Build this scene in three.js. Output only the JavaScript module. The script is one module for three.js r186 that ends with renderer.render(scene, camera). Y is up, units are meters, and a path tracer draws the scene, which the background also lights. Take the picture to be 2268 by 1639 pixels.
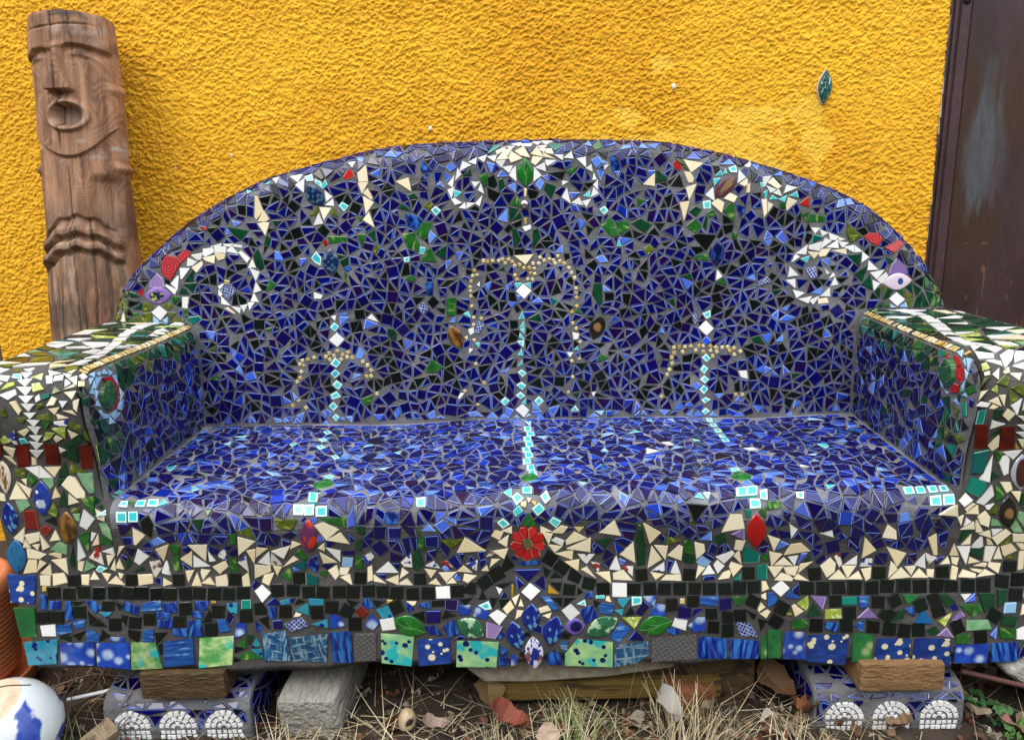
import * as THREE from 'three';
import { mergeGeometries } from 'three/addons/utils/BufferGeometryUtils.js';
import { RoundedBoxGeometry } from 'three/addons/geometries/RoundedBoxGeometry.js';

// ---------------------------------------------------------------- camera, sky, sun, exposure
const scene = new THREE.Scene();
const camera = new THREE.PerspectiveCamera(52.84, 1024 / 739, 0.05, 400);
camera.position.set(-0.011, 1.12, 2.4);
camera.rotation.set(THREE.MathUtils.degToRad(-12.985), THREE.MathUtils.degToRad(0.7815), THREE.MathUtils.degToRad(-1.309), 'YXZ');
scene.add(camera);

const renderer = new THREE.WebGLRenderer({ antialias: true });
renderer.setSize(1024, 739);
renderer.toneMapping = THREE.LinearToneMapping;
renderer.toneMappingExposure = 1.3;
renderer.shadowMap.enabled = true;

{ // a bright overcast sky: paler and stronger towards the zenith, with soft uneven cloud
  const w = 256, h = 128, d = new Float32Array(w * h * 4);
  for (let j = 0; j < h; j++) for (let i = 0; i < w; i++) {
    const el = ((j + 0.5) / h - 0.5) * Math.PI, az = (i / w) * Math.PI * 2, s = Math.max(0, Math.sin(el));
    const cloud = 1 + 0.10 * Math.sin(az * 2 + 3 * s) * Math.sin(az * 3 + 1 + 5 * s) + 0.06 * Math.sin(az * 5 + 9 * s);
    const L = SKY_L() * (0.3 + 1.35 * s) * cloud, k = (j * w + i) * 4;
    d[k] = L * 0.97; d[k + 1] = L; d[k + 2] = L * 1.07; d[k + 3] = 1;
  }
  const sky = new THREE.DataTexture(d, w, h, THREE.RGBAFormat, THREE.FloatType);
  sky.mapping = THREE.EquirectangularReflectionMapping; sky.magFilter = THREE.LinearFilter; sky.needsUpdate = true;
  scene.background = sky; scene.environment = sky;
}
function SKY_L() { return 1.6; }
const sun = new THREE.DirectionalLight(0xfff3e2, 0.95);
sun.position.set(-2.2, 5.2, 4.2); sun.target.position.set(0, 0.5, 0.6);
sun.castShadow = true; sun.shadow.radius = 46; sun.shadow.mapSize.set(2048, 2048);
Object.assign(sun.shadow.camera, { left: -4, right: 4, top: 4, bottom: -4, near: 0.5, far: 20 });
scene.add(sun, sun.target);

// ---- the bench's surfaces as charts: (u, v) in metres along the surface -> a point and its outward normal ----
const SEAT_Y = 0.53, ARM_Y = 0.81, IN_X = 0.885, NOSE_Z = 1.0, BACK_Z = 0.45, RS = 0.036, RA = 0.07, RI = 0.045, RB = 0.05, LEAN = 0.087;
const sstep = (a, b, x) => { const t = Math.min(1, Math.max(0, (x - a) / (b - a))); return t * t * (3 - 2 * t); };
function warp(p) {
  let [x, y, z] = p;
  const a = Math.abs(x);
  z += 0.03 * sstep(0.83, 0.95, a) * sstep(0.6, 0.72, y) * sstep(0.6, 0.95, z);          // the arm's rolled front
  z -= 0.014 * Math.exp(-(((y - 0.37) / 0.07) ** 2)) * sstep(0.9, 0.99, z);              // hollow under the nose
  x *= 1 - 0.055 * Math.max(0, z - 0.45);
  x += (x > 0 ? 1 : -1) * 0.05 * sstep(0.95, 1.15, a) * sstep(0.1, 0.8, y);
  y += 0.004 * Math.sin(x * 5 + 1) + 0.003 * Math.sin(x * 13 + z * 7);
  z += 0.004 * Math.sin(x * 7 + y * 9);
  return [x, y, z];
}
function profile(arm, v) {
  const R = arm ? RA : RS, top = arm ? ARM_Y : SEAT_Y, y0 = top - R, s1 = y0 + R * Math.PI / 2;
  if (v <= y0) return [v, NOSE_Z, 0, 1];
  if (v <= s1) { const t = (v - y0) / R; return [y0 + R * Math.sin(t), NOSE_Z - R + R * Math.cos(t), Math.sin(t), Math.cos(t)]; }
  return [top, NOSE_Z - R - (v - s1), 1, 0];
}
const SEAT_END = SEAT_Y - RS + RS * Math.PI / 2, ARM_END = ARM_Y - RA + RA * Math.PI / 2;   // where the top faces begin
function chartFrontRaw(x, v) {               // apron, nose and seat; beyond IN_X the arm's front and top
  const a = Math.abs(x), s = x < 0 ? -1 : 1, arm = a > IN_X;
  let [y, z, ny, nz] = profile(arm, v), px = x;
  const r = RI * sstep(0.46, 0.56, v);
  if (arm && a - IN_X < r && r > 1e-4) {
    const f = (r - (a - IN_X)) / r * Math.PI / 4;
    px = s * (IN_X + r - r * Math.sin(f));
    const d = r - r * Math.cos(f);
    y -= ny * d; z -= nz * d;
  }
  return [px, y, z];
}
function chartInnerRaw(s, z, y) {            // the arm's inner side; s = -1 left, 1 right
  const yc = ARM_Y - RA, zc = NOSE_Z - RA;
  let a, dy, dz, by, bz;
  if (y > yc && z > zc) { const h = Math.hypot(y - yc, z - zc) || 1e-6; a = RA - h; dy = (y - yc) / h; dz = (z - zc) / h; }
  else if (NOSE_Z - z < ARM_Y - y) { a = NOSE_Z - z; dy = 0; dz = 1; } else { a = ARM_Y - y; dy = 1; dz = 0; }
  const r = RI * sstep(0.46, 0.56, y + (a === ARM_Y - y ? 1 : 0));
  let px = IN_X, py = y, pz = z;
  if (a < r) {
    const f = (r - Math.max(0, a)) / r * Math.PI / 4, back = a - (r - r * Math.sin(f));
    py += dy * back; pz += dz * back; px += r - r * Math.cos(f);
  }
  return [s * px, py, pz];
}
const ARCH = [[-1.148,-0.02],[-1.143,0.1],[-1.138,0.2],[-1.133,0.259],[-1.113,0.319],[-1.089,0.373],[-1.058,0.420],[-1.011,0.460],[-0.960,0.504],[-0.908,0.544],[-0.852,0.581],[-0.777,0.620],[-0.716,0.647],[-0.655,0.671],[-0.583,0.686],[-0.535,0.699],[-0.437,0.719],[-0.374,0.733],[-0.286,0.740],[-0.186,0.743],[-0.062,0.744],[0.063,0.744],[0.109,0.744],[0.282,0.739],[0.357,0.734],[0.431,0.722],[0.506,0.704],[0.581,0.684],[0.652,0.661],[0.683,0.651],[0.759,0.625],[0.810,0.605],[0.860,0.582],[0.911,0.556],[0.962,0.515],[1.015,0.464],[1.054,0.421],[1.082,0.386],[1.112,0.332],[1.138,0.281],[1.143,0.2],[1.148,0.1],[1.153,-0.02]];
let archDense = null;
function archNear(x, v) {                    // signed distance inside the backrest's outline, and the outline's outward normal
  if (!archDense) {
    archDense = [];
    for (let i = 0; i + 1 < ARCH.length; i++) for (let k = 0; k < 6; k++) {
      const g = (j) => ARCH[Math.min(ARCH.length - 1, Math.max(0, j))], t = k / 6, p = [g(i - 1), g(i), g(i + 1), g(i + 2)];
      archDense.push([0, 1].map((c) => 0.5 * (2 * p[1][c] + (p[2][c] - p[0][c]) * t + (2 * p[0][c] - 5 * p[1][c] + 4 * p[2][c] - p[3][c]) * t * t + (3 * p[1][c] - p[0][c] - 3 * p[2][c] + p[3][c]) * t ** 3)));
    }
    const raw = archDense;
    archDense = raw.map((_, i) => { let a = [0, 0], n = 0; for (let k = -4; k <= 4; k++) { const q = raw[i + k]; if (!q || !raw[i - k]) continue; a[0] += q[0]; a[1] += q[1]; n++; } return [a[0] / n, a[1] / n]; });
    archDense.forEach((p, i) => { const a = archDense[Math.max(0, i - 3)], b = archDense[Math.min(archDense.length - 1, i + 3)], l = Math.hypot(b[0] - a[0], b[1] - a[1]); p[2] = -(b[1] - a[1]) / l; p[3] = (b[0] - a[0]) / l; });
  }
  let best = 1e9, out = null;
  for (let i = 0; i + 1 < archDense.length; i++) {
    const [ax, ay, an, am] = archDense[i], [bx, by, bn, bm] = archDense[i + 1], ex = bx - ax, ey = by - ay, L = ex * ex + ey * ey || 1e-9;
    const t = Math.min(1, Math.max(0, ((x - ax) * ex + (v - ay) * ey) / L)), qx = ax + ex * t, qy = ay + ey * t, d = Math.hypot(x - qx, v - qy);
    if (d < best) { best = d; const nx = an + (bn - an) * t, ny = am + (bm - am) * t, l = Math.hypot(nx, ny); out = { q: [qx, qy], n: [nx / l, ny / l] }; }
  }
  const side = (x - out.q[0]) * out.n[0] + (v - out.q[1]) * out.n[1];
  return { d: side > 0 ? -best : best, n: out.n, q: out.q };
}
const backPlane = (x, v, out) => [x, SEAT_Y + v * Math.cos(LEAN) + out * Math.sin(LEAN), BACK_Z - v * Math.sin(LEAN) + out * Math.cos(LEAN)];
const backWave = (x, v) => 0.004 * Math.sin(x * 6 + v * 4) + 0.003 * Math.sin(v * 11 - x * 9);
function chartBackRaw(x, v) {
  const near = archNear(x, v), out = backWave(x, v);
  if (near.d < RB) {
    const t = (RB - near.d) / RB, bx = near.q[0] - near.n[0] * RB, bv = near.q[1] - near.n[1] * RB;
    if (t <= Math.PI / 2) return backPlane(bx + near.n[0] * RB * Math.sin(t), bv + near.n[1] * RB * Math.sin(t), out - RB * (1 - Math.cos(t)));
    return backPlane(near.q[0], near.q[1], out - RB - (t - Math.PI / 2) * RB);
  }
  return backPlane(x, v, out);
}
const CHARTS = {
  F: (u, v) => warp(chartFrontRaw(u, v)),
  L: (u, v) => warp(chartInnerRaw(-1, u, v)),
  R: (u, v) => warp(chartInnerRaw(1, u, v)),
  B: (u, v) => chartBackRaw(u, v),
};

// the pieces laid on purpose (motifs, rows, leaves): kind, then corners in millimetres on the chart; * = almond: two tips and half width
const LAID = {};
LAID.B = `
W -892 455 -871 445 -883 437 -896 435
W -882 463 -853 468 -861 452 -869 452
W -850 478 -825 481 -825 469 -846 459 -851 462
W -820 487 -791 482 -794 467 -822 471
W -831 484 -819 490 -823 481
W -816 489 -802 491 -806 487
W -796 490 -773 490 -785 480 -793 484
W -770 489 -749 486 -752 480 -771 483
W -793 471 -775 483 -760 464
W -759 466 -751 470 -731 452 -742 438 -758 459
W -736 427 -724 449 -717 428
W -732 425 -708 414 -718 392
W -726 360 -718 387 -706 366
W -734 338 -725 360 -715 336
W -742 333 -724 335 -739 315
W -763 326 -744 329 -755 311
W -787 325 -764 320 -767 307
W -813 352 -791 328 -812 333
W -819 370 -811 359 -815 353 -819 357
W -818 380 -807 386 -806 382 -815 372
W -915 428 -890 428 -912 402 -916 404
W -942 390 -925 408 -921 407 -927 373
W -957 383 -953 386 -930 373 -936 361
W -916 351 -900 351 -906 324 -918 326
W -1000 314 -980 330 -961 313 -980 294
C -853 455 -822 461 -826 441 -845 448
C -883 431 -857 446 -856 437 -872 418
C -822 469 -795 463 -799 453 -813 449
C -805 319 -796 322 -781 309 -782 305
C -1091 286 -1079 315 -1075 291
LB -998 302 -986 291 -999 281
LB -976 292 -961 300 -963 283
RO -961 447 -947 464 -922 456 -912 444 -943 400 -959 410 -965 422
RO -920 460 -899 478 -883 470 -896 456 -910 445
G -992 573 -986 589 -1066 634 -1098 630 -1049 591
R -1032 368 -1017 378 -1025 356
PU -1001 381 -997 398 -979 418 -965 403 -961 380 -982 380
*EP -1017 359 -945 360 22
GD -719 459 -707 476 -699 451 -695 427 -704 421 -715 432
G -693 364 -680 393 -667 381 -677 369
GD -906 396 -881 426 -885 395
GD -912 389 -875 390 -888 365
GD -925 362 -915 378 -906 374 -897 359
OL -1025 319 -1019 342 -1001 334 -997 326 -1018 315
OL -971 333 -956 338 -942 329 -958 320
OL -1041 284 -1024 312 -1003 314 -1006 283
OL -1052 300 -1029 307 -1039 292
OL -957 313 -936 312 -955 292
OL -951 287 -935 301 -918 292 -929 279
TE -905 298 -876 301 -872 294 -896 279 -905 285
BK -1068 309 -1060 323 -1053 307
BK -1006 608 -1039 651 -1105 672
BP -815 372 -788 386 -773 366 -796 342
AU -800 395 -789 393 -792 384 -802 387
CB -662 469 -651 465 -641 444 -663 448
CB -597 447 -579 448 -595 426
CB -860 261 -837 258 -847 236
CB -797 211 -784 203 -794 190
CB -785 155 -774 167 -766 142
BK -728 289 -702 288 -705 264 -729 265
W -631 713 -607 731 -633 769 -653 749
W -611 663 -579 668 -590 646
W -596 639 -573 654 -575 620
W -660 662 -645 665 -648 646
W -738 736 -723 751 -782 804
W -776 740 -734 721 -771 771
W -767 706 -736 686 -742 716 -780 738
W -767 694 -737 684 -776 712
W -821 678 -774 679 -811 713
T -681 647 -667 657 -671 647
W -520 623 -502 607 -518 596
W -521 586 -500 601 -499 584
W -554 535 -540 565 -531 539
C -816 715 -790 732 -865 785
C -799 725 -797 810 -829 848 -873 839
C -705 611 -698 610 -687 575 -705 554 -709 560
C -701 548 -684 574 -673 553 -683 548
C -701 541 -673 548 -673 543 -684 511
C -536 580 -507 577 -527 548
T -732 634 -717 628 -726 622
T -572 660 -553 666 -548 649 -565 650
T -544 653 -528 645 -529 632 -543 643
T -526 638 -517 650 -513 638 -526 627
T -484 583 -475 592 -460 582 -471 569
TE -835 659 -835 679 -862 686
T -565 449 -552 465 -541 449 -543 429 -558 439
*EN -571 639 -524 585 23
*EN -512 474 -517 401 21
OL -761 784 -726 768 -785 856 -869 904
OL -565 559 -540 583 -539 561
OL -507 563 -496 580 -488 555
G -518 505 -469 502 -470 490 -515 486
G -1090 743 -1038 761 -1146 809
GD -782 535 -727 524 -751 500 -769 517
GD -690 489 -681 511 -673 503 -676 484
R -468 658 -457 674 -445 672 -441 657 -461 650
R -856 538 -836 535 -842 527
R -531 491 -526 499 -519 486 -528 479
CB -577 761 -529 720 -571 828
CB -886 662 -857 671 -880 691
CB -946 617 -935 635 -965 653
CB -981 577 -943 587 -974 601
CB -598 445 -577 444 -595 425
CB -663 468 -653 466 -642 445 -663 449
BK -615 659 -597 643 -611 626
BK -633 604 -614 616 -621 591
BK -620 587 -608 601 -588 585 -603 570
BK -545 522 -529 537 -514 519 -527 504
BK -691 593 -673 588 -686 576
BK -679 529 -658 528 -678 519
BK -723 507 -708 482 -730 487
BL -481 420 -465 428 -459 418 -472 411
C -430 665 -408 685 -405 645 -428 644
C -431 642 -405 641 -422 614
C -418 614 -406 625 -396 604 -397 596
C -419 605 -393 589 -414 561
C -421 545 -406 564 -393 526
C -330 641 -298 649 -292 616
C -66 713 -46 722 -43 716 -63 703
C -66 690 -46 712 -37 692
C -46 676 -27 709 0 692 -25 684
C -17 711 5 722 20 693 -3 701
C -44 715 -26 718 -37 699
C 25 703 39 720 56 695
C 25 682 29 696 53 693 35 676
C 55 706 87 689 59 695
C 41 717 59 719 58 710 52 706
C 60 715 76 716 81 702 63 706
W -51 806 -27 802 -33 839
W -27 734 -2 741 -7 727
W -1 733 27 736 22 725 0 726
W 29 740 49 742 42 729
W 52 744 81 743 64 730
W -42 725 -19 726 -27 720
W 39 723 64 727 59 718
W -90 698 -66 701 -72 686
W -114 696 -91 703 -99 686
W -139 686 -118 696 -121 680
W -162 664 -154 687 -133 678
W -175 640 -168 670 -160 655
W -193 632 -177 653 -182 623
W -195 616 -178 622 -186 594
W -185 591 -178 594 -160 583 -177 579
W -166 570 -152 583 -150 568
W -149 566 -145 582 -124 581
W -123 581 -105 600 -113 574
W -115 614 -108 630 -101 605
W -132 635 -111 635 -124 622
W -70 688 -43 689 -54 671
W -51 671 -25 674 -34 657
W -37 653 -17 672 -16 635
W 31 669 49 648 29 634
W 34 668 58 680 61 659
W 54 687 90 686 67 673
W 84 700 105 699 105 686
*LG 7 694 8 620 22
CB -93 685 -72 679 -80 655
CB -65 647 -53 662 -38 648
CB -38 623 -20 630 -18 606
CB -202 662 -187 649 -200 637
CB -197 675 -184 686 -172 672 -187 663
CB 35 627 47 641 56 631 46 611
CB 51 646 67 649 68 635
CB -359 707 -344 723 -326 702
CB -333 721 -309 716 -325 705
CB -178 455 -160 457 -173 432
CB -206 433 -191 435 -206 412
CB 84 450 103 469 102 449
CB -431 710 -415 707 -417 697 -430 700
T -178 616 -160 609 -173 598 -178 599
T -240 566 -228 575 -216 565 -228 552
T -273 471 -260 468 -265 452 -274 455
T -318 444 -303 446 -305 434 -316 434
G -283 509 -264 535 -241 534 -253 503 -266 491
G -320 504 -288 509 -275 479 -280 459 -307 473
G -273 435 -248 472 -231 433
OL -259 576 -245 588 -236 580 -246 565
GD -327 573 -317 585 -293 565
GD -299 606 -285 610 -274 599 -294 596
G -111 651 -91 657 -94 629 -101 622
BK -91 620 -58 605 -74 585 -88 596
GD -61 638 -51 643 -46 624 -61 610
BK -89 646 -74 653 -66 629 -73 621 -88 625
GD -155 652 -135 670 -132 653
GD -29 513 -19 513 -8 486 -25 464
GD 24 461 26 509 38 513 45 491
BK -50 512 -38 526 -28 518 -39 504
GD 57 615 62 629 86 621 74 589
G -438 508 -418 507 -429 471
OL -398 463 -389 482 -381 474 -391 458
G -315 387 -303 397 -290 391 -293 382
G -435 556 -421 551 -431 542
TE 71 727 98 733 107 726 87 711
TE -90 705 -73 730 -56 727 -83 707
BL -309 558 -281 552 -264 537 -282 516 -302 526
BL -264 672 -259 695 -233 666 -260 662
W -1 517 18 522 19 513 6 507
C -24 443 24 445 4 421
AU 4 616 11 613 9 596 4 596
AU 3 540 11 540 9 527 5 526
!BA 4 576 12
W 110 692 128 706 133 690
W 143 689 165 692 166 667
W 167 664 180 673 183 656
W 184 636 187 652 193 636
W 187 622 197 634 197 610
W 179 591 186 615 198 600
W 157 580 178 585 167 567
W 129 577 148 589 158 570
W 104 592 116 614 125 576
W 105 623 105 633 119 631
W 610 746 606 692 638 736 635 779
W 649 803 643 750 714 847
W 562 651 580 631 561 618
W 479 589 497 607 501 574
C 422 680 470 670 441 649
C 423 649 454 645 443 623 434 624
C 428 609 454 617 436 578
C 412 570 436 573 423 525
C 317 621 345 647 345 616
C 494 567 510 577 525 568 520 543
C 527 579 541 592 559 583 551 570
C 566 616 584 628 585 615 579 610
C 583 594 587 623 592 619 592 595
C 624 573 637 574 639 542 632 530
*LP 557 639 503 582 19
*LN 511 474 509 404 20
T 592 763 595 729 637 795
T 537 656 555 662 557 645 542 646
T 523 642 529 655 533 643
T 502 638 516 650 520 638
T 498 630 516 631 501 613
T 471 572 490 575 492 555 474 555
T 202 559 215 566 224 554 212 546
T 160 594 176 608 176 592
T 247 463 251 480 258 462
T 706 786 711 771 762 855
T 618 616 625 616 623 599
T 628 592 637 597 637 580
R 395 674 401 679 417 660 410 653 398 665
OL 401 684 417 679 424 667 408 672
OL 420 662 429 666 433 654
GD 351 657 376 637 377 630 349 625
G 117 660 149 671 126 646
G 301 587 320 578 301 564
G 207 515 227 537 239 522 251 488 231 490
G 245 524 273 528 281 511 256 492
GD 284 521 308 532 337 517 320 496
G 428 510 452 529 467 510 453 492
G 525 549 544 568 553 561 554 517
G 482 543 496 551 506 539 489 532
BK 445 486 458 490 507 486 481 446
OL 317 454 332 464 346 451 330 438
G 450 426 456 434 483 436 489 419
G 550 479 551 491 562 488 561 477
BK 288 504 315 493 293 483
BK 327 493 344 509 359 488
BK 344 521 373 520 359 502
BK 400 518 415 528 420 513
BK 275 436 293 448 307 430
BK 288 426 307 424 305 413
BK 162 458 184 435 164 433
BK 390 428 419 418 397 407
BK 154 552 185 545 168 532
BK 166 519 185 509 170 492
BK 198 706 223 705 218 688
BK 594 653 611 638 597 621
BK 162 627 193 631 173 616
BK 422 703 441 703 422 686
CB 163 727 175 740 182 722
CB 199 822 226 828 234 893 212 895
CB 215 718 244 738 243 727
CB 257 709 266 724 284 724 284 716
CB 321 895 301 783 321 785
CB 306 716 317 731 331 712
CB 330 726 362 735 347 711
CB 431 683 449 702 465 682
CB 516 665 540 681 550 666
CB 180 684 199 694 210 679 193 665
CB 196 660 213 654 204 633
CB 210 683 225 677 213 674
CB 144 536 163 526 151 508
CB 119 604 151 603 131 589
CB 603 668 611 648 621 666
BL 230 695 252 682 259 661 235 657
BL 557 565 582 555 570 529
W 710 767 683 713 716 745
W 626 630 647 633 630 608 626 608
W 635 609 661 599 646 592
W 653 590 667 598 675 582
W 681 589 689 608 715 602
W 791 758 750 695 802 718 828 760
W 728 671 758 665 773 684 743 686
W 680 703 689 688 702 718
W 757 499 779 497 767 485
W 780 493 801 485 786 478
W 804 484 827 475 821 467 808 467
W 828 473 845 467 830 463
W 753 453 785 462 779 439 754 444
W 787 456 793 470 809 463 783 444
W 798 447 825 465 827 445
W 829 461 854 458 839 447
W 843 447 867 451 869 433
W 870 433 870 451 889 435
W 890 407 891 433 907 419
W 906 386 908 409 931 387
W 913 379 948 385 930 362
W 931 361 952 377 958 369 944 350
W 920 358 939 350 924 332
W 719 433 748 454 744 431
W 709 411 717 430 728 424
W 701 373 705 398 726 376
W 696 363 718 365 720 342
W 715 337 744 329 724 317
W 729 313 762 319 754 302
W 757 309 784 320 768 299
W 787 320 809 341 810 319
W 813 347 822 369 830 350
W 808 366 816 379 821 373
W 795 392 806 380 800 378
W 967 309 984 324 1005 307 988 292
C 639 616 652 628 677 602 667 598
C 769 785 785 754 821 818
C 624 575 653 560 634 529 627 549
C 689 557 692 577 714 568 691 546
C 750 437 778 434 767 420
C 779 430 786 441 808 443 794 426 782 424
C 811 439 846 442 848 428
C 781 312 802 314 807 302 783 300
T 705 784 703 759 764 855
T 617 617 625 615 625 600 619 601
T 630 597 642 580 632 578
T 645 574 652 584 666 574
T 668 574 689 583 683 568
T 695 582 714 592 718 578
T 857 776 803 714 887 784
T 766 669 791 671 784 687
T 733 419 755 426 748 410
R 722 561 746 579 748 553 740 557
R 1057 602 1031 588 1029 574 1068 584 1087 606
RO 894 473 908 482 928 480 941 467 929 449 912 458
RO 945 443 984 462 1000 452 972 430
OL 1061 723 990 677 1011 654 1102 717 1140 758
OL 849 508 863 495 888 473 858 459 850 481
OL 1039 569 1020 521 1065 527 1106 540
G 743 514 753 534 790 528 788 514
G 731 534 748 541 739 517
TE 760 459 763 481 790 474
GD 853 425 887 428 885 395
GD 871 376 905 398 892 358
GD 890 348 912 375 920 334
G 673 565 685 564 684 551 674 552
GD 951 420 972 409 958 401
PU 961 374 968 398 979 413 1002 393 1007 373 982 375
*EK 947 352 1021 357 22
LB 969 295 984 287 972 287
LB 994 288 1009 299 1014 286
CB 627 711 689 771 643 712
CB 690 771 644 701 672 705
CB 651 634 680 653 678 637
CB 752 743 704 680 732 677
CB 879 686 829 638 865 654
CB 837 637 881 624 901 673
CB 784 416 807 418 804 400
CB 763 329 790 345 787 324
BP 745 394 770 396 776 370 759 368
BP 620 361 644 373 657 360 623 349
BK 595 651 610 632 596 624
BK 819 712 821 676 897 791
BK 717 525 728 543 729 518
BK 1087 762 1053 725 1142 772
BK 1054 675 960 611 1031 641
BK 743 491 748 511 757 493
BK 598 472 629 467 612 456
BK 698 463 712 477 715 450
BK 692 455 713 439 696 436
BK 666 414 669 429 690 409
BK 826 367 856 369 839 354
BK 819 335 847 349 835 330
BK 722 394 737 391 737 377
BK 778 392 790 382 778 370
AU -103 429 -110 427 -111 434 -105 436
AU -92 426 -99 425 -100 432 -93 433
AU -79 428 -86 428 -86 434 -80 434
AU -62 431 -67 427 -71 432 -66 436
AU -52 433 -57 430 -61 436 -55 439
AU -36 433 -43 430 -45 436 -39 439
AU -27 425 -33 423 -35 429 -28 431
AU -46 422 -53 421 -53 427 -47 428
AU -20 417 -24 413 -29 418 -24 422
AU -7 419 -12 415 -16 420 -11 424
AU 5 409 -1 406 -4 412 2 415
AU 18 409 12 407 10 413 16 415
AU 31 406 25 405 23 411 30 412
AU 28 418 21 418 21 425 27 425
AU 45 421 40 417 35 422 40 426
AU 48 436 42 433 39 438 44 442
AU 58 428 52 425 49 431 55 434
AU 72 430 66 428 64 434 70 436
AU 82 426 76 425 75 432 81 433
AU 93 437 87 437 87 443 93 443
AU 88 420 83 416 79 421 84 425
AU 101 424 95 421 92 427 98 430
AU 111 418 105 415 102 422 108 424
AU 123 406 117 405 115 411 122 412
AU 129 393 123 392 122 399 129 399
AU 138 380 132 378 130 384 136 386
AU 141 352 135 351 134 357 140 358
AU 140 340 134 340 134 346 140 346
AU 143 329 138 326 134 330 139 334
AU 143 306 138 303 135 308 140 311
AU 129 291 123 288 121 294 127 297
AU 131 260 125 258 124 264 130 266
AU 140 244 134 244 133 250 139 251
AU 151 212 147 207 142 212 147 216
AU 149 165 144 162 140 167 145 170
AU 128 159 122 156 120 162 125 165
AU 22 394 16 392 14 398 20 400
AU 32 392 26 391 25 396 31 398
AU 12 378 6 378 6 384 12 384
AU 26 380 22 376 18 381 22 385
AU -20 391 -25 388 -28 393 -23 396
AU -15 379 -21 377 -23 382 -18 385
AU -121 392 -127 391 -129 397 -123 398
AU -133 390 -140 389 -140 395 -134 396
AU -138 376 -144 376 -144 382 -138 382
AU -140 363 -145 359 -149 364 -144 367
AU -139 352 -145 349 -148 354 -142 357
AU -140 338 -145 335 -147 341 -142 343
AU -138 310 -144 308 -145 314 -139 316
AU -134 279 -140 279 -140 285 -134 285
AU -113 279 -118 275 -122 280 -117 284
AU -134 262 -139 258 -142 263 -137 267
AU -154 226 -159 223 -162 229 -156 232
AU -133 219 -139 217 -141 223 -135 225
AU -131 154 -137 153 -139 159 -132 160
AU -110 102 -117 102 -117 108 -111 108
AU -162 83 -167 79 -171 84 -166 88
AU -128 44 -134 41 -137 46 -132 49
AU 130 115 125 113 122 119 128 121
AU 118 73 112 71 110 77 116 79
AU -128 404 -134 403 -135 409 -129 410
W -21 350 -3 368 17 350 -1 331
W -29 29 -11 43 5 27 -8 9
W -152 249 -139 254 -139 242 -148 236
W 127 237 143 232 140 221 130 219
W 112 184 127 183 119 172
W -184 67 -179 76 -169 76 -183 61
W -152 186 -151 198 -142 196
W 178 72 188 74 182 62
W -125 369 -119 376 -119 365
T -25 371 -7 371 -19 359
T 1 369 16 371 16 357
T -7 297 -2 277 -16 276
T -15 253 -3 270 -2 253
T -13 247 -2 254 -3 237
T -15 227 -14 238 -1 220
T -22 216 -4 218 -6 201
T -20 179 -11 196 -8 178
T -23 147 -10 166 -9 154
T -21 132 -12 139 0 130 -9 120
T -26 98 -13 105 -1 96 -11 85
T -28 69 -16 78 -4 67 -16 60
T -12 47 -1 61 -2 43
T -70 53 -58 64 -47 54 -60 42
T 22 53 34 65 46 52 32 39
T -164 292 -152 298 -145 282
T -134 212 -124 215 -125 202
T 130 191 139 199 142 188
T 120 23 132 37 142 23
*LB2 -202 262 -173 198 19
*LD 205 285 181 217 21
G -208 335 -185 335 -186 290 -210 289
G -274 136 -255 171 -225 148 -243 137
GD 184 365 206 366 207 317 198 308 181 338
G 193 156 203 176 224 167
TE 69 331 89 322 77 307
BL -263 379 -243 377 -246 343 -260 344
BP -288 315 -271 325 -257 309 -274 294
BP -126 274 -112 259 -124 240 -135 242
CB -105 368 -87 378 -96 352
CB -48 365 -26 377 -43 354
CB -43 323 -21 320 -33 309
CB -21 340 -11 336 -17 321
CB 18 318 36 332 48 319
CB -203 271 -186 288 -188 271
CB -67 133 -44 146 -53 132
CB 15 52 37 28 19 30
CB 13 23 42 25 27 8
CB -110 8 -94 23 -79 6
CB -73 6 -62 18 -47 7
CB -247 9 -235 16 -223 8
CB -160 23 -135 27 -150 13
CB 24 -1 39 14 51 0
CB 167 3 182 15 197 5
LB -37 7 -28 14 -17 5
LB -5 6 4 17 10 12
LB 185 21 210 22 203 10
BK -260 326 -244 342 -229 326 -246 310
BK -23 460 2 462 1 449 -22 447
BK -238 311 -215 308 -218 293
BK -266 128 -242 128 -256 105
BK 214 341 236 341 236 322 215 321
BK 178 208 214 207 199 196
BK 133 154 165 155 150 136
BK -39 246 -16 246 -19 231
BK 5 254 18 245 3 234
BK 0 222 13 216 1 195
W -520 292 -508 294 -511 282
T -524 264 -513 276 -501 265 -513 253
W -528 229 -508 247 -490 230 -508 212
T -529 165 -516 181 -503 167 -514 155
T -530 138 -518 148 -506 137 -520 126
T -527 107 -516 118 -502 107 -513 94
T -534 80 -518 88 -508 73 -529 67
T -540 48 -528 58 -518 46 -529 35
T -532 17 -523 25 -514 17 -523 7
AU -527 191 -534 188 -535 196 -528 198
AU -515 184 -522 182 -523 190 -516 191
AU -506 195 -513 195 -513 202 -505 202
AU -490 188 -496 183 -501 189 -495 194
AU -475 194 -482 190 -485 196 -479 200
AU -465 178 -472 176 -474 182 -467 185
AU -479 179 -487 177 -488 184 -481 186
AU -537 181 -544 180 -544 188 -537 188
AU -525 176 -530 171 -535 177 -530 182
AU -495 175 -501 171 -505 177 -498 181
AU -567 181 -574 178 -577 185 -570 188
AU -585 175 -592 173 -594 180 -587 182
AU -600 173 -607 171 -608 178 -601 180
AU -608 162 -615 162 -615 169 -608 169
AU -598 161 -603 156 -608 162 -602 166
AU -604 144 -610 140 -614 146 -608 150
AU -607 126 -614 123 -617 130 -610 133
AU -617 116 -624 113 -626 121 -619 123
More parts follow.
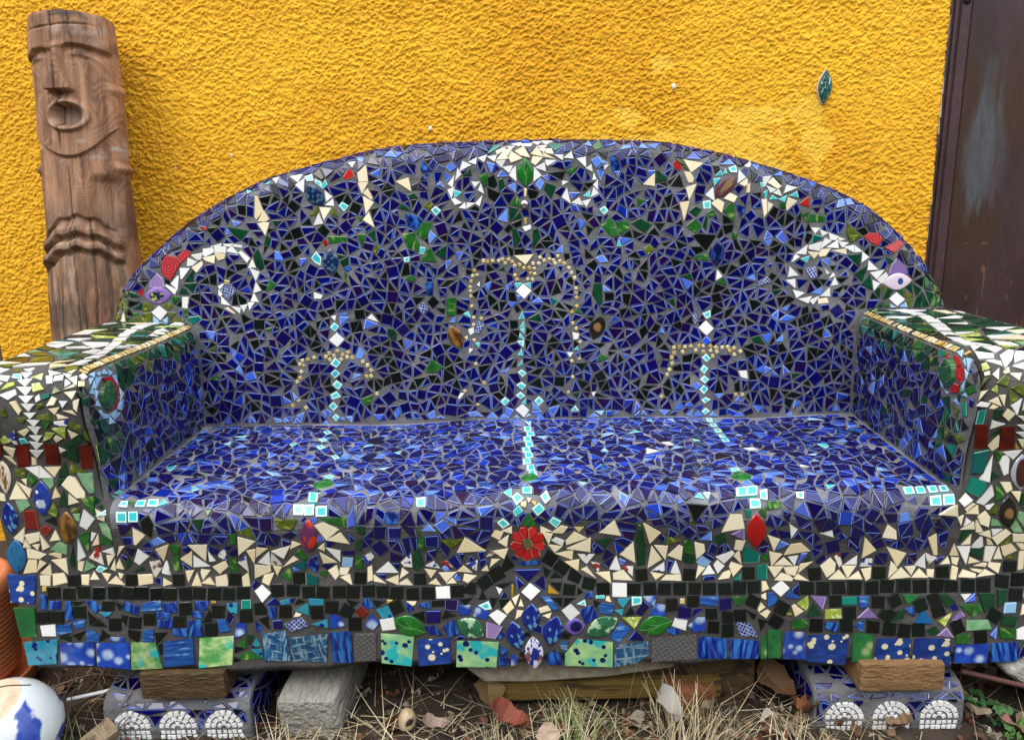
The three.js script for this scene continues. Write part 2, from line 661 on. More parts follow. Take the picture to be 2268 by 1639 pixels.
AU -438 165 -445 164 -446 171 -439 172
AU -426 154 -434 154 -434 162 -426 162
AU -415 143 -421 139 -426 145 -420 149
AU -416 127 -423 123 -426 130 -420 133
AU -429 125 -436 123 -438 130 -431 132
AU -404 76 -411 75 -412 82 -405 84
AU -634 49 -642 48 -642 56 -635 57
AU -617 66 -622 61 -627 66 -621 71
AU -598 44 -604 40 -608 47 -602 51
CB -496 292 -472 289 -497 269
CB -549 41 -535 30 -544 13
CB -495 18 -478 18 -480 1
CB -420 21 -391 22 -404 5
CB -657 21 -638 21 -645 9
CB -639 3 -630 18 -617 5
CB -564 -2 -551 8 -543 -4
G -272 143 -257 166 -247 163 -248 137 -267 134
*LDG -368 260 -351 225 12
BK -724 286 -704 287 -706 264 -725 263
T 476 280 496 287 496 271 486 266
W 467 241 485 259 504 239 487 222
BLB 475 206 487 218 498 206 486 196
T 476 161 486 171 498 159 488 150
T 471 129 480 141 491 131 481 118
T 471 102 481 112 493 102 483 92
T 469 75 480 86 491 76 481 63
T 475 46 485 53 498 47 483 38
T 475 15 486 24 496 15 484 7
CB 449 86 461 95 472 86 461 74
AU 404 188 397 186 395 193 402 195
AU 418 188 411 187 410 194 417 195
AU 433 188 425 188 425 195 432 195
AU 450 191 445 187 440 192 446 197
AU 472 192 466 188 462 195 469 198
AU 482 190 475 187 472 194 479 197
AU 463 179 456 178 454 185 461 186
AU 483 173 476 172 475 180 482 180
AU 503 191 498 186 493 192 498 197
AU 518 187 512 183 507 189 513 193
AU 520 175 514 172 510 178 517 182
AU 503 177 496 175 494 181 500 184
AU 508 162 501 160 500 168 507 169
AU 533 184 526 184 526 191 533 192
AU 549 188 544 183 539 189 545 194
AU 566 184 560 180 556 186 562 190
AU 555 176 548 173 545 180 551 183
AU 566 165 560 163 557 170 564 172
AU 404 173 397 172 395 179 403 181
AU 397 159 390 159 390 167 397 167
AU 400 147 394 142 390 148 395 153
AU 393 129 386 125 383 132 389 135
AU 386 115 379 113 377 119 383 122
AU 589 56 582 54 580 61 587 63
AU 571 56 564 56 563 63 570 64
AU 371 58 366 53 361 58 366 63
AU 583 175 577 171 573 177 579 181
AU 428 176 422 173 418 180 425 183
BP 448 278 458 282 462 261 454 251
CB 659 271 678 287 675 259
CB 617 126 643 138 639 117
CB 646 115 643 136 662 127
CB 692 137 711 118 694 112
CB 670 200 690 220 690 202
CB 400 21 416 43 420 23
CB 428 29 441 41 451 28
CB 359 22 388 20 373 7
CB 451 1 465 18 480 3
CB 496 3 506 14 518 0
CB 560 -1 576 11 589 0
CB 613 27 642 24 630 10
CB 508 62 534 63 520 50
CB 703 -1 717 9 723 -3
BK 499 329 519 334 528 314 504 309
`;
LAID.F = `
P1 -1107 223 -1032 230 -1046 174 -1108 171
P2 -1027 220 -956 219 -963 167 -1033 172
P2 -949 218 -881 219 -885 158 -955 165
P3 -873 221 -823 220 -815 162 -881 158
P4 -803 222 -741 234 -743 175 -809 166
P3 -725 233 -652 237 -662 172 -733 166
P5 -1114 375 -1057 372 -1068 313 -1114 316
P9 -1111 304 -1068 302 -1076 240 -1110 239
BK -1016 320 -1039 319 -1039 345 -1016 344
BK -986 317 -1010 318 -1007 342 -984 341
BK -955 319 -979 319 -980 343 -955 343
BK -924 316 -949 317 -946 341 -922 340
BK -889 318 -914 318 -914 342 -888 343
BK -861 316 -886 317 -883 342 -858 340
BK -831 317 -857 316 -855 341 -830 342
BK -798 317 -824 315 -825 339 -800 341
BK -771 317 -796 316 -794 341 -769 341
BK -737 318 -762 317 -763 341 -737 343
BK -709 319 -734 319 -732 344 -706 343
BK -675 319 -701 318 -699 343 -674 344
BK -644 317 -670 319 -667 344 -642 342
BK -612 318 -638 319 -636 344 -611 343
BK -975 345 -997 344 -996 369 -974 369
BK -853 345 -877 345 -874 369 -850 369
BK -750 347 -775 346 -774 371 -750 372
BK -630 348 -654 349 -650 374 -626 373
BK -1043 269 -1067 268 -1065 294 -1041 294
BK -1015 267 -1039 269 -1035 294 -1011 293
BK -966 276 -991 277 -991 302 -966 302
BK -905 292 -930 292 -927 317 -903 316
BK -894 248 -919 248 -917 274 -891 275
BK -851 253 -876 254 -872 280 -847 278
BK -818 262 -843 261 -841 287 -816 288
BK -738 287 -764 285 -764 310 -739 312
BK -754 260 -779 259 -776 285 -751 285
BK -687 240 -712 240 -712 266 -686 268
BK -669 281 -694 282 -692 308 -667 306
BK -609 269 -635 269 -633 295 -608 295
BK -995 315 -968 313 -985 304
BK -903 314 -884 304 -893 293
BK -961 289 -944 273 -959 260
BK -956 258 -941 273 -923 257
BK -900 286 -877 281 -882 259
BK -1000 238 -972 248 -987 227
BK -942 224 -933 249 -920 236
BK -878 249 -853 247 -860 223 -878 235
BK -821 243 -795 245 -820 218
BK -716 271 -700 296 -691 272
W -1062 262 -1033 264 -1036 239 -1062 240
P8 -1054 329 -1039 326 -1047 297 -1056 301
P8 -1037 315 -1015 315 -1018 299 -1037 298
P8 -1006 312 -995 313 -992 276 -1008 275
P8 -965 313 -948 313 -931 298 -946 287
P8 -880 311 -853 301 -854 283 -883 294
P4 -844 306 -804 317 -803 294 -846 290
P8 -797 309 -771 311 -770 289 -797 291
P8 -729 314 -702 314 -706 296 -730 297
P1 -935 288 -910 288 -921 276
P8 -817 291 -785 288 -788 278 -814 277
P8 -811 272 -779 278 -783 256 -813 257
P4 -1029 262 -1001 265 -999 247 -1031 241
P4 -994 271 -968 272 -973 257 -989 254
P4 -967 253 -942 238 -945 224 -970 224
P4 -845 248 -823 250 -828 221 -850 223
P8 -780 254 -751 255 -753 237 -781 239
P8 -746 272 -721 274 -717 239 -746 239
P4 -684 274 -666 275 -658 251 -680 248
P8 -735 292 -713 293 -717 279 -737 281
P2 -919 233 -889 231 -890 222 -918 224
P2 -654 235 -641 266 -623 264 -626 243 -649 233
NV -663 272 -658 292 -649 278 -655 265
P1 -660 309 -638 310 -640 288 -660 292
TE -628 316 -609 316 -610 298 -629 298
AU -694 315 -685 314 -688 304 -695 306
AU -1048 346 -1041 346 -1043 338 -1049 338
*LT -1072 459 -1091 378 19
C -1057 437 -1029 420 -1042 412 -1060 415
LG -1017 431 -997 448 -985 438 -989 418
C -1021 420 -997 426 -1003 409
C -1078 379 -1062 408 -1048 407 -1054 381
C -1051 383 -1042 406 -1034 398
C -1019 405 -993 407 -996 372
C -1046 377 -1025 396 -1028 372
W -971 402 -958 454 -953 413
G -956 457 -932 469 -942 424
C -932 438 -915 464 -918 442
RW -944 409 -919 438 -918 391
W -913 423 -891 431 -891 416
C -885 412 -876 433 -866 435
C -907 412 -890 414 -908 389
C -904 382 -892 404 -895 377
C -893 384 -882 404 -878 382
GD -986 403 -973 436 -978 391 -985 388
LG -965 374 -953 399 -938 386
T -936 379 -928 388 -913 382 -929 374
C -970 398 -959 398 -966 378 -973 382
C -1048 370 -1030 371 -1034 349 -1050 351
C -1027 372 -1004 373 -1000 354 -1027 348
C -968 367 -953 367 -957 347 -969 349
C -951 358 -942 374 -934 358
C -926 372 -908 368 -916 354
C -913 349 -896 363 -880 346
C -847 367 -819 369 -819 351 -847 346
C -794 361 -777 350 -796 345
C -839 478 -817 463 -838 442 -843 442
C -798 430 -770 443 -788 402
C -750 409 -723 429 -730 392
W -721 417 -692 393 -725 390
C -727 443 -688 445 -697 407
W -850 401 -838 428 -819 412 -842 392
BW -819 398 -797 403 -795 385 -814 360
BLW -798 373 -781 409 -779 370
C -683 391 -656 405 -653 391 -671 376
C -744 379 -727 381 -742 354
C -734 348 -721 375 -715 348
C -711 376 -710 383 -692 382 -710 360
C -713 353 -695 365 -685 350
C -680 366 -658 372 -655 348 -680 348
W -688 430 -677 407 -689 405
C -617 462 -584 451 -623 420
BLW -670 418 -649 442 -651 407
BLW -626 402 -608 421 -608 379
C -623 365 -610 375 -609 347 -623 346
C -603 429 -585 432 -593 398
G -767 443 -748 440 -753 420 -767 424
G -767 412 -754 414 -755 382 -769 380
G -644 414 -631 410 -630 379 -649 378
G -633 467 -621 471 -624 449 -638 447
OL -617 474 -589 484 -581 457
GD -711 501 -686 503 -698 474
BK -821 493 -803 508 -795 489 -805 460 -819 473
GD -858 374 -836 387 -834 378
GD -870 397 -860 407 -859 394 -871 382
G -684 522 -669 523 -676 510
CB -805 450 -790 460 -775 450 -799 440
T -844 513 -826 514 -826 495 -844 494
T -867 523 -864 534 -852 535 -850 522
T -833 524 -831 539 -815 540 -815 525
T -807 525 -809 543 -790 544 -786 526
T -785 526 -779 543 -767 535
G -849 533 -840 535 -838 524
*LBW -1008 583 -1014 507 17
*LF -1070 541 -1073 471 15
*LB2 -973 515 -979 441 18
*LW -1061 634 -1068 558 12
DR -1029 663 -1009 663 -1021 615 -1040 615
DR -982 663 -958 662 -968 617 -994 617
DR -915 659 -885 656 -898 605 -924 609
R2 -1047 519 -1026 519 -1028 481 -1048 481
R2 -1028 478 -1013 486 -1006 477 -1017 463
DR -1051 666 -1048 665 -1056 643 -1060 640
W -998 685 -980 684 -990 672
W -1003 671 -985 666 -998 654
W -1008 651 -989 650 -1003 635
W -1027 611 -1007 613 -1011 590
W -1004 614 -988 589 -1008 590
C -996 611 -969 611 -983 591
C -1048 663 -1033 655 -1042 637
C -1053 640 -1036 634 -1041 617
C -1064 547 -1049 579 -1037 546
C -1047 582 -1028 565 -1032 550
C -1038 586 -1031 587 -1033 576
C -994 544 -985 566 -980 548
C -972 572 -955 590 -942 585 -937 568 -929 556 -930 546 -947 545
C -965 530 -961 551 -946 535
W -950 484 -936 517 -918 497 -937 475
C -1073 463 -1051 484 -1060 451
C -1053 467 -1028 471 -1033 454 -1049 448
C -1062 441 -1053 461 -1048 439
C -1045 443 -1034 444 -1039 432
C -1027 466 -1018 439 -1030 432
C -1012 452 -999 474 -995 454
LG -1009 436 -993 448 -984 440 -987 428
GD -976 589 -959 624 -956 593
GD -957 639 -920 659 -929 620
OL -953 596 -946 621 -920 601
GD -948 661 -902 683 -901 670 -939 656
LG -937 597 -901 595 -905 555 -916 554 -928 574
G -939 543 -911 545 -916 507 -924 519
OL -1046 615 -1028 604 -1034 590 -1045 595
G -1029 589 -1023 597 -1015 585 -1025 572
LG -1005 585 -986 587 -988 572 -994 565
LG -1056 542 -1038 543 -1035 531 -1052 517
OL -1006 516 -992 539 -988 516 -992 504
BK -1014 497 -995 504 -995 485
GD -984 529 -971 561 -967 525
OL -964 521 -945 521 -950 512 -962 512
LG -960 509 -946 509 -949 493 -956 498
G -957 458 -940 469 -932 466 -939 428 -949 437
LG -908 487 -895 488 -889 474 -888 450 -904 466
GD -978 585 -964 586 -971 568 -980 565
T -870 512 -850 513 -850 492 -870 492
T -868 522 -866 534 -853 536 -849 521
W -1008 799 -987 802 -994 786
W -1006 784 -983 783 -991 768
W -1001 766 -979 766 -990 753
W -998 751 -978 750 -988 738
W -996 733 -978 733 -988 723
W -993 719 -975 717 -985 706
W -995 705 -977 703 -987 688
W -1009 819 -993 818 -997 803
W -1009 831 -996 835 -997 822
C -953 748 -943 763 -936 759 -941 750
C -919 772 -898 774 -905 759
C -950 741 -932 743 -941 731
C -939 731 -921 722 -936 721
C -1015 754 -1007 756 -1001 740 -1005 732
C -923 736 -908 734 -901 725
C -921 777 -905 789 -902 784
W -899 811 -895 822 -885 816 -888 805
AU -896 798 -885 801 -883 789 -894 786
W -962 806 -952 808 -947 792 -956 791
W -944 796 -944 806 -932 809 -930 798
W -965 824 -938 816 -956 811
W -917 802 -903 809 -898 788
W -933 814 -916 811 -919 803
W -1035 803 -1039 814 -1026 811 -1026 799
YG -983 790 -971 791 -962 779 -978 774
YG -990 807 -973 816 -970 799
YG -982 671 -968 691 -953 690 -964 680
YG -953 701 -928 703 -935 680
YG -1046 679 -1039 686 -1031 674 -1045 670
OL -1032 741 -1026 741 -1024 728 -1032 727
TE -963 768 -948 770 -949 764 -961 759
T -1019 807 -1019 816 -1008 816 -1004 802
T -1016 679 -1001 680 -1003 671 -1017 668
BLW -945 715 -923 717 -924 706 -946 708
BLW -1031 687 -1020 697 -1024 667 -1029 669
GD -896 772 -889 775 -880 767 -887 761
OL -976 727 -954 732 -950 717 -976 720
OL -1012 723 -994 724 -1003 713
T -495 528 -475 527 -474 507 -493 508
T -472 526 -452 526 -452 506 -470 506
T -447 522 -426 522 -425 503 -446 503
T -472 569 -453 564 -446 528 -464 530
T -239 538 -221 539 -220 518 -236 519
T -57 485 -44 472 -58 464 -69 477
T -55 543 -39 554 -39 525
NV -565 504 -539 505 -542 478 -565 478
BL -299 510 -276 508 -279 485 -302 485
NV -327 476 -302 478 -306 453 -327 452
NV -298 475 -272 476 -276 452 -297 453
NV -221 456 -195 457 -196 431 -221 434
NV -104 491 -78 487 -79 463 -103 467
*LR2 -464 497 -470 421 18
C -450 483 -431 488 -403 473 -430 451
C -429 449 -399 465 -384 441
C -449 431 -436 442 -437 425
C -447 419 -415 395 -442 394
C -509 431 -503 448 -487 441
RW -550 427 -509 439 -527 409
W -583 401 -557 425 -559 392
BW -558 394 -552 423 -532 391
C -583 436 -560 433 -587 413
C -532 387 -507 411 -498 403
C -591 394 -561 389 -561 378 -595 364
C -552 390 -536 386 -547 368
C -580 355 -574 369 -554 373 -567 347
C -434 375 -416 386 -413 366 -421 355
C -412 366 -407 380 -388 382 -396 366
C -409 359 -390 365 -386 343
C -349 380 -340 385 -340 355 -351 351
C -342 352 -336 364 -314 347
W -331 371 -304 395 -286 371
C -310 354 -285 364 -286 344
C -289 344 -267 356 -256 343
C -282 356 -275 380 -264 370
C -226 378 -204 374 -215 359
C -196 369 -161 369 -182 349
C -219 346 -205 355 -196 343
C -181 345 -169 356 -162 346
C -145 351 -142 363 -119 358 -136 346
C -158 371 -144 382 -128 367
C -156 415 -138 448 -97 416
C -81 449 -74 459 -59 454 -66 439
C -79 412 -49 415 -58 393
C -88 376 -83 392 -68 391
C -59 458 -40 465 -40 451
C -67 433 -47 446 -51 421
C -105 369 -95 379 -92 368
W -433 430 -405 422 -407 397
BLW -358 406 -340 418 -334 408 -350 387
BLW -276 395 -254 418 -254 384 -270 386
BLW -225 386 -207 396 -194 379
RW -193 394 -179 395 -163 376
BLW -138 387 -114 393 -117 370
BW -94 400 -84 414 -71 404
OL -535 499 -487 497 -501 477 -527 481
G -437 498 -385 499 -387 477 -421 488
G -502 419 -488 428 -477 406 -488 403
TE -508 390 -482 401 -486 378
BL -481 389 -468 404 -454 390 -460 370
G -538 366 -516 386 -518 351
TE -484 371 -459 359 -460 344 -484 345
G -455 372 -438 373 -442 359
GD -362 478 -346 478 -349 462 -362 466
GD -366 448 -356 450 -359 424 -369 426
G -371 410 -358 406 -360 380 -375 380
GD -248 414 -238 423 -230 395 -243 373 -252 384
OL -187 446 -143 447 -169 426
G -236 451 -224 452 -226 425 -237 429
G -239 476 -232 468 -235 456
BK -488 349 -512 347 -512 372 -488 373
BK -357 346 -381 346 -378 371 -355 371
BK -227 345 -251 345 -251 368 -228 369
LB -399 406 -379 404 -383 384 -403 386
CB -228 468 -214 483 -199 467
CB -200 481 -183 491 -169 476 -186 463
CB -182 496 -156 492 -156 479
CB -197 507 -175 506 -196 488
BK -536 323 -562 321 -563 347 -537 347
BK -503 320 -529 321 -527 346 -501 345
BK -468 316 -494 316 -494 341 -468 341
BK -438 314 -464 316 -461 341 -435 339
BK -402 315 -428 315 -427 340 -401 341
BK -373 315 -398 316 -395 342 -369 340
BK -338 317 -364 317 -362 342 -337 343
BK -306 317 -332 316 -333 340 -308 342
BK -277 315 -303 315 -300 340 -275 340
BK -243 313 -268 313 -268 337 -243 338
BK -210 314 -235 315 -234 340 -208 338
BK -147 317 -172 317 -172 341 -146 341
BK -120 320 -145 324 -143 348 -118 344
BK -83 339 -104 326 -120 348 -97 361
BK -56 353 -80 340 -92 365 -69 377
BK -36 375 -59 362 -74 386 -51 399
W -204 337 -177 338 -176 315 -203 315
W -597 334 -582 346 -565 329 -583 311
BK -576 285 -601 284 -602 309 -576 310
BK -523 274 -549 275 -546 301 -521 300
BK -452 270 -478 270 -478 297 -453 297
BK -421 282 -447 283 -444 308 -418 307
BK -372 243 -397 243 -396 270 -370 271
BK -398 267 -419 280 -404 303 -383 289
BK -275 290 -298 279 -308 303 -284 313
BK -213 311 -187 311 -189 298 -214 298
BK -399 313 -373 307 -388 295
BK -344 312 -317 309 -334 297
BK -258 280 -233 287 -232 264
BK -193 272 -186 289 -164 277
BK -592 273 -574 279 -573 251
BK -513 302 -504 315 -486 308
BK -156 313 -126 315 -143 299
BK -90 311 -73 309 -84 287
BK -113 309 -106 325 -97 308
BK -78 337 -43 341 -59 329
BK -70 306 -47 306 -65 288
P1 -480 314 -450 312 -451 297 -480 298
P1 -512 290 -483 305 -484 279
P1 -335 289 -307 299 -300 274 -322 270
P2 -437 278 -415 272 -406 253 -437 246
P2 -362 253 -347 278 -331 261 -344 244
BP -537 260 -502 273 -486 254 -525 243
P1 -477 257 -444 267 -444 249
P8 -366 302 -354 317 -340 295 -357 292
P8 -247 300 -222 308 -219 293
NV -185 312 -158 310 -161 288 -185 291
NV -226 288 -197 288 -200 264 -227 262
P8 -272 306 -254 293 -266 286
P2 -157 297 -132 297 -132 277 -156 278
P2 -126 273 -120 295 -92 279 -98 265
T -114 296 -93 303 -87 287 -100 287
R2 -381 285 -363 297 -348 292 -366 269
NV -563 268 -545 269 -544 250 -563 251
P8 -571 300 -553 299 -556 275 -570 276
P8 -601 267 -587 255 -600 242
W -328 266 -300 272 -297 247 -324 243
W -91 273 -74 282 -56 270 -71 252
AU -310 311 -300 311 -302 304 -311 304
NV -576 305 -557 319 -546 303
P1 -544 312 -513 317 -517 307 -541 303
P8 -231 251 -212 253 -195 233 -223 237
P8 -190 253 -168 267 -159 236 -183 229
PU -98 258 -65 245 -81 221 -99 225
BL -69 200 -54 190 -70 179
*LG -299 269 -231 239 23
*LGW -160 266 -106 228 22
P6 -588 238 -538 244 -533 174 -588 179
P6 -531 227 -447 231 -454 168 -527 172
P8 -440 235 -396 238 -395 165 -439 166
DG -386 233 -341 235 -344 171 -391 167
P7 -328 234 -257 230 -267 158 -331 164
P5 -249 221 -180 224 -179 166 -249 160
P7 -163 218 -74 210 -81 152 -167 156
T -37 528 -26 536 -14 524 -28 510
T -14 556 4 557 4 530 -14 535
T 23 526 35 537 42 520 32 510
T 5 502 19 513 30 500 16 488
T -39 507 -26 514 -16 499 -30 489
T 40 472 48 482 64 473 54 459
T 435 551 456 555 451 527 430 526
T 460 556 480 557 472 528 452 526
T 481 538 496 543 491 518 479 521
T 457 522 476 521 476 504 456 503
T 343 528 355 538 361 524
T 364 540 377 540 370 523
AU -18 516 -8 516 -10 506 -18 508
AU -6 524 2 522 -2 514
AU 3 517 13 515 10 508
AU -5 503 0 504 -1 500
C 22 462 43 450 23 448
C 46 447 64 461 77 458 67 446
C 27 446 45 443 38 421
C 38 418 66 413 51 400
W 46 428 54 434 69 427 66 416
C 76 427 92 446 117 432 77 418
C 79 408 126 432 125 400
C 54 396 89 403 87 382
C 146 446 176 474 190 440
C 237 471 272 450 252 424
C 74 376 102 380 100 356
C 109 358 120 363 139 339
C 140 351 167 353 170 330
C 177 350 197 357 217 336 178 338
C 191 394 217 425 223 375
C 250 365 256 417 277 386
C 263 418 289 417 287 384
C 293 396 313 419 321 415 320 385
C 257 355 282 351 267 340
C 280 339 291 349 318 351 320 338
C 346 427 365 421 368 406 353 387
C 401 453 416 491 438 489 445 461
C 431 411 432 430 450 429 445 408
C 424 368 427 378 449 369 432 347
C 402 341 412 354 428 361 422 344
W 395 392 425 405 430 399 412 377
W 391 372 397 383 411 370 399 354
W 367 351 380 372 392 354
C 353 343 357 370 370 365
W 169 360 182 390 192 358
W 300 356 309 382 320 351
RW 129 375 147 371 144 352
RW 193 367 218 366 217 346
BLW 101 393 135 393 117 369
BLW 260 359 284 378 285 359
C 432 393 441 406 448 374
R 6 423 24 426 29 419 27 409 20 406 5 418
R 3 414 18 403 19 394 12 389 4 392 -1 411
R -4 410 1 391 -4 384 -12 385 -17 393 -10 410
R -13 412 -19 394 -27 393 -33 400 -33 409 -17 416
R -18 420 -34 412 -41 416 -42 426 -36 432 -19 426
R -18 430 -35 435 -38 443 -34 451 -26 451 -16 435
R -13 437 -23 453 -21 461 -13 463 -7 458 -8 439
R -4 438 -4 457 3 462 11 458 13 449 1 436
R 3 433 15 447 23 445 27 437 23 429 6 427
OLC 4 423 2 417 -3 413 -10 413 -15 418 -17 425 -15 432 -10 436 -3 435 2 431
G -19 468 -4 493 14 463
*LR 468 492 475 413 19
GD 223 426 225 452 236 453 239 429
GD 225 422 243 421 243 373 227 369
G 324 431 340 429 344 402 326 402
GD 326 398 347 394 348 380 327 379
OL 284 420 287 441 319 433
GD 140 427 169 432 156 410
BK 326 515 368 512 341 477
G 223 468 228 472 233 460
GD 386 440 404 449 411 432 397 421
TE 451 417 484 396 484 377 452 376
TE 481 367 502 373 503 339 483 339
TE 432 339 448 353 446 338
G 488 390 500 396 502 377
TE 442 502 457 497 453 480
G 474 496 487 504 488 480
LB 353 380 364 394 383 381 370 365
PU 421 447 445 461 448 433
CB 356 435 378 453 380 433
AU 93 458 111 458 102 447
BK 44 366 22 381 36 406 58 389
BK 69 346 47 363 64 385 85 368
BK 100 330 78 340 88 363 111 352
BK 132 315 108 320 114 344 139 338
BK 167 308 142 306 140 330 166 332
BK 233 306 207 306 209 330 234 331
BK 268 309 242 308 241 332 266 333
BK 298 309 272 309 274 333 299 333
BK 331 309 306 309 305 334 331 335
BK 362 309 338 310 339 335 364 333
BK 394 309 369 309 369 334 394 334
BK 429 308 403 308 401 333 426 333
BK 457 309 432 310 433 334 458 334
BK 489 310 465 310 463 335 488 336
W 175 329 203 329 203 303 175 303
BK 24 371 42 358 30 344
BK 40 343 51 354 67 342
BK 39 334 65 333 60 314
BK 92 305 68 308 71 331 95 327
BK 98 306 100 322 110 312
BK 43 303 65 302 63 283
BK 68 281 71 301 96 300
BK 249 339 225 336 223 361 247 363
BK 351 339 326 339 327 364 351 364
BK 477 340 453 340 451 366 475 366
W -20 317 -3 333 17 317 -2 301
W 66 273 84 285 102 267 82 252
W 304 240 310 256 334 251 331 230
NV -36 365 19 363 -6 339
NV -34 351 -16 334 -30 325
NV 5 334 29 352 30 315
OC 37 328 58 309 36 312
OC -43 333 -38 332 -40 312 -43 312
P8 -27 382 19 382 18 373 -22 374
BK 313 277 290 275 288 299 312 300
BK 358 283 334 283 335 307 358 307
BK 399 255 376 255 374 279 397 279
BK 433 245 410 246 410 271 433 269
BK 461 248 438 249 436 273 459 273
BK 404 221 380 223 381 249 404 246
BK 435 214 411 214 411 240 434 240
BK 481 276 460 286 469 308 490 296
BK 201 262 213 281 220 267
BK 133 296 146 291 136 280
BK 461 273 483 262 477 251
BK 488 251 506 247 494 225
P8 115 309 130 312 130 299 116 300
P4 144 280 149 288 176 285 171 263 146 268
P1 178 273 196 275 194 262
NV 225 269 241 293 253 283 236 263
P2 255 264 266 288 286 285 286 263
NV 315 258 318 284 343 280 340 256
NV 345 258 350 275 370 278
P4 363 303 401 304 399 284 363 287
NV 406 299 427 301 428 277 405 274
P8 103 273 129 283 141 260 116 243
P1 181 297 213 300 196 279
T 216 302 236 302 235 288 216 284
P2 240 303 266 305 266 285 253 288
G 429 302 462 303 442 282
P2 339 240 357 257 375 257 376 229 351 226
BP 440 245 470 240 489 211 452 214
P4 20 305 40 302 56 278 46 275
AU 320 299 328 299 328 290 320 290
T 138 306 156 304 155 298 140 298
T 98 287 113 295 116 283
*LF -1 292 -3 230 19
*LF -43 256 -29 190 19
*LF 54 262 35 196 21
*LW2 1 219 4 142 20
*LEP 70 236 114 239 18
*LGW 117 218 184 255 21
*LG 230 231 302 251 22
YG 196 257 235 259 221 234
NV 208 208 223 229 242 208
P4 169 214 189 245 213 232 186 200
P8 31 152 31 170 46 184 60 171 61 150
P2 -47 180 -33 170 -37 155 -47 154
P6 58 201 77 204 75 186 65 180
P7 72 175 99 208 173 200 173 144 71 146
P6 183 193 250 203 252 172 224 154 176 144
DG 262 210 355 219 358 164 261 158
P8 363 213 421 207 422 162 360 164
P8 430 205 490 200 492 159 433 161
P9 496 207 508 214 511 159 498 159
T 787 549 808 553 803 531 783 529
T 814 551 831 553 827 532 809 530
T 840 553 858 555 853 533 835 531
T 864 552 879 553 876 534 859 533
T 833 524 854 525 852 506 831 506
T 861 526 882 526 879 507 858 506
T 555 533 570 534 566 519 554 521
G 493 516 517 515 518 503 492 500
C 497 441 521 431 513 405
C 537 395 548 418 567 421 587 404
C 505 401 530 395 512 369
C 519 370 536 386 555 369
C 505 366 536 366 519 344
C 539 364 567 366 561 347 545 352
C 569 352 573 371 597 377
C 521 337 538 357 557 340 555 335
C 560 339 569 349 591 336
C 616 368 634 386 645 374 644 357 630 344
C 635 340 654 359 671 341
C 660 369 689 370 673 344
C 674 341 695 357 704 342
C 702 362 721 366 720 346 712 340
C 701 390 700 437 726 409
C 738 439 745 466 762 453 766 435
C 750 415 791 400 778 369
C 760 346 763 381 779 366
C 763 343 786 366 806 347
C 795 369 817 371 808 352
C 811 346 825 363 843 345
C 842 361 855 360 854 346 844 348
C 835 433 850 442 860 395 852 396
C 876 503 887 509 896 496 886 481
C 907 486 927 502 931 483
C 932 476 945 487 955 474 956 453 939 462
C 901 451 923 465 927 450
C 926 443 930 469 946 443
C 941 437 960 442 965 427
C 888 393 892 417 905 390
W 900 410 927 408 925 367
C 982 376 987 403 997 375
C 893 340 895 366 907 360 904 338
C 911 342 920 356 945 346 944 338
C 951 339 966 352 986 341
C 973 359 975 367 995 363 992 344
C 1008 431 1028 428 1031 412 1013 414
C 1032 347 1029 386 1038 388 1042 350
W 926 509 950 542 956 521 940 503
W 886 512 897 527 916 514 901 502
W 816 374 832 396 837 366
BW 833 400 859 388 843 373
BW 962 373 960 405 981 403 975 370
W 540 465 555 454 546 435
W 606 445 628 451 633 437
W 546 388 565 391 560 369
W 666 373 689 393 689 375
RW 643 389 652 398 659 375 654 367
BLW 698 370 706 386 722 387 721 371
C 990 526 1004 525 1004 505
BK 602 309 576 307 573 334 600 335
BK 635 308 608 308 609 335 635 335
BK 669 311 642 310 640 336 666 337
BK 701 311 674 311 675 338 702 338
BK 739 313 712 312 711 338 738 340
BK 770 315 744 316 745 343 772 340
BK 806 317 779 317 779 343 806 343
BK 842 315 815 315 813 341 840 341
BK 876 314 849 315 850 341 877 340
BK 908 312 881 313 879 339 907 339
BK 943 309 916 312 917 338 944 334
BK 977 307 950 309 950 335 977 334
BK 1013 311 988 316 989 342 1014 337
BK 1045 315 1020 316 1020 342 1044 340
BK 617 340 593 338 589 364 614 365
BK 753 345 727 345 727 370 752 370
BK 889 342 863 343 860 368 886 367
BK 1026 342 1003 344 1003 369 1026 367
W 515 319 534 335 550 319 533 303
BK 662 284 638 281 635 306 660 308
BK 752 283 727 283 727 308 752 308
BK 694 257 669 255 666 282 691 283
BK 625 224 599 224 599 252 624 252
BK 689 227 664 226 661 253 686 255
BK 745 227 720 227 719 255 744 253
BK 844 218 818 218 816 246 841 245
BK 979 195 954 196 949 224 974 223
BK 1041 284 1017 285 1017 310 1040 308
BK 790 294 769 283 757 305 779 316
BK 845 281 822 272 813 297 836 305
BK 875 293 852 284 841 307 864 315
BK 884 267 860 259 851 284 874 291
BK 929 226 907 218 895 243 917 253
BK 541 260 519 272 529 295 552 282
BK 764 252 741 266 754 288 776 274
BK 995 236 973 251 983 273 1005 258
BK 530 228 508 243 521 265 543 250
BK 780 221 755 222 755 250 780 247
BK 811 216 786 220 788 247 813 243
GD 952 306 986 306 986 277 968 265
GD 992 309 1010 309 1009 285 994 273
GD 871 308 884 309 903 293 885 280
GD 590 258 602 287 623 263
YG 569 286 590 303 592 283 588 271
PU 597 303 628 302 622 275
YG 629 274 660 277 663 257 630 254
PU 697 259 719 282 740 260
GD 767 252 783 275 796 276 794 261
BL 795 281 816 284 817 264
LTB 820 250 836 279 859 247
TE 664 302 693 305 694 288 664 287
P4 698 305 718 307 717 284 701 283
G 913 284 938 284 939 261
G 941 281 955 283 964 269 943 254
YG 871 251 896 267 885 238
PU 899 252 916 269 930 253
LG 931 248 975 246 984 226 933 226
PU 871 218 889 235 906 212
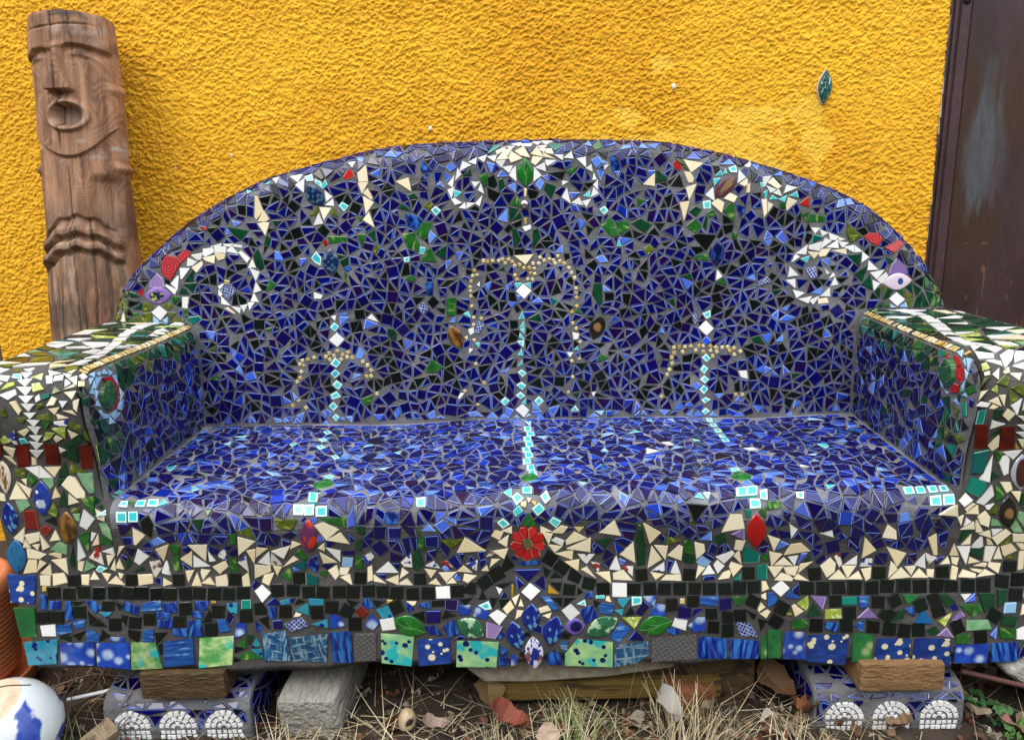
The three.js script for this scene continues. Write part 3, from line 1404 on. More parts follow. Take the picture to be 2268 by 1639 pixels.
GD 849 231 865 239 875 227 860 220
G 912 217 940 217 942 195 914 197
CB 923 289 944 306 946 290
CB 985 212 996 228 996 202
G 1002 224 1036 222 1037 199 1008 203
GD 1005 252 1036 248 1034 227 1004 233
LB 1008 280 1030 280 1030 259 1008 260
W 1040 218 1053 224 1057 198 1042 200
P8 631 245 657 245 657 223 632 233
P4 692 241 712 254 713 227
G 559 243 568 251 591 249 591 231 561 231
P4 506 309 520 309 527 292 507 279
P4 547 316 574 299 567 298 546 299
P9 790 311 830 310 802 291
P9 510 225 537 225 541 160 514 160
P2 547 220 587 220 597 155 546 158
P5 597 213 683 218 681 147 599 151
P9 690 223 735 219 735 157 695 156
P5 746 212 814 211 817 150 743 150
P5 825 213 898 208 905 147 825 150
P2 911 192 984 190 983 147 916 151
P8 991 190 1044 190 1049 146 994 150
DR 889 672 913 675 927 627 901 623
DR 941 670 967 670 981 619 954 620
TE 902 613 937 620 929 572 901 571
TE 900 563 941 550 941 536 929 521 898 533
W 925 559 944 606 944 552
C 931 630 942 653 951 630 940 619
W 963 602 970 604 975 596 977 569 970 565 961 589
G 947 612 958 615 961 606 955 594
GD 928 655 938 667 942 655
*LM 997 606 1004 529 20
*LD 984 518 994 447 17
C 968 548 984 546 989 533 981 526
C 989 526 1005 525 1001 505
G 959 542 973 539 976 519 963 508
W 966 694 974 693 977 684
W 971 674 980 673 983 663
W 975 657 986 656 990 644
C 982 640 991 639 994 621
W 964 613 994 615 983 597
W 921 670 919 686 947 679
TE 889 676 888 703 902 707 903 679
GD 920 693 917 707 934 709 934 693
C 937 698 942 710 955 701 948 688
OL 951 483 966 505 967 482
OC 979 620 981 631 989 619
LB 889 895 900 887 881 866
W 904 853 928 829 922 815 898 823
W 906 812 933 814 932 797
W 928 907 942 895 909 866
W 941 825 962 840 970 835 953 810 933 789
W 970 835 984 831 976 811 956 800
W 951 795 972 801 968 787
C 911 780 924 791 919 770
YG 896 806 905 808 908 793 894 790
OL 917 762 932 777 939 768 935 756
C 926 791 941 792 940 783 933 781
C 941 781 962 779 956 767
OL 885 753 893 773 905 775
C 886 725 888 741 899 746
C 905 726 919 734 928 718
C 923 737 933 738 934 718
W 948 717 963 729 960 699
W 883 713 890 721 907 722 902 714
T -542 998 -532 1008 -519 991 -529 976
T -541 939 -531 950 -519 934 -528 921
T -533 884 -524 894 -511 876 -521 864
T -480 814 -472 823 -459 803 -467 792
T -464 670 -453 679 -440 662 -449 653
*LG -477 623 -433 620 27
T -474 574 -449 570 -450 552 -470 555
T 484 1048 498 1054 497 1030 482 1024
T 484 1000 499 1009 498 985 484 980
T 485 955 500 962 500 938 484 930
T 485 910 499 917 499 894 485 887
T 486 880 501 887 500 863 485 859
T 455 673 472 679 473 661 454 655
*LG 443 622 487 621 26
T -8 985 9 989 10 955 -7 951
T -2 943 15 947 18 914 0 910
T -10 903 6 908 9 872 -9 869
T -5 859 11 864 13 829 -4 826
T -13 820 3 824 6 789 -12 788
T -7 780 9 783 11 748 -6 747
T -12 741 3 744 6 710 -12 709
T -4 697 11 700 14 664 -4 663
T 0 653 16 655 18 617 1 617
*LG -17 617 20 614 22
`;
LAID.L = `
GD 990 649 959 627 983 612 993 611
YG 994 652 988 651 990 611 996 612
NV 996 597 969 607 983 575
CB 944 568 912 564 924 547
T 1030 509 980 521 989 503
T 987 541 949 526 963 526
T 967 541 947 538 922 524 947 529
LB 954 805 933 804 947 793
LB 930 801 912 800 927 791
LB 917 793 899 801 898 786
LB 888 794 880 785 892 782
LB 889 780 870 775 876 749
LB 961 796 950 793 967 783
LB 944 791 923 786 955 771
LB 966 773 953 786 956 769
LB 977 764 967 773 966 758
LB 963 767 954 759 966 747
LB 970 734 961 743 952 727
LB 868 745 856 729 873 718
LB 877 715 864 717 877 699 891 705
LB 966 723 952 718 957 708
LB 951 713 927 701 932 696 952 702
LB 923 703 896 704 911 690
LB 896 698 885 691 910 686
LB 927 698 914 681 933 684
R 927 785 896 777 881 755 895 754 920 773
R 879 757 873 729 888 733 894 756
R 873 729 891 709 905 721 888 733
R 891 709 927 708 905 721
*LG2 912 771 933 713 29
GD 988 707 972 702 982 694
GD 972 703 947 697 932 684 958 666 970 682
GD 984 779 975 777 984 764
GD 998 757 983 757 991 744 1001 745
BK 991 739 979 756 970 739
BK 985 689 974 684 969 664 983 659
`;
LAID.R = `
*LG2 895 788 906 731 26
R 888 804 906 803 933 788 925 782
R 927 779 947 784 953 755 945 746 927 755
R 914 727 926 743 942 743 941 729 923 723
R 873 778 874 798 880 793 879 774
LB 931 809 947 810 963 782
LB 928 797 927 806 950 789
LB 862 748 864 767 876 743
LB 869 740 887 724 877 725
LB 891 721 910 720 903 716
LB 951 782 963 776 963 762
LB 949 742 959 756 960 739
LB 957 726 968 733 974 727
LB 927 707 938 714 950 706
NV 966 777 963 790 973 783
BK 975 775 983 787 989 758
NV 983 712 983 726 990 721 990 710
TE 963 710 975 716 982 689 971 687
GD 885 702 912 712 926 679
OL 925 698 956 694 952 675
`;

// ---------------------------------------------------------------- helpers
function mulberry(a) { return () => { a |= 0; a = (a + 0x6d2b79f5) | 0; let t = Math.imul(a ^ (a >>> 15), 1 | a); t = (t + Math.imul(t ^ (t >>> 7), 61 | t)) ^ t; return ((t ^ (t >>> 14)) >>> 0) / 4294967296; }; }
const rnd = mulberry(20240611), rr = (a, b) => a + (b - a) * rnd(), pick = (a) => a[Math.floor(rnd() * a.length)];
const hash2 = (i, j, s) => { let h = Math.imul(i, 374761393) + Math.imul(j, 668265263) + Math.imul(s, 1274126177); h = Math.imul(h ^ (h >>> 13), 1274126177); return ((h ^ (h >>> 16)) >>> 0) / 4294967296; };
function noise(x, y, s = 0, period = 0) {          // value noise 0..1, optionally repeating
  const xi = Math.floor(x), yi = Math.floor(y), fx = x - xi, fy = y - yi, u = fx * fx * fx * (fx * (fx * 6 - 15) + 10), v = fy * fy * fy * (fy * (fy * 6 - 15) + 10);
  const px = Array.isArray(period) ? period[0] : period, py = Array.isArray(period) ? period[1] : period, m = (k, q) => (q ? ((k % q) + q) % q : k), a = m(xi, px), b = m(xi + 1, px), c = m(yi, py), d = m(yi + 1, py);
  return (hash2(a, c, s) * (1 - u) + hash2(b, c, s) * u) * (1 - v) + (hash2(a, d, s) * (1 - u) + hash2(b, d, s) * u) * v;
}
function fbm(x, y, o = 4, s = 0, period = 0) { let a = 0.5, t = 0, n = 0; for (let k = 0; k < o; k++) { t += a * noise(x, y, s + k, period); n += a; a *= 0.5; x *= 2; y *= 2; period = Array.isArray(period) ? period.map((q) => q * 2) : period * 2; } return t / n; }
const mix = (a, b, t) => a + (b - a) * t, mix3 = (a, b, t) => [mix(a[0], b[0], t), mix(a[1], b[1], t), mix(a[2], b[2], t)];
const clamp = (x, a = 0, b = 1) => Math.min(b, Math.max(a, x));
const toS = (c) => Math.round(255 * (c <= 0.0031308 ? 12.92 * c : 1.055 * Math.pow(clamp(c), 1 / 2.4) - 0.055));
function colourTex(n, f, m = n) {                  // f(u, v) -> linear rgb
  const d = new Uint8Array(n * m * 4);
  for (let j = 0; j < m; j++) for (let i = 0; i < n; i++) { const c = f((i + 0.5) / n, (j + 0.5) / m), k = (j * n + i) * 4; d[k] = toS(c[0]); d[k + 1] = toS(c[1]); d[k + 2] = toS(c[2]); d[k + 3] = 255; }
  const t = new THREE.DataTexture(d, n, m); t.colorSpace = THREE.SRGBColorSpace; t.wrapS = t.wrapT = THREE.RepeatWrapping; t.magFilter = THREE.LinearFilter; t.minFilter = THREE.LinearMipmapLinearFilter; t.generateMipmaps = true; t.needsUpdate = true; return t;
}
function greyTex(n, f) {
  const d = new Uint8Array(n * n * 4);
  for (let j = 0; j < n; j++) for (let i = 0; i < n; i++) { const c = Math.round(255 * clamp(f((i + 0.5) / n, (j + 0.5) / n))), k = (j * n + i) * 4; d[k] = d[k + 1] = d[k + 2] = c; d[k + 3] = 255; }
  const t = new THREE.DataTexture(d, n, n); t.wrapS = t.wrapT = THREE.RepeatWrapping; t.magFilter = THREE.LinearFilter; t.minFilter = THREE.LinearMipmapLinearFilter; t.generateMipmaps = true; t.needsUpdate = true; return t;
}
const used = {};
function numbered(name) { const k = used[name] || 0; used[name] = k + 1; return k ? `${name}_${String(k).padStart(3, '0')}` : name; }
function shadows(o) { o.traverse((m) => { if (m.isMesh) { m.castShadow = true; m.receiveShadow = true; } }); }
function tag(o, label, category, group) { o.userData.label = label; o.userData.category = category; if (group) o.userData.group = group; return o; }
function thing(name, label, category, pos = [0, 0, 0], turn = 0, group) { const o = new THREE.Group(); o.name = numbered(name); o.position.set(...pos); o.rotation.y = turn; scene.add(o); return tag(o, label, category, group); }
function part(name, geo, mat, parent) { const m = new THREE.Mesh(geo, mat); m.name = numbered(name); parent.add(m); return m; }
function solo(name, geo, mat, pos, label, category, group) { const m = new THREE.Mesh(geo, mat); m.name = numbered(name); m.position.set(...pos); scene.add(m); return tag(m, label, category, group); }
function structure(name, geo, mat) { const m = new THREE.Mesh(geo, mat); m.name = numbered(name); m.userData.kind = 'structure'; scene.add(m); return m; }
const V = (a) => new THREE.Vector3(...a);
class Buf {                                        // growing triangle buffer with colour and uv
  constructor() { this.p = []; this.n = []; this.c = []; this.t = []; this.i = []; }
  vert(p, n, c, t) { this.p.push(...p); this.n.push(...n); this.c.push(...c); this.t.push(...t); return this.p.length / 3 - 1; }
  face(ps, c, ts, cs) {                            // flat polygon, fan
    let n = [0, 0, 0]; ps.forEach((a, i) => { const b = ps[(i + 1) % ps.length]; n[0] += (a[1] - b[1]) * (a[2] + b[2]); n[1] += (a[2] - b[2]) * (a[0] + b[0]); n[2] += (a[0] - b[0]) * (a[1] + b[1]); });
    const l = Math.hypot(...n) || 1; n = n.map((x) => x / l);
    const k = ps.map((p, i) => this.vert(p, n, cs ? cs[i] : c, ts ? ts[i] : [0, 0]));
    for (let i = 1; i + 1 < k.length; i++) this.i.push(k[0], k[i], k[i + 1]);
  }
  add(o) { const b = this.p.length / 3; for (const [k, v] of [['p', o.p], ['n', o.n], ['c', o.c], ['t', o.t]]) for (const x of v) this[k].push(x); for (const x of o.i) this.i.push(b + x); }
  geo() {
    const g = new THREE.BufferGeometry();
    g.setAttribute('position', new THREE.Float32BufferAttribute(this.p, 3)); g.setAttribute('normal', new THREE.Float32BufferAttribute(this.n, 3));
    g.setAttribute('color', new THREE.Float32BufferAttribute(this.c, 3)); g.setAttribute('uv', new THREE.Float32BufferAttribute(this.t, 2)); g.setIndex(this.i); return g;
  }
}
function gridGeo(nu, nv, f, colour, closedU = false, smooth = true) {          // f(i/nu, j/nv) -> point; colour(point, i, j) -> rgb
  const pos = [], col = [], uv = [], idx = [];
  for (let j = 0; j <= nv; j++) for (let i = 0; i <= nu; i++) { const p = f(i / nu, j / nv); pos.push(p[0], p[1], p[2]); const c = colour ? colour(p, i / nu, j / nv) : [1, 1, 1]; col.push(...c); uv.push(p[3] ?? i / nu, p[4] ?? j / nv); }
  for (let j = 0; j < nv; j++) for (let i = 0; i < nu; i++) { const a = j * (nu + 1) + i, b = a + 1, c = a + nu + 1, d = c + 1; idx.push(a, b, d, a, d, c); }
  const g = new THREE.BufferGeometry(); g.setAttribute('position', new THREE.Float32BufferAttribute(pos, 3)); g.setAttribute('color', new THREE.Float32BufferAttribute(col, 3)); g.setAttribute('uv', new THREE.Float32BufferAttribute(uv, 2)); g.setIndex(idx); g.computeVertexNormals(); return g;
}
function roundBox(w, h, d, r, seg = 2) { return new RoundedBoxGeometry(w, h, d, seg, r); }
function roughen(g, amp, freq, seed = 1) {         // push vertices about so that a block looks cast or hewn
  const p = g.attributes.position, v = new THREE.Vector3();
  for (let i = 0; i < p.count; i++) { v.fromBufferAttribute(p, i); p.setXYZ(i, v.x + amp * (fbm(v.y * freq + 3, v.z * freq + v.x * freq, 3, seed) - 0.5) * 2, v.y + amp * (fbm(v.x * freq, v.z * freq + 9, 3, seed + 5) - 0.5) * 2, v.z + amp * (fbm(v.x * freq + 5, v.y * freq, 3, seed + 9) - 0.5) * 2); }
  g.computeVertexNormals(); return g;
}
function blockGeo(w, h, d, r, n = 14) {            // a finely divided rounded block, for roughening
  const g = new THREE.BoxGeometry(w, h, d, Math.max(2, Math.round(w / 0.012)), Math.max(2, Math.round(h / 0.012)), Math.max(2, Math.round(d / 0.012)));
  const p = g.attributes.position, v = new THREE.Vector3(), c = new THREE.Vector3();
  for (let i = 0; i < p.count; i++) { v.fromBufferAttribute(p, i); c.set(clamp(v.x, -w / 2 + r, w / 2 - r), clamp(v.y, -h / 2 + r, h / 2 - r), clamp(v.z, -d / 2 + r, d / 2 - r)); v.sub(c); if (v.lengthSq() > 0) v.setLength(r); v.add(c); p.setXYZ(i, v.x, v.y, v.z); }
  g.computeVertexNormals(); return g;
}

// ---------------------------------------------------------------- ground, wall, door
const soilBump = greyTex(256, (u, v) => fbm(u * 16, v * 16, 5, 3, 16));
{
  const axis = (lo, hi, a, b, fine) => { const s = []; for (let x = a; x <= b + 1e-6; x += fine) s.push(x); let st = fine * 2, x = a; const L = []; while (x > lo) { x -= st; st *= 1.5; L.unshift(Math.max(lo, x)); } st = fine * 2; x = b; const H = []; while (x < hi) { x += st; st *= 1.5; H.push(Math.min(hi, x)); } return [...L, ...s, ...H]; };
  const xs = axis(-90, 90, -1.7, 1.7, 0.012), zs = axis(-40, 110, 0.3, 1.4, 0.012);
  const g = gridGeo(xs.length - 1, zs.length - 1, (a, b) => {
    const x = xs[Math.round(a * (xs.length - 1))], z = zs[zs.length - 1 - Math.round(b * (zs.length - 1))];
    const near = Math.abs(x) < 2.5 && z > 0 && z < 2 ? 1 : 0.3;
    return [x, -0.012 + near * (0.03 * (fbm(x * 5, z * 5, 3, 21) - 0.5) + 0.022 * (fbm(x * 34, z * 34, 3, 31) - 0.5)), z, x * 2, z * 2];
  }, (p) => { const t = sstep(1.25, 1.9, p[2] + 0.3 * fbm(p[0] * 3, p[2] * 3, 3, 4)), a = fbm(p[0] * 22, p[2] * 22, 3, 7); return mix3(mix3([0.018, 0.012, 0.008], [0.065, 0.045, 0.03], a), mix3([0.045, 0.06, 0.018], [0.12, 0.10, 0.045], a), t); });
  structure('ground', g, new THREE.MeshStandardMaterial({ vertexColors: true, roughness: 1, bumpMap: soilBump, bumpScale: 0.006 }));
}
const WALL_END = 1.281;
{ // rough-cast plaster, modelled; smoother where it has been patched
  const fine = 0.0029, xs = [], ys = [];
  for (let x = -4; x < -1.72; x += 0.02) xs.push(x); for (let x = -1.72; x < WALL_END; x += fine) xs.push(x); xs.push(WALL_END);
  for (let y = -0.1; y < 0.46; y += 0.02) ys.push(y); for (let y = 0.46; y < 1.78; y += fine) ys.push(y); for (let y = 1.78; y < 3.4; y += 0.02) ys.push(y);
  const spots = [[0.42, 1.50, 0.035, 0.035], [0.33, 1.35, 0.045, 0.03], [0.62, 1.28, 0.26, 0.05], [0.72, 1.34, 0.10, 0.035], [0.40, 1.27, 0.2, 0.035], [0.68, 1.20, 0.16, 0.07], [0.86, 1.36, 0.05, 0.06], [0.9, 1.27, 0.05, 0.05]];
  const patch = (x, y) => { let m = 0; const e = 0.7 * (fbm(x * 13, y * 13, 4, 61) - 0.5) + 0.5 * (fbm(x * 50, y * 50, 3, 63) - 0.5); for (const [cx, cy, rx, ry] of spots) m = Math.max(m, sstep(1.15, 0.9, Math.hypot((x - cx) / rx, (y - cy) / ry) + e * 2.2)); return m; };
  const g = gridGeo(xs.length - 1, ys.length - 1, (a, b) => {
    const x = xs[Math.round(a * (xs.length - 1))], y = ys[Math.round(b * (ys.length - 1))];
    const m = patch(x, y), jx = x + 0.006 * fbm(x * 45, y * 45, 2, 5), jy = y + 0.006 * fbm(x * 45 + 7, y * 45, 2, 6) + x * 0.12;
    const grain = 0.5 * noise(jx * 112, jy * 150, 15) + 0.5 * noise(jx * 190, jy * 240, 16), crumb = sstep(0.28, 0.72, grain), fine = noise(x * 260, y * 300, 17), coarse = fbm(x * 8, y * 8, 3, 19);
    const rough = (1 - 0.5 * m) * (0.7 + 0.6 * fbm(x * 5, y * 5, 2, 23));
    return [x, y, 0.0046 * rough * crumb + 0.0012 * fine + 0.006 * coarse - 0.008, x, y];
  }, (p) => { const m = patch(p[0], p[1]), t = fbm(p[0] * 26, p[1] * 26, 3, 41), s = fbm(p[0] * 3.2, p[1] * 3.2, 3, 43); return mix3(mix3([0.72, 0.34, 0.010], [0.88, 0.48, 0.022], clamp(t * 0.8 + s * 1.1 - 0.45)), [0.90, 0.55, 0.055], m * 0.75); });
  const wall = thing('plaster_wall', 'yellow rough plastered house wall behind the mosaic bench', 'wall');
  const grit = greyTex(1024, (u, v) => 0.5 * sstep(0.3, 0.7, noise(u * 140, v * 170, 25, [140, 170])) + 0.5 * noise(u * 280, v * 320, 26, [280, 320]));
  part('plaster', g, new THREE.MeshStandardMaterial({ vertexColors: true, roughness: 0.92, side: THREE.DoubleSide, bumpMap: grit, bumpScale: 0.0022 }), wall);
  const body = new THREE.BoxGeometry(4 + WALL_END, 3.5, 0.3); body.translate((WALL_END - 4) / 2, 1.65, -0.165);
  part('masonry', body, new THREE.MeshStandardMaterial({ color: new THREE.Color().setRGB(0.72, 0.37, 0.015), roughness: 0.95 }), wall);
  // the plaster's broken pale edge beside the door frame
  const e = new Buf(); let y = -0.05; while (y < 3.3) { const h = rr(0.02, 0.07), w = rr(0.002, 0.007); e.face([[WALL_END - 0.001, y, 0.001], [WALL_END + w, y, -0.004], [WALL_END + w * rr(0.5, 1.2), y + h, -0.004], [WALL_END - 0.001, y + h, 0.001]], pick([[0.55, 0.5, 0.42], [0.6, 0.42, 0.1], [0.3, 0.26, 0.2]])); y += h * rr(0.9, 1.4); }
  part('chipped_edge', e.geo(), new THREE.MeshStandardMaterial({ vertexColors: true, roughness: 0.95, side: THREE.DoubleSide }), wall);
  for (const [x, yy, s] of [[-0.278, 1.335, 0.006], [0.467, 1.44, 0.007], [-0.90, 1.27, 0.004], [-1.08, 1.235, 0.003]]) part('paint_chip', new THREE.SphereGeometry(s, 7, 5).scale(1, 1.3, 0.4).translate(x, yy, 0.004), new THREE.MeshStandardMaterial({ color: 0xe9e4d8, roughness: 0.8 }), wall);
}
{
  const door = thing('wooden_door', 'dark brown painted wooden door with worn grey patches and moulded frame', 'door', [WALL_END, 0, 0]);
  const paint = colourTex(512, (u, v) => {       // one metre across, two metres up
    const x = u, y = v * 2, str = fbm(x * 60, y * 5, 4, 71), blot = fbm(x * 9, y * 5, 4, 77), fine = fbm(x * 160, y * 40, 3, 79);
    let c = mix3([0.032, 0.014, 0.013], [0.06, 0.03, 0.034], clamp(blot * 1.7 - 0.4)); c = mix3(c, [0.043, 0.018, 0.008], clamp((fbm(x * 7 + 3, y * 3, 3, 83) - 0.5) * 5));
    const d1 = Math.hypot((x - 0.15 - (y - 1.2) * 0.06) / 0.045, (y - 1.24) / 0.24) + (str - 0.5) * 1.1 + (blot - 0.5) * 0.7, d2 = Math.hypot((x - 0.20) / 0.035, (y - 1.2) / 0.13) + (str - 0.5) * 1.2;
    c = mix3(c, [0.075, 0.088, 0.10], 0.75 * sstep(1.25, 0.6, d1) * clamp(0.35 + 1.1 * fbm(x * 80, y * 8, 3, 73))); c = mix3(c, [0.075, 0.075, 0.09], 0.4 * sstep(1.2, 0.6, d2));
    const pk = noise(x * 120, y * 22, 87); if (pk > 0.93 && y < 0.95) c = mix3(c, [0.17, 0.08, 0.03], 0.7);
    const k = 0.75 + 0.5 * fine; return [c[0] * k, c[1] * k, c[2] * k];
  }, 1024);
  const bump = greyTex(256, (u, v) => fbm(u * 40, v * 6, 4, 91, 0) * 0.7 + 0.3 * noise(u * 90, v * 60, 93));
  const m = new THREE.MeshPhysicalMaterial({ map: paint, roughness: 0.48, bumpMap: bump, bumpScale: 0.0015 });
  const uvXY = (g, ox = 0, oy = 0) => { const p = g.attributes.position, t = g.attributes.uv; for (let i = 0; i < p.count; i++) t.setXY(i, p.getX(i) + ox, (p.getY(i) + oy) / 2); return g; };
  const s = new THREE.Shape(); // moulding section, x across, y out
  [[0.003, -0.09], [0.003, -0.012], [0.012, -0.010], [0.014, -0.016], [0.018, -0.016], [0.02, -0.009], [0.026, -0.007], [0.029, -0.013], [0.034, -0.013], [0.037, -0.006], [0.062, -0.005], [0.069, -0.012], [0.073, -0.022], [0.075, -0.09]].forEach((q, i) => (i ? s.lineTo(...q) : s.moveTo(...q)));
  const fg = new THREE.ExtrudeGeometry(s, { depth: 3.3, bevelEnabled: false }); fg.rotateX(-Math.PI / 2); { const p = fg.attributes.position; for (let i = 0; i < p.count; i++) p.setZ(i, -p.getZ(i)); const ix = fg.index; if (ix) for (let i = 0; i < ix.count; i += 3) { const a = ix.getX(i); ix.setX(i, ix.getX(i + 1)); ix.setX(i + 1, a); } else { for (const at of Object.values(fg.attributes)) { const k = at.itemSize; for (let i = 0; i < at.count; i += 3) for (let c = 0; c < k; c++) { const a = at.array[i * k + c]; at.array[i * k + c] = at.array[(i + 1) * k + c]; at.array[(i + 1) * k + c] = a; } } } fg.computeVertexNormals(); }
  part('door_frame', uvXY(fg, 0.5), m, door);
  const board = (x0, x1, z, name) => { const g = roundBox(x1 - x0, 3.3, 0.04, 0.004, 2); g.translate((x0 + x1) / 2, 1.62, z - 0.02); return part(name, uvXY(g, 0), m, door); };
  board(0.0785, 0.9, -0.026, 'door_panel');
  const back = new THREE.BoxGeometry(1.2, 3.5, 0.2); back.translate(0.6, 1.65, -0.19); part('door_backing', back, new THREE.MeshStandardMaterial({ color: 0x120a08, roughness: 0.9 }), door);
  const bolt = new THREE.SphereGeometry(0.012, 14, 10).scale(1, 1, 0.5).translate(0.05, 1.662, -0.004); part('bolt', bolt, new THREE.MeshStandardMaterial({ color: 0x2a1c1a, roughness: 0.5, metalness: 0.4 }), door);
}

// ---------------------------------------------------------------- the bench: materials of its tiles
const glazeBump = greyTex(128, (u, v) => 0.6 * fbm(u * 4, v * 4, 3, 101, 4) + 0.4 * fbm(u * 11, v * 11, 2, 105, 11));
const lattice = greyTex(128, (u, v) => { const a = Math.abs(((u + v) * 4) % 1 - 0.5), b = Math.abs((((u - v) * 4) % 1 + 1) % 1 - 0.5); return 0.5 - 0.5 * Math.max(sstep(0.16, 0.02, a), sstep(0.16, 0.02, b)) + 0.2 * noise(u * 40, v * 40, 5); });
const glaze = (o = {}) => new THREE.MeshPhysicalMaterial({ vertexColors: true, roughness: 0.1, ior: 1.5, bumpMap: glazeBump, bumpScale: 0.0003, ...o });
const spotsOf = (n, seed, lo, hi) => { const r = mulberry(seed); return Array.from({ length: n }, () => [r(), r(), lo + (hi - lo) * r()]); };
const inSpots = (u, v, S, soft = 0.25) => { let m = 0; for (const [x, y, q] of S) { const dx = Math.abs(u - x), dy = Math.abs(v - y), d = Math.hypot(Math.min(dx, 1 - dx), Math.min(dy, 1 - dy)) / q; m = Math.max(m, sstep(1 + soft, 1 - soft, d)); } return m; };
const T = {};
{
  const dark = spotsOf(16, 5, 0.03, 0.085), pale = spotsOf(8, 8, 0.05, 0.15), cream = spotsOf(15, 12, 0.025, 0.085), olive = spotsOf(6, 17, 0.05, 0.08), few = spotsOf(7, 23, 0.06, 0.14);
  const W = (u, v, k, s) => fbm(u * k, v * k, 4, s, k);
  T.P1 = (u, v) => mix3(mix3([0.01, 0.16, 0.30], [0.04, 0.34, 0.42], W(u, v, 6, 1)), [0.004, 0.008, 0.16], inSpots(u, v, dark));
  T.P2 = (u, v) => { const n = W(u, v, 5, 3); return mix3(mix3([0.004, 0.012, 0.22], [0.02, 0.10, 0.52], n), [0.62, 0.78, 0.88], clamp(inSpots(u, v, pale, 0.6) * (0.1 + 1.2 * n) * 0.8)); };
  T.P3 = (u, v) => { const n = W(u, v, 5, 7); return mix3(mix3([0.08, 0.32, 0.09], [0.46, 0.62, 0.26], sstep(0.25, 0.75, n)), [0.03, 0.46, 0.46], sstep(0.56, 0.72, W(u, v, 3, 9))); };
  T.P4 = (u, v) => { const n = fbm(u * 3, v * 22, 4, 11, [3, 22]); return mix3(mix3([0.004, 0.02, 0.20], [0.03, 0.17, 0.50], n), [0.30, 0.50, 0.70], sstep(0.62, 0.8, n) * 0.7); };
  T.P5 = (u, v) => { const n = fbm(u * 4, v * 14, 4, 13, [4, 14]); return mix3(mix3([0.003, 0.01, 0.13], [0.02, 0.08, 0.36], n), [0.74, 0.70, 0.46], inSpots(u, v, cream, 0.18)); };
  T.P6 = (u, v) => { const a = fbm(u * 26, v * 4, 3, 15, [26, 4]), b = fbm(u * 4, v * 26, 3, 16, [4, 26]); return mix3(mix3([0.004, 0.03, 0.12], [0.02, 0.13, 0.26], W(u, v, 5, 17)), [0.35, 0.48, 0.55], sstep(0.55, 0.8, Math.max(a, b)) * 0.55); };
  T.P7 = (u, v) => { const n = W(u, v, 5, 19); return mix3(mix3(mix3([0.12, 0.40, 0.20], [0.48, 0.66, 0.30], n), [0.02, 0.40, 0.42], sstep(0.5, 0.7, W(u, v, 3, 20))), [0.003, 0.012, 0.10], inSpots(u, v, dark.slice(0, 12), 0.2)); };
  T.P8 = (u, v) => { const n = fbm(u * 18, v * 3, 4, 21, [18, 3]); return mix3([0.003, 0.010, 0.17], [0.03, 0.17, 0.52], sstep(0.3, 0.8, n)); };
  T.P9 = (u, v) => mix3(mix3([0.004, 0.035, 0.025], [0.03, 0.22, 0.05], W(u, v, 5, 23)), [0.36, 0.46, 0.22], inSpots(u, v, olive, 0.6) * 0.7);
  T.G = (u, v) => mix3(mix3([0.006, 0.06, 0.012], [0.03, 0.17, 0.028], W(u, v, 4, 25)), [0.20, 0.34, 0.08], sstep(0.56, 0.78, fbm(u * 3, v * 9, 3, 26, [3, 9])) * 0.9);
  T.GD = (u, v) => mix3([0.002, 0.018, 0.010], [0.008, 0.075, 0.03], W(u, v, 4, 27));
  T.OL = (u, v) => mix3(mix3([0.035, 0.055, 0.008], [0.13, 0.17, 0.022], W(u, v, 5, 29)), [0.36, 0.38, 0.10], sstep(0.6, 0.8, W(u, v, 7, 30)) * 0.7);
  T.YG = (u, v) => mix3(mix3([0.18, 0.30, 0.03], [0.50, 0.56, 0.10], W(u, v, 6, 31)), [0.76, 0.78, 0.42], sstep(0.58, 0.75, W(u, v, 9, 32)));
  T.LG = (u, v) => mix3([0.08, 0.30, 0.14], [0.34, 0.52, 0.30], W(u, v, 5, 33));
  T.DR = (u, v) => mix3([0.022, 0.002, 0.002], [0.20, 0.008, 0.006], W(u, v, 3, 35));
  T.BL = (u, v) => mix3([0.003, 0.008, 0.12], [0.03, 0.15, 0.55], sstep(0.35, 0.8, W(u, v, 5, 37)));
  T.BP = (u, v) => { const a = Math.abs(((u + v) * 6) % 1 - 0.5), b = Math.abs((((u - v) * 6) % 1 + 1) % 1 - 0.5); return mix3([0.012, 0.025, 0.22], [0.48, 0.56, 0.70], clamp(Math.max(sstep(0.2, 0.06, a), sstep(0.2, 0.06, b)) * 0.7 + sstep(0.6, 0.8, W(u, v, 8, 39)) * 0.5)); };
  T.RW = (u, v) => mix3([0.78, 0.74, 0.66], [0.30, 0.02, 0.02], sstep(0.52, 0.6, W(u, v, 3, 41)));
  T.BLW = (u, v) => mix3([0.76, 0.76, 0.74], [0.03, 0.05, 0.36], sstep(0.5, 0.58, W(u, v, 5, 43)));
  T.BW = (u, v) => mix3([0.76, 0.71, 0.64], [0.12, 0.06, 0.04], sstep(0.48, 0.7, W(u, v, 3, 45)));
}
const NAVY = [[0.003, 0.002, 0.062], [0.006, 0.002, 0.085], [0.011, 0.002, 0.05], [0.002, 0.003, 0.105], [0.005, 0.002, 0.07]], W1 = [1, 1, 1];
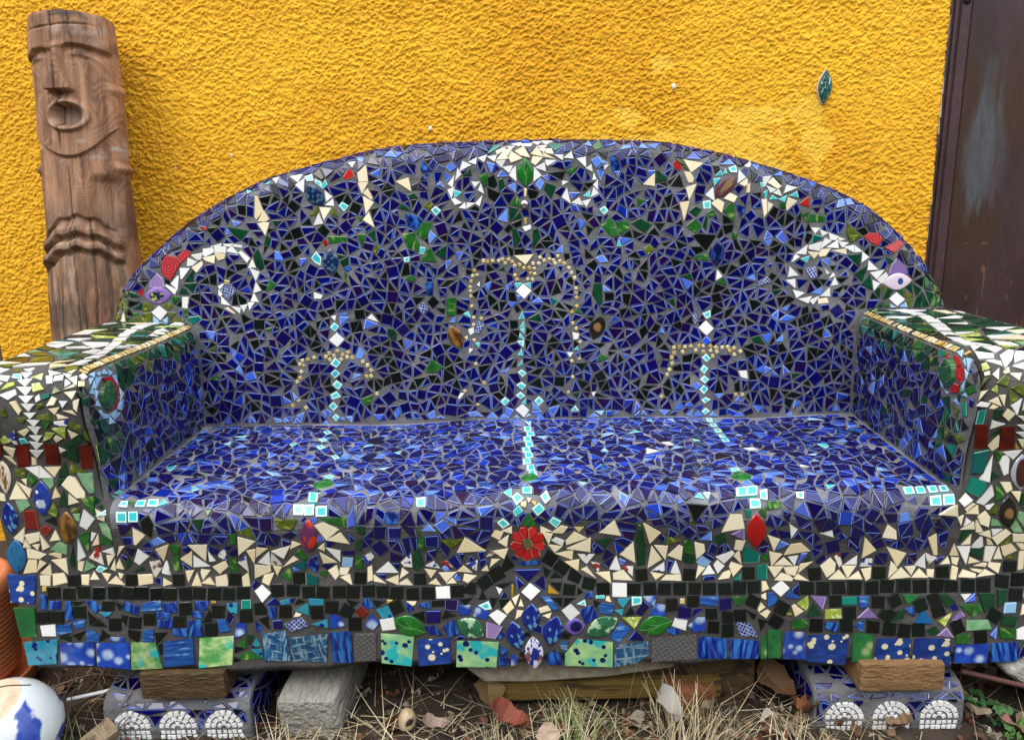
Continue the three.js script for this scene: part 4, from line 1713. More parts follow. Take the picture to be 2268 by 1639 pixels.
const KIND = {                                     // name, colours, rim colour, rim chance, rim width, map size
  NV: { name: 'navy_tile', cols: NAVY, rim: [0.11, 0.19, 0.58], rimP: 0.5, rw: 0.0014 },
  CB: { name: 'light_blue_tile', cols: [[0.05, 0.14, 0.66], [0.09, 0.20, 0.72], [0.07, 0.12, 0.58], [0.12, 0.26, 0.75]], rim: [0.3, 0.42, 0.85], rimP: 0.5, rw: 0.0018 },
  MB: { name: 'blue_tile', cols: [[0.008, 0.025, 0.36], [0.004, 0.018, 0.27], [0.014, 0.045, 0.42]], rim: [0.2, 0.34, 0.85], rimP: 0.35, rw: 0.0016 },
  BK: { name: 'black_tile', cols: [[0.0035, 0.005, 0.006], [0.003, 0.007, 0.007], [0.005, 0.005, 0.006]], rim: [0.012, 0.02, 0.02], rimP: 0.4, rw: 0.0016, rough: 0.16 },
  W: { name: 'white_tile', cols: [[0.80, 0.80, 0.79], [0.84, 0.84, 0.83], [0.76, 0.76, 0.74]], rim: [0.6, 0.6, 0.58], rimP: 0.5, rw: 0.0012 },
  C: { name: 'cream_tile', cols: [[0.83, 0.73, 0.50], [0.86, 0.77, 0.56], [0.78, 0.66, 0.42], [0.84, 0.75, 0.55]], rim: [0.72, 0.63, 0.46], rimP: 0.5, rw: 0.0014 },
  LB: { name: 'pale_blue_tile', cols: [[0.26, 0.48, 0.74], [0.33, 0.55, 0.78], [0.22, 0.42, 0.70]], rim: [0.5, 0.66, 0.8], rimP: 0.4, rw: 0.0014 },
  T: { name: 'turquoise_tile', cols: [[0.06, 0.55, 0.58], [0.09, 0.62, 0.62], [0.04, 0.47, 0.52]], rim: [0.62, 0.84, 0.82], rimP: 1, rw: 0.0036 },
  TE: { name: 'teal_tile', cols: [[0.0, 0.13, 0.10], [0.004, 0.19, 0.14], [0.0, 0.09, 0.085]], rim: [0.2, 0.4, 0.34], rimP: 0.4, rw: 0.0016 },
  R: { name: 'red_tile', cols: [[0.42, 0.012, 0.014], [0.50, 0.02, 0.02], [0.34, 0.01, 0.012]], rim: [0.45, 0.2, 0.14], rimP: 0.3, rw: 0.0016 },
  RO: { name: 'rose_petal_tile', cols: [[0.46, 0.03, 0.04]], rim: [0.55, 0.2, 0.2], rimP: 0.5, rw: 0.002, rose: true },
  R2: { name: 'dark_red_tile', cols: [[0.15, 0.01, 0.009], [0.20, 0.016, 0.012]], rim: [0.3, 0.06, 0.05], rimP: 0.5, rw: 0.002 },
  AU: { name: 'gold_tile', cols: [[0.74, 0.48, 0.10], [0.80, 0.62, 0.24], [0.62, 0.36, 0.05], [0.85, 0.72, 0.38]], rim: [0.7, 0.62, 0.4], rimP: 0.6, rw: 0.0022, metal: 0.35, rough: 0.25 },
  OC: { name: 'ochre_tile', cols: [[0.42, 0.24, 0.015]], rim: [0.5, 0.34, 0.08], rimP: 0.3, rw: 0.0015 },
  PU: { name: 'lilac_tile', cols: [[0.20, 0.13, 0.34], [0.26, 0.17, 0.38]], rim: [0.45, 0.38, 0.55], rimP: 0.5, rw: 0.002 },
  OLC: { name: 'flower_centre_tile', cols: [[0.13, 0.11, 0.05]], rim: [0.3, 0.27, 0.16], rimP: 0.6, rw: 0.0022 },
  BLB: { name: 'bright_blue_tile', cols: [[0.02, 0.09, 0.68]], rim: [0.2, 0.34, 0.8], rimP: 0.4, rw: 0.002 },
  LTB: { name: 'peacock_tile', cols: [[0.006, 0.10, 0.28]], rim: [0.2, 0.35, 0.4], rimP: 0.4, rw: 0.002 },
  DG: { name: 'embossed_grey_tile', cols: [[0.10, 0.098, 0.095]], rim: [0.14, 0.135, 0.13], rimP: 0.6, rw: 0.003, emboss: true, rough: 0.6 },
  G: { name: 'green_glass_tile', tex: 0.075 }, GD: { name: 'dark_green_tile', tex: 0.06 }, OL: { name: 'olive_glass_tile', tex: 0.06 }, YG: { name: 'lime_tile', tex: 0.05 }, LG: { name: 'pale_green_tile', tex: 0.07 },
  DR: { name: 'ruby_glass_tile', tex: 0.07 }, BL: { name: 'marbled_blue_tile', tex: 0.06 }, BP: { name: 'stamped_blue_tile', tex: 0.06 }, RW: { name: 'red_splashed_shard', tex: 0.07 }, BLW: { name: 'blue_splashed_shard', tex: 0.06 }, BW: { name: 'brown_splashed_shard', tex: 0.06 },
  P1: { name: 'turquoise_spotted_tile', tex: 0.085 }, P2: { name: 'cloudy_blue_tile', tex: 0.085 }, P3: { name: 'mottled_green_tile', tex: 0.085 }, P4: { name: 'streaked_blue_tile', tex: 0.1 }, P5: { name: 'cream_spotted_blue_tile', tex: 0.095 },
  P6: { name: 'woven_blue_tile', tex: 0.11 }, P7: { name: 'spotted_green_tile', tex: 0.09 }, P8: { name: 'striped_blue_tile', tex: 0.09 }, P9: { name: 'forest_green_tile', tex: 0.12 },
};
for (const [k, o] of Object.entries(KIND)) {
  if (o.tex) { o.cols = [[1, 1, 1], [0.88, 0.88, 0.9], [1, 0.97, 0.92]]; o.rim = [1.0, 1.0, 1.0]; o.rimP = 0; o.rw = 0.0016; o.mat = glaze({ map: colourTex(k[0] === 'P' ? 192 : 96, T[k]), ...(k === 'BP' ? { bumpMap: lattice, bumpScale: 0.002 } : {}) }); }
  else o.mat = glaze({ roughness: o.rough || 0.09, metalness: o.metal || 0, ...(o.emboss ? { bumpMap: lattice, bumpScale: 0.006 } : {}) });
  if (o.rose) { o.tex = 0.07; o.mat = glaze({ map: colourTex(128, (u, v) => { const d = Math.hypot(u - 0.5, v - 0.5), r = Math.abs((d * 9 + 0.5 * fbm(u * 5, v * 5, 3, 3)) % 1 - 0.5); return mix3([0.46, 0.03, 0.04], [0.62, 0.16, 0.16], sstep(0.12, 0.02, r)); }) }); o.cols = [[1, 1, 1]]; }
}
// almond tiles: a dome of glaze, u along the length, v across
const ALMOND = {
  EP: ['purple_almond_tile', (u, v) => { const d = Math.hypot((u - 0.48) / 0.24, (v - 0.45) / 0.34) + (fbm(u * 7, v * 7, 3, 1) - 0.5) * 0.9; return mix3(mix3([0.16, 0.08, 0.36], [0.34, 0.22, 0.55], fbm(u * 3, v * 8, 3, 2)), mix3([0.015, 0.025, 0.06], [0.42, 0.38, 0.09], sstep(0.5, 0.65, fbm(u * 9, v * 7, 3, 4))), sstep(1.05, 0.9, d)); }],
  EK: ['pink_almond_tile', (u, v) => mix3(mix3([0.62, 0.47, 0.58], [0.70, 0.60, 0.68], fbm(u * 4, v * 6, 3, 1)), [0.03, 0.07, 0.22], sstep(1.05, 0.92, Math.hypot((u - 0.57) / 0.1, (v - 0.5) / 0.2)))],
  EN: ['night_blue_almond_tile', (u, v) => mix3(mix3([0.003, 0.006, 0.03], [0.01, 0.03, 0.12], fbm(u * 5, v * 5, 3, 3)), [0.10, 0.20, 0.24], sstep(0.56, 0.72, fbm(u * 8, v * 5, 3, 8)) * 0.7)],
  LN: ['navy_almond_tile', (u, v) => mix3([0.003, 0.005, 0.05], [0.02, 0.05, 0.22], sstep(0.4, 0.8, fbm(u * 6, v * 6, 3, 9)))],
  LP: ['plum_almond_tile', (u, v) => mix3([0.10, 0.03, 0.05], [0.22, 0.16, 0.08], sstep(1, 0.3, Math.hypot((u - 0.5) / 0.4, (v - 0.5) / 0.35) + fbm(u * 6, v * 6, 3, 9) - 0.5))],
  LG: ['green_almond_tile', (u, v) => mix3(mix3([0.004, 0.06, 0.012], [0.02, 0.19, 0.02], fbm(u * 5, v * 5, 3, 10)), [0.2, 0.42, 0.16], 0.7 * sstep(0.02, 0.006, Math.min(Math.abs(v - 0.5 + 0.05 * Math.sin(u * 6)), Math.abs(Math.abs(v - 0.5) - (0.62 - u) * 0.6) + (u > 0.34 && u < 0.6 ? 0 : 1))))],
  LDG: ['dark_green_almond_tile', (u, v) => mix3([0.002, 0.015, 0.01], [0.01, 0.06, 0.03], fbm(u * 5, v * 5, 3, 12))],
  LG2: ['veined_green_almond_tile', (u, v) => mix3(mix3([0.004, 0.035, 0.014], [0.03, 0.13, 0.04], fbm(u * 5, v * 4, 3, 14)), [0.3, 0.36, 0.2], 0.5 * sstep(0.07, 0.02, Math.abs((fbm(u * 5, v * 3, 3, 15) * 4) % 1 - 0.5)))],
  LGW: ['swirled_green_almond_tile', (u, v) => mix3(mix3([0.006, 0.05, 0.03], [0.04, 0.19, 0.08], fbm(u * 4, v * 4, 3, 16)), [0.42, 0.58, 0.40], sstep(0.57, 0.7, fbm(u * 5, v * 4, 3, 18)) * 0.8)],
  LB2: ['amber_brown_almond_tile', (u, v) => mix3([0.045, 0.022, 0.010], [0.24, 0.11, 0.022], sstep(0.3, 0.75, fbm(u * 4, v * 3, 3, 20)))],
  LD: ['black_almond_tile', (u, v) => mix3([0.012, 0.011, 0.010], [0.30, 0.16, 0.06], sstep(1.1, 0.6, Math.hypot((u - 0.5) / 0.17, (v - 0.5) / 0.28) + (fbm(u * 8, v * 8, 2, 2) - 0.5) * 0.5) * 0.8)],
  LM: ['maroon_almond_tile', (u, v) => mix3([0.34, 0.36, 0.44], mix3([0.03, 0.008, 0.008], [0.08, 0.02, 0.02], fbm(u * 7, v * 7, 3, 22)), sstep(1.02, 0.86, Math.hypot((u - 0.5) / 0.42, (v - 0.5) / 0.36)))],
  LBW: ['clouded_blue_almond_tile', (u, v) => mix3(mix3([0.003, 0.008, 0.15], [0.02, 0.06, 0.36], fbm(u * 4, v * 4, 3, 24)), [0.66, 0.72, 0.72], Math.max(sstep(1.1, 0.7, Math.hypot((u - 0.64) / 0.12, (v - 0.5) / 0.3) + (fbm(u * 7, v * 6, 2, 25) - 0.5)) * 0.6, sstep(1.1, 0.8, Math.hypot((u - 0.3) / 0.05, (v - 0.3) / 0.1)), sstep(1.1, 0.8, Math.hypot((u - 0.6) / 0.05, (v - 0.28) / 0.1))))],
  LF: ['deep_blue_almond_tile', (u, v) => mix3(mix3([0.003, 0.006, 0.11], [0.008, 0.02, 0.24], fbm(u * 4, v * 4, 3, 26)), [0.12, 0.36, 0.52], sstep(0.62, 0.74, fbm(u * 7, v * 6, 2, 27)) * 0.7)],
  LT: ['peacock_almond_tile', (u, v) => mix3([0.01, 0.09, 0.26], [0.03, 0.20, 0.42], fbm(u * 8, v * 8, 3, 28))],
  LW: ['rusty_white_almond_tile', (u, v) => { const d = Math.hypot((u - 0.5) / 0.36, (v - 0.52) / 0.3) + (fbm(u * 9, v * 9, 3, 29) - 0.5) * 1.1; return mix3([0.70, 0.62, 0.54], mix3([0.16, 0.07, 0.015], [0.55, 0.47, 0.34], sstep(0.45, 0.6, fbm(u * 12, v * 12, 2, 30))), sstep(1.05, 0.85, d)); }],
  LW2: ['speckled_white_almond_tile', (u, v) => mix3(mix3([0.55, 0.58, 0.70], [0.20, 0.07, 0.05], sstep(0.6, 0.7, fbm(u * 5, v * 4, 3, 31))), [0.01, 0.02, 0.20], Math.max(sstep(1.1, 0.8, Math.hypot((u - 0.5) / 0.2, (v - 0.58) / 0.22)), sstep(0.68, 0.72, noise(u * 12, v * 10, 33))))],
  LR: ['scarlet_almond_tile', (u, v) => mix3([0.30, 0.004, 0.006], [0.42, 0.010, 0.012], fbm(u * 3, v * 3, 3, 34))],
  LR2: ['red_and_purple_almond_tile', (u, v) => mix3(mix3([0.07, 0.015, 0.07], [0.14, 0.03, 0.12], fbm(u * 4, v * 4, 3, 35)), [0.46, 0.035, 0.015], sstep(0.46, 0.54, fbm(u * 3 + 1, v * 3, 3, 37)))],
  LEP: ['violet_almond_tile', (u, v) => mix3([0.13, 0.09, 0.38], [0.004, 0.005, 0.05], sstep(1.1, 0.85, Math.hypot((u - 0.55) / 0.3, (v - 0.55) / 0.34)))],
};
const almondMat = {};
for (const [k, [, f]] of Object.entries(ALMOND)) almondMat[k] = glaze({ map: colourTex(80, f), roughness: 0.07 });

// ---------------------------------------------------------------- convex polygon tools (metres on a chart)
const area2 = (p) => { let a = 0; for (let i = 0; i < p.length; i++) { const q = p[(i + 1) % p.length]; a += p[i][0] * q[1] - q[0] * p[i][1]; } return a / 2; };
const centre = (p) => { let x = 0, y = 0; for (const q of p) { x += q[0]; y += q[1]; } return [x / p.length, y / p.length]; };
function clip(p, nx, ny, c) {                      // keep n.p <= c
  const out = [];
  for (let i = 0; i < p.length; i++) { const a = p[i], b = p[(i + 1) % p.length], da = a[0] * nx + a[1] * ny - c, db = b[0] * nx + b[1] * ny - c; if (da <= 0) out.push(a); if (da * db < 0) { const t = da / (da - db); out.push([a[0] + (b[0] - a[0]) * t, a[1] + (b[1] - a[1]) * t]); } }
  return out;
}
const edgesOf = (p) => p.map((a, i) => { const b = p[(i + 1) % p.length], l = Math.hypot(b[0] - a[0], b[1] - a[1]) || 1e-9, nx = (b[1] - a[1]) / l, ny = -(b[0] - a[0]) / l; return [nx, ny, a[0] * nx + a[1] * ny]; });
function inset(p, d) { let q = p; for (const [nx, ny, c] of edgesOf(p)) { q = clip(q, nx, ny, c - (typeof d === 'function' ? d() : d)); if (q.length < 3) return []; } return tidy(q); }
function tidy(p) { const q = p.filter((a, i) => { const b = p[(i + 1) % p.length]; return Math.hypot(a[0] - b[0], a[1] - b[1]) > 0.0006; }); return q.length >= 3 ? q : []; }
function hull(pts) { const s = [...pts].sort((a, b) => a[0] - b[0] || a[1] - b[1]), h = []; const cr = (o, a, b) => (a[0] - o[0]) * (b[1] - o[1]) - (a[1] - o[1]) * (b[0] - o[0]); for (const dir of [s, [...s].reverse()]) { const st = h.length; for (const p of dir) { while (h.length >= st + 2 && cr(h[h.length - 2], h[h.length - 1], p) <= 0) h.pop(); h.push(p); } h.pop(); } return h; }
const overlap = (p, q) => { for (const [A, B] of [[p, q], [q, p]]) for (const [nx, ny, c] of edgesOf(A)) if (B.every((b) => b[0] * nx + b[1] * ny >= c - 1e-5)) return false; return true; };
function cutAway(p, blocker, gap) { if (!overlap(p, inflate(blocker, gap))) return p; let best = [], ba = 0; for (const [nx, ny, c] of edgesOf(blocker)) { const q = clip(p, -nx, -ny, -(c + gap)); if (q.length >= 3) { const a = area2(q); if (a > ba) { ba = a; best = q; } } } return tidy(best); }
function inflate(p, d) { const c = centre(p); return p.map((a) => { const l = Math.hypot(a[0] - c[0], a[1] - c[1]) || 1; return [a[0] + (a[0] - c[0]) / l * d, a[1] + (a[1] - c[1]) / l * d]; }); }
const inside = (p, x, y) => edgesOf(p).every(([nx, ny, c]) => x * nx + y * ny < c);
class Hash { constructor(s = 0.06) { this.s = s; this.m = new Map(); this.k = 0; } add(p) { const xs = p.map((q) => q[0]), ys = p.map((q) => q[1]), s = this.s; for (let i = Math.floor(Math.min(...xs) / s - 0.1); i <= Math.floor(Math.max(...xs) / s + 0.1); i++) for (let j = Math.floor(Math.min(...ys) / s - 0.1); j <= Math.floor(Math.max(...ys) / s + 0.1); j++) { const k = i * 4096 + j; if (!this.m.has(k)) this.m.set(k, []); this.m.get(k).push(p); } } near(p) { const xs = p.map((q) => q[0]), ys = p.map((q) => q[1]), s = this.s, out = new Set(); for (let i = Math.floor(Math.min(...xs) / s - 0.1); i <= Math.floor(Math.max(...xs) / s + 0.1); i++) for (let j = Math.floor(Math.min(...ys) / s - 0.1); j <= Math.floor(Math.max(...ys) / s + 0.1); j++) for (const q of this.m.get(i * 4096 + j) || []) out.add(q); return [...out]; } }
function delaunay(pts) {                           // Bowyer-Watson, sorted in x so that finished triangles leave the search
  const n = pts.length, xs = pts.map((p) => p[0]), ys = pts.map((p) => p[1]), mx = (Math.min(...xs) + Math.max(...xs)) / 2, my = (Math.min(...ys) + Math.max(...ys)) / 2, D = 20;
  const P = [...pts, [mx - D, my - D], [mx + D, my - D], [mx, my + D]], order = [...pts.keys()].sort((a, b) => pts[a][0] - pts[b][0]);
  const circ = (a, b, c) => { const [ax, ay] = P[a], [bx, by] = P[b], [cx, cy] = P[c], d = 2 * (ax * (by - cy) + bx * (cy - ay) + cx * (ay - by)) || 1e-12, A = ax * ax + ay * ay, B = bx * bx + by * by, C = cx * cx + cy * cy, ux = (A * (by - cy) + B * (cy - ay) + C * (ay - by)) / d, uy = (A * (cx - bx) + B * (ax - cx) + C * (bx - ax)) / d; return { v: [a, b, c], x: ux, y: uy, r: (ax - ux) ** 2 + (ay - uy) ** 2 }; };
  let open = [circ(n, n + 1, n + 2)]; const done = [];
  for (const i of order) {
    const [x, y] = P[i], keep = [], edge = new Map();
    for (const t of open) { const dx = x - t.x; if (dx > 0 && dx * dx > t.r) { done.push(t); continue; } if (dx * dx + (y - t.y) ** 2 <= t.r) { for (const [a, b] of [[t.v[0], t.v[1]], [t.v[1], t.v[2]], [t.v[2], t.v[0]]]) { const k = a < b ? a * 1e5 + b : b * 1e5 + a; if (edge.has(k)) edge.set(k, null); else edge.set(k, [a, b]); } } else keep.push(t); }
    open = keep; for (const e of edge.values()) if (e) open.push(circ(e[0], e[1], i));
  }
  return [...done, ...open].map((t) => t.v).filter((t) => t.every((k) => k < n)).map((t) => (area2(t.map((k) => P[k])) < 0 ? [t[0], t[2], t[1]] : t));
}

// ---------------------------------------------------------------- the bench: laying its tiles
const bench = thing('mosaic_bench', 'long blue mosaic sofa bench with arched back and broken tiles all over', 'bench', [0, 0, 0.7]);
const ORIGIN = [0, 0, 0.7];
const laidPieces = [];                             // { kind, buf, size, core }
function frameAt(ch, u, v) {
  const f = CHARTS[ch], e = ch === 'B' ? 3e-3 : 5e-4, C = f(u, v), a = f(u + e, v), b = f(u - e, v), c = f(u, v + e), d = f(u, v - e);
  const Tu = a.map((x, i) => (x - b[i]) / (2 * e)), Tv = c.map((x, i) => (x - d[i]) / (2 * e));
  const n = new THREE.Vector3().crossVectors(V(Tu), V(Tv)).normalize(); if (ch === 'L') n.negate();
  const e1 = V(Tu).addScaledVector(n, -V(Tu).dot(n)).normalize(), e2 = new THREE.Vector3().crossVectors(n, e1);
  return { C: V(C), n, e1, e2, m: [V(Tu).dot(e1), V(Tv).dot(e1), V(Tu).dot(e2), V(Tv).dot(e2)] };
}
const EYE = camera.position;
function seen(F) { const d = EYE.clone().sub(F.C), l = d.length(); return Math.max(0, d.dot(F.n) / l) / (l * l); }
function layTile(ch, poly, kind, core, opt = {}) {
  const K = KIND[kind]; let p = poly; if (area2(p) < 0) p = [...p].reverse();
  if (Math.abs(area2(p)) < 2.2e-5) return;
  const c = centre(p), F = frameAt(ch, c[0], c[1]);
  const tilt = opt.tilt ?? 0.034, tx = (rnd() - 0.5) * 2 * tilt, ty = (rnd() - 0.5) * 2 * tilt, n = F.n.clone().addScaledVector(F.e1, tx).addScaledVector(F.e2, ty).normalize(), e1 = F.e1.clone().addScaledVector(n, -F.e1.dot(n)).normalize(), e2 = new THREE.Vector3().crossVectors(n, e1);
  let q = p.map((a) => { const du = a[0] - c[0], dv = a[1] - c[1]; return [du * F.m[0] + dv * F.m[1], du * F.m[2] + dv * F.m[3]]; }); if (area2(q) < 0) q.reverse();
  const h = (opt.h ?? 0.0022) + rr(-0.0006, 0.0012), shade = rr(0.88, 1.1), col = pick(K.cols).map((x) => x * shade), b = new Buf(), cut = mix3(K.rim, col, 0.0);
  const P3 = (a, z) => [F.C.x + e1.x * a[0] + e2.x * a[1] + n.x * z - ORIGIN[0], F.C.y + e1.y * a[0] + e2.y * a[1] + n.y * z - ORIGIN[1], F.C.z + e1.z * a[0] + e2.z * a[1] + n.z * z - ORIGIN[2]];
  const uo = [rnd() * 7, rnd() * 7], ta = kind[0] === 'P' ? rr(-0.3, 0.3) : rnd() * 6.28, S = K.tex || 0.05, UV = (a) => K.rose ? [0.5 + a[0] / S, 0.5 + a[1] / S] : [uo[0] + (a[0] * Math.cos(ta) - a[1] * Math.sin(ta)) / S, uo[1] + (a[0] * Math.sin(ta) + a[1] * Math.cos(ta)) / S];
  // the glazed rim runs along the factory edges only: each edge has its own width
  const rimmed = q.map(() => rnd() < K.rimP), widths = rimmed.map((r) => (r ? K.rw * rr(0.5, 1.35) : 0.0011));
  let top = q; { const E = edgesOf(q); const I = E.map(([nx, ny, cc], i) => [nx, ny, cc - widths[i]]); top = q.map((_, i) => { const A = I[(i + q.length - 1) % q.length], B = I[i], det = A[0] * B[1] - A[1] * B[0]; if (Math.abs(det) < 0.05) return [q[i][0] * 0.93, q[i][1] * 0.93]; return [(A[2] * B[1] - B[2] * A[1]) / det, (A[0] * B[2] - B[0] * A[2]) / det]; }); if (area2(top) < 0.25 * area2(q) || top.some((a) => !inside(inflate(q, 0.0005), a[0], a[1]))) { const cq = centre(q); top = q.map((a) => [cq[0] + (a[0] - cq[0]) * 0.86, cq[1] + (a[1] - cq[1]) * 0.86]); } }
  b.face(top.map((a) => P3(a, h)), col, top.map(UV));
  for (let i = 0; i < q.length; i++) {
    const j = (i + 1) % q.length, rc = rimmed[i] ? cut : K.tex ? col.map((x) => x * 0.8) : col.map((x) => x * 0.75);
    b.face([P3(q[i], h - 0.0005), P3(q[j], h - 0.0005), P3(top[j], h), P3(top[i], h)], rc, [UV(q[i]), UV(q[j]), UV(top[j]), UV(top[i])]);
    b.face([P3(q[i], -0.004), P3(q[j], -0.004), P3(q[j], h - 0.0005), P3(q[i], h - 0.0005)], col.map((x) => x * 0.8 + (K.tex ? 0 : 0.01)), [UV(q[i]), UV(q[j]), UV(q[j]), UV(q[i])]);
  }
  laidPieces.push({ name: K.name, mat: K.mat, buf: b, size: area2(q) * seen(F), core });
}
function layAlmond(ch, r, key, core) {
  const [ax, ay, bx, by, hw] = r, c = [(ax + bx) / 2, (ay + by) / 2], F = frameAt(ch, c[0], c[1]);
  const M = (x, y) => { const du = x - c[0], dv = y - c[1]; return [du * F.m[0] + dv * F.m[1], du * F.m[2] + dv * F.m[3]]; }, A = M(ax, ay), B = M(bx, by), L = Math.hypot(B[0] - A[0], B[1] - A[1]) / 2, d = [(B[0] - A[0]) / (2 * L), (B[1] - A[1]) / (2 * L)];
  const N = 22, lift = key === 'LG2' ? 0.006 : 0, rings = [[1, -0.004 - lift * 3], [1, 0.002], [0.95, 0.0042], [0.7, 0.0062], [0.35, 0.0075]], b = new Buf(), mid = [(A[0] + B[0]) / 2, (A[1] + B[1]) / 2], rimC = [1.25, 1.25, 1.2];
  const out = Array.from({ length: N }, (_, i) => { const t = i / N * Math.PI * 2, x = Math.cos(t), y = Math.sin(t); return [x * L, Math.sign(y) * Math.pow(1 - Math.abs(x) ** 1.9, 0.95) * hw]; });
  const P = (x, y, z) => { const px = mid[0] + d[0] * x - d[1] * y, py = mid[1] + d[1] * x + d[0] * y; return [F.C.x + F.e1.x * px + F.e2.x * py + F.n.x * (z + lift) - ORIGIN[0], F.C.y + F.e1.y * px + F.e2.y * py + F.n.y * (z + lift) - ORIGIN[1], F.C.z + F.e1.z * px + F.e2.z * py + F.n.z * (z + lift) - ORIGIN[2]]; };
  const ids = rings.map(([s, z], k) => out.map(([x, y]) => { const up = clamp((z - 0.001) / 0.006); const nn = F.n.clone().multiplyScalar(0.35 + up).addScaledVector(F.e1, (d[0] * x / L - d[1] * y / hw) * (1.1 - up) * 0.6).addScaledVector(F.e2, (d[1] * x / L + d[0] * y / hw) * (1.1 - up) * 0.6).normalize(); return b.vert(P(x * s, y * s, z), [nn.x, nn.y, nn.z], k === 1 ? rimC : [1, 1, 1], [0.5 + x * s / L / 2, 0.5 + y * s / hw / 2]); }));
  const top = b.vert(P(0, 0, 0.0078), [F.n.x, F.n.y, F.n.z], [1, 1, 1], [0.5, 0.5]);
  for (let k = 0; k + 1 < rings.length; k++) for (let i = 0; i < N; i++) { const j = (i + 1) % N; b.i.push(ids[k][i], ids[k][j], ids[k + 1][j], ids[k][i], ids[k + 1][j], ids[k + 1][i]); }
  for (let i = 0; i < N; i++) b.i.push(ids[4][i], ids[4][(i + 1) % N], top);
  laidPieces.push({ name: ALMOND[key][0], mat: almondMat[key], buf: b, size: L * hw * 2 * seen(F), core });
  const poly = out.filter((_, i) => i % 2 === 0).map(([x, y]) => { const s = [c[0] + (bx - ax) / 2 * x / L, c[1] + (by - ay) / 2 * x / L], l = Math.hypot(bx - ax, by - ay); return [s[0] - (by - ay) / l * y, s[1] + (bx - ax) / l * y]; });
  return area2(poly) < 0 ? poly.reverse() : poly;
}
const coreOf = (ch, u, v) => (ch === 'B' ? 'backrest' : ch === 'L' ? 'armrestL' : ch === 'R' ? 'armrestR' : v < 0.47 ? 'apron' : Math.abs(u) < IN_X ? 'seat' : u < 0 ? 'armrestL' : 'armrestR');
const blockers = { B: new Hash(), F: new Hash(), L: new Hash(), R: new Hash() };
for (const ch of 'BFLR') for (const line of LAID[ch].trim().split('\n')) {
  const [k, ...num] = line.split(' '), v = num.map((x) => +x / 1000);
  if (k[0] === '*') { const poly = layAlmond(ch, v, k.slice(1), coreOf(ch, (v[0] + v[2]) / 2, (v[1] + v[3]) / 2)); blockers[ch].add(poly); continue; }
  if (k[0] === '!') { const F = frameAt(ch, v[0], v[1]), g = new THREE.SphereGeometry(v[2], 20, 14); g.translate(F.C.x - ORIGIN[0], F.C.y - ORIGIN[1], F.C.z + v[2] * 0.4 - ORIGIN[2]); bench.userData.bead = g; blockers[ch].add([[v[0] - v[2], v[1] - v[2]], [v[0] + v[2], v[1] - v[2]], [v[0] + v[2], v[1] + v[2]], [v[0] - v[2], v[1] + v[2]]]); continue; }
  let p = hull(Array.from({ length: v.length / 2 }, (_, i) => [v[2 * i], v[2 * i + 1]]));
  p = inflate(p, k === 'C' || k === 'W' ? 0.0022 : 0.0014);
  for (const q of blockers[ch].near(p)) { if (p.length < 3) break; if (overlap(p, inset(q, 0.0008).length ? inset(q, 0.0008) : q)) p = cutAway(p, q, 0.0012); }
  if (p.length < 3 || area2(p) < 2.2e-5) continue;
  const c = centre(p); layTile(ch, p, k, coreOf(ch, ...c)); blockers[ch].add(p);
}
function chain(ch, pts, w, len, gap, kind) {       // a row of oblong tiles along a line on a chart
  for (let s = 0; s + 1 < pts.length; s++) {
    const [ax, ay] = pts[s], [bx, by] = pts[s + 1], L = Math.hypot(bx - ax, by - ay), dx = (bx - ax) / L, dy = (by - ay) / L; let t = 0;
    while (t < L - len * 0.6) { const l = Math.min(len * rr(0.8, 1.15), L - t), w2 = w * rr(0.85, 1.1) / 2, sk = rr(-0.25, 0.25) * w; let p = [[t, -w2], [t + l, -w2], [t + l + sk, w2], [t + sk, w2]].map(([x, y]) => [ax + dx * x - dy * y, ay + dy * x + dx * y]); if (area2(p) < 0) p.reverse(); let ok = true; for (const q of blockers[ch].near(p)) if (overlap(p, q)) ok = false; if (ok) { const c = centre(p); layTile(ch, p, typeof kind === 'function' ? kind() : kind, coreOf(ch, ...c)); blockers[ch].add(p); } t += l + gap * rr(0.7, 1.4); }
  }
}
chain('F', [[-0.86, SEAT_END + 0.492], [0.86, SEAT_END + 0.492]], 0.013, 0.036, 0.005, () => (rnd() < 0.8 ? 'MB' : 'NV'));
chain('F', [[0.868, SEAT_END + 0.48], [0.868, SEAT_END + 0.02]], 0.014, 0.03, 0.005, () => (rnd() < 0.6 ? 'MB' : 'NV'));
for (const s of [-1, 1]) chain('F', [[s * 0.897, ARM_END + 0.5], [s * 0.897, ARM_END - 0.05]], 0.017, 0.009, 0.005, () => (rnd() < 0.8 ? 'AU' : 'C'));
for (const s of [-1, 1]) { // the pale stream of glass that runs along each arm
  const pts = []; for (let t = 0; t <= 1.001; t += 0.1) pts.push([s * (0.965 + 0.035 * Math.sin(t * 4.2 + 0.8)), ARM_END + 0.5 - t * 0.5]); chain('F', pts, 0.024, 0.04, 0.004, 'W');
}
